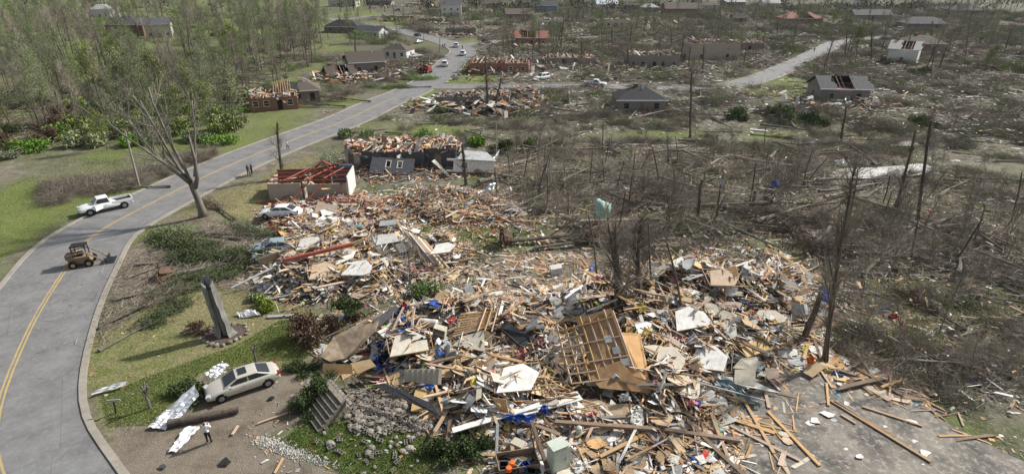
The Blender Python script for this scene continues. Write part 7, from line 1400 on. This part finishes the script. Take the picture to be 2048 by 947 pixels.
BLK = [(blk().mesh('block', MT['block']), 'block')]
BRZ = GP([(690, 760), (760, 775), (800, 800), (860, 840), (870, 860), (790, 870), (740, 880), (700, 860), (690, 820)])
repeat('cinder_block', 'cinder block', 'cinder block', BLK, 130, [(BRZ, .8), (GP([(600, 870), (720, 840), (840, 870), (850, 940), (760, 945), (650, 920)]), .2)], .5, (0, .3), .8, 1.3, 7)
CHK = [(m_, 'conc') for m_ in ROCK[:2]] + [(ROCK[2], 'stone')]
repeat('concrete_chunk', 'concrete chunk', 'broken chunk', CHK, 90, [(BRZ, .6), (GP([(600, 880), (720, 850), (840, 870), (850, 940), (760, 945), (650, 925)]), .25), (Z_MAIN, .15)], .5, (0, .15), .25, .7, 8)
PRB = GP([(545, 550), (600, 540), (640, 560), (650, 590), (610, 605), (565, 600)])
BRC = [(MB().box((0, 0, 0), (.45, .22, .18)).mesh('brick', MT[m]), m) for m in ('stone', 'block', 'cream')]
repeat('brick_fragment', 'brick fragment', 'fragment of brickwork', BRC, 150, [(PRB, 1.)], .6, (0, .35), .6, 1.2, 9)
repeat('door', 'door', 'panelled door', [(doorm().mesh('door', MT[m]), m) for m in ('white', 'cream', 'oldwood')], 10, MAINS, .3, (.1, .4), .9, 1.1, 10)
repeat('window_frame', 'window frame', 'window frame', [(winm().mesh('wf', MT['white']), 'white')], 14, MAINS, .4, (.1, .4), .8, 1.2, 11)
BXS = [(MB().box((0, 0, .2), (.7, .5, .45)).box((0, -.26, .2), (.6, .04, .36)).mesh('box', MT[m]), m) for m in ('white', 'greyp', 'oldwood', 'cream', 'black')]
repeat('cabinet_box', 'cabinet', 'box cabinet', BXS, 34, MAINS, .5, (0, .3), .5, 1.3, 12)
MAT_ = [(MB().box((0, 0, .1), (1.9, 1.3, .2)).box((0, 0, .22), (1.8, 1.2, .05)).mesh('mattress', MT[m]), m) for m in ('white', 'cream')]
repeat('mattress', 'mattress', 'mattress', MAT_, 4, [(Z_MAIN, .7), (Z_LEFT, .3)], .3, (.1, .3), .8, 1.1, 13)
RUB = [(jagged(2.2, .1, .1, 200 + i).mesh('beam', MT['redwood']), 'redwood') for i in range(3)]
INS = [(crump(1.1, 40 + i, 7, .35).mesh('insulation', MT[m]), m) for i, m in enumerate(['pink', 'yellow', 'white', 'pink'])]
repeat('insulation', 'insulation', 'insulation tuft', INS, 70, MAINS, .2, (.1, .3), .5, 1.3, 15)
repeat('lumber_plank', 'lumber plank', 'plank', PLK, 26, [(GP([(1450, 930), (1500, 800), (1560, 745), (1600, 800), (1620, 940)]), 1.)], .05, (.02, .05), .6, 1.3, 17)
repeat('lumber_plank', 'lumber plank', 'plank', PLK, 34, [(GP([(1650, 730), (1760, 745), (1900, 820), (1990, 900), (1900, 880), (1760, 800)]), 1.)], .08, (.02, .15), .6, 1.4, 19)
repeat('drywall_piece', 'drywall piece', 'drywall piece', DRY, 14, [(GP([(1560, 740), (1700, 740), (1900, 860), (1800, 900), (1640, 900), (1520, 900)]), 1.)], .05, (.02, .03), .25, .7, 20)
repeat('red_beam', 'beam', 'beam', RUB, 60, [(GP([(530, 400), (640, 395), (720, 400), (760, 420), (730, 450), (600, 415), (520, 415)]), 1.)], .2, (0, .4), .6, 1.6, 14)
# mixed small wreckage, too much to count
PALM = np.array([(.50, .34, .19), (.46, .31, .18), (.42, .29, .17), (.30, .21, .14), (.66, .65, .62), (.62, .60, .55), (.58, .56, .50), (.36, .36, .35), (.2, .19, .18), (.09, .085, .08), (.5, .38, .24), (.3, .15, .1), (.55, .30, .15)])
ODD = np.array([(.05, .12, .4), (.45, .05, .05), (.3, .45, .1), (.5, .25, .26), (.03, .04, .08), (.1, .25, .3)])
def frag(label, polys, n, l, w, t, tilt=.35, lift=.5, odd=.05, pal=PALM, name='debris', heap=True, seed=0, dull=1., up=0.):
    r_ = np.random.default_rng(seed + 500); Q = np.vstack([sample(p, max(1, int(n * w_)), r_) for p, w_ in polys]); Q = Q[np.min([segdist(c, Q[:, 0], Q[:, 1], False) - w_ for c, w_ in ROADS], 0) > .3]; Q = Q[~np.any([inside(l_, Q[:, 0], Q[:, 1]) & (r_.random(len(Q)) < .85) for l_ in LAWNS], 0)]; n = len(Q); pz = pile(Q[:, 0], Q[:, 1]); z = terrain(Q[:, 0], Q[:, 1]) + (pz if heap else 0) + .02 + up * r_.random(n) ** 2 + r_.random(n) ** 1.5 * lift * np.minimum(pz * 2 + .05, 1)
    D = np.c_[l[0] + (l[1] - l[0]) * r_.random(n) ** 2, w[0] + (w[1] - w[0]) * r_.random(n) ** 2, t[0] + (t[1] - t[0]) * r_.random(n) ** 2]; fl = np.minimum(pz * 2 + .15, 1)
    kp = ~(np.any([inside(h_, Q[:, 0], Q[:, 1]) for h_ in HEROP], 0) & (r_.random(n) < .8)); Q, z, D, fl = Q[kp], z[kp], D[kp], fl[kp]; n = len(Q); V, F = boxes(np.c_[Q, z + D[:, 2] * .4], D, rotm(r_.random(n) * 6.28, r_.normal(0, tilt, n) * fl, r_.normal(0, tilt, n) * fl), .5, r_); c = pal[r_.integers(0, len(pal), n)]
    o_ = r_.random(n) < odd; c = np.where(o_[:, None], ODD[r_.integers(0, len(ODD), n)], c) * (.65 + .6 * r_.random((n, 1))) * dull
    obj(name, mk(name, V, [F], [MT['stuffc']], cols=np.repeat(np.minimum(c, .85), 8, 0)), kind='stuff', label=label)
GREYP = np.array([(.20, .18, .155), (.27, .25, .22), (.14, .12, .10), (.36, .35, .33), (.36, .27, .18), (.55, .54, .52), (.17, .16, .15), (.26, .2, .15), (.12, .11, .10)])
frag('splinters and boards filling the debris heaps', MAINS, 8500, (.5, 2.8), (.05, .18), (.02, .06), .25, .55, .02, seed=1, pal=PALM[[0, 1, 2, 3, 10, 12, 4, 5, 0, 2]])
frag('broken panels filling the debris heaps', MAINS, 3000, (.4, 1.5), (.3, 1.0), (.02, .05), .4, .45, .04, seed=12, pal=PALM[[0, 10, 4, 4, 5, 6, 2, 7, 8, 5]])
ZR = GP([(600, 610), (860, 575), (1000, 520), (1440, 480), (1660, 520), (1760, 640), (1760, 760), (1500, 900), (1400, 1000), (960, 1000), (900, 890), (620, 740)]); ZR2 = GP([(470, 560), (500, 480), (500, 410), (700, 380), (1080, 370), (1240, 480), (1000, 600), (760, 610), (560, 620)])
frag('boards thrown wide around the debris heaps', [(ZR, .55), (ZR2, .45)], 3600, (.3, 2.4), (.05, .3), (.02, .06), .2, .3, .03, seed=14, pal=PALM[[0, 1, 2, 3, 10, 12, 4, 6, 8, 3]])
frag('small mixed fragments filling the debris heaps', MAINS, 8500, (.1, .5), (.08, .35), (.01, .08), .5, .4, .06, seed=2, pal=PALM[[4, 5, 6, 4, 5, 7, 8, 0, 1, 9, 10]])
frag('dark scraps filling the debris heaps', MAINS, 4500, (.2, .9), (.1, .5), (.01, .1), .5, .3, .0, seed=3, pal=PALM[[8, 9, 9, 3, 3]] * .8)
frag('red stained splinters by the red framed room', [(Z_CAR, 1.)], 900, (.4, 2.0), (.05, .12), (.04, .08), .25, .5, .0, seed=4, pal=np.array([(.3, .08, .05), (.35, .1, .07), (.5, .33, .2)]))
frag('crumbled masonry at the porch and steps', [(PRB, .55), (BRZ, .45)], 1100, (.1, .4), (.1, .3), (.06, .25), .6, .3, .0, seed=5, pal=np.array([(.22, .195, .165), (.15, .13, .105), (.29, .26, .22), (.09, .075, .06), (.17, .13, .10)]))
frag('pine splinters in the middle wreckage', [(Z_MID, .6), (Z_DARK, .4)], 3000, (.4, 2.4), (.05, .2), (.03, .08), .3, .5, .02, seed=6, pal=PALM[[0, 1, 3, 3, 10, 11, 12, 4, 8]])
wide = GP([(620, 345), (760, 300), (1000, 330), (1300, 300), (1660, 310), (1900, 340), (2300, 420), (2300, 830), (1900, 830), (1640, 740), (1560, 520), (1240, 550), (1000, 590), (700, 610)])
frag('scattered scraps over the brush field and right side', [(wide, 1.)], 9000, (.15, 1.2), (.05, .25), (.01, .05), .25, .1, .02, seed=7, up=.6, pal=np.vstack([GREYP, PALM[[0, 3, 4, 2, 1, 10, 5]]]))
frag('scattered scraps around the front yard', [(GP([(560, 740), (1000, 880), (1500, 800), (1700, 700), (2100, 900), (2100, 1010), (560, 1010), (470, 880)]), .8), (drive_mid, .1), (lawn_front, .1)], 900, (.05, .4), (.04, .25), (.01, .04), .1, .02, .03, seed=8)
frag('small scraps and grit on the concrete slab', [(pad_slab, 1.)], 900, (.04, .35), (.03, .15), (.01, .03), .1, .02, .02, seed=15, pal=PALM[[0, 3, 4, 8, 9, 10, 9, 8]])
frag('scraps on the open strip behind the brush field', [(band_f, 1.)], 2600, (.15, 1.4), (.06, .4), (.02, .08), .2, .2, .02, seed=18, pal=np.vstack([GREYP, PALM[[0, 4, 4, 5, 2]]]))
frag('scraps strewn between the wrecked houses of the side street', [(far_f, 1.)], 13000, (.2, 1.8), (.08, .5), (.03, .12), .25, .5, .01, up=1.0, seed=9, heap=False, pal=np.vstack([GREYP, PALM[[4, 7, 2, 4, 5, 6]]]))
frag('scraps strewn among the far houses', [(upper_f, .5), (GP([(780, 60), (860, 20), (1000, 12), (1900, 12), (2100, 60), (1500, 62), (1000, 62)]), .5)], 12000, (.4, 2.4), (.12, .8), (.05, .3), .25, .5, .0, up=1., seed=10, heap=False, pal=np.vstack([GREYP, PALM[[4, 7, 5, 2]]]))
# heaps round each ruined house of the far field
r_ = np.random.default_rng(9); hp = []
for lb, px, py, w, d, *rest in H_:
    if 'roofless' in lb or 'collapsed' in lb or 'torn' in lb or 'battered' in lb or 'ruin' in lb: c = S(px, py, 0, False); hp.append((c.x, c.y, w, d))
Q = np.vstack([np.c_[c[0] + r_.normal(0, c[2] * .6, 240), c[1] + r_.normal(-c[3] * .1, c[3] * .7, 240)] for c in hp]); n = len(Q); D = np.c_[.4 + 3.2 * r_.random(n) ** 2, .15 + 1.1 * r_.random(n) ** 2, .03 + .1 * r_.random(n)]
keep = np.array([okf(q, .5) for q in Q]); Q, D = Q[keep], D[keep]; n = len(Q)
V, F = boxes(np.c_[Q, .1 + r_.random(n) * 1.4], D, rotm(r_.random(n) * 6.28, r_.normal(0, .3, n), r_.normal(0, .3, n)), .4, r_); pp = np.vstack([GREYP, PALM, PALM[[4, 5, 0, 12, 4]]]); c = pp[r_.integers(0, len(pp), n)] * (.6 + .5 * r_.random((n, 1)))
obj('debris', mk('debris', V, [F], [MT['stuffc']], cols=np.repeat(np.minimum(c, .85), 8, 0)), kind='stuff', label='broken boards heaped around the far ruined houses')
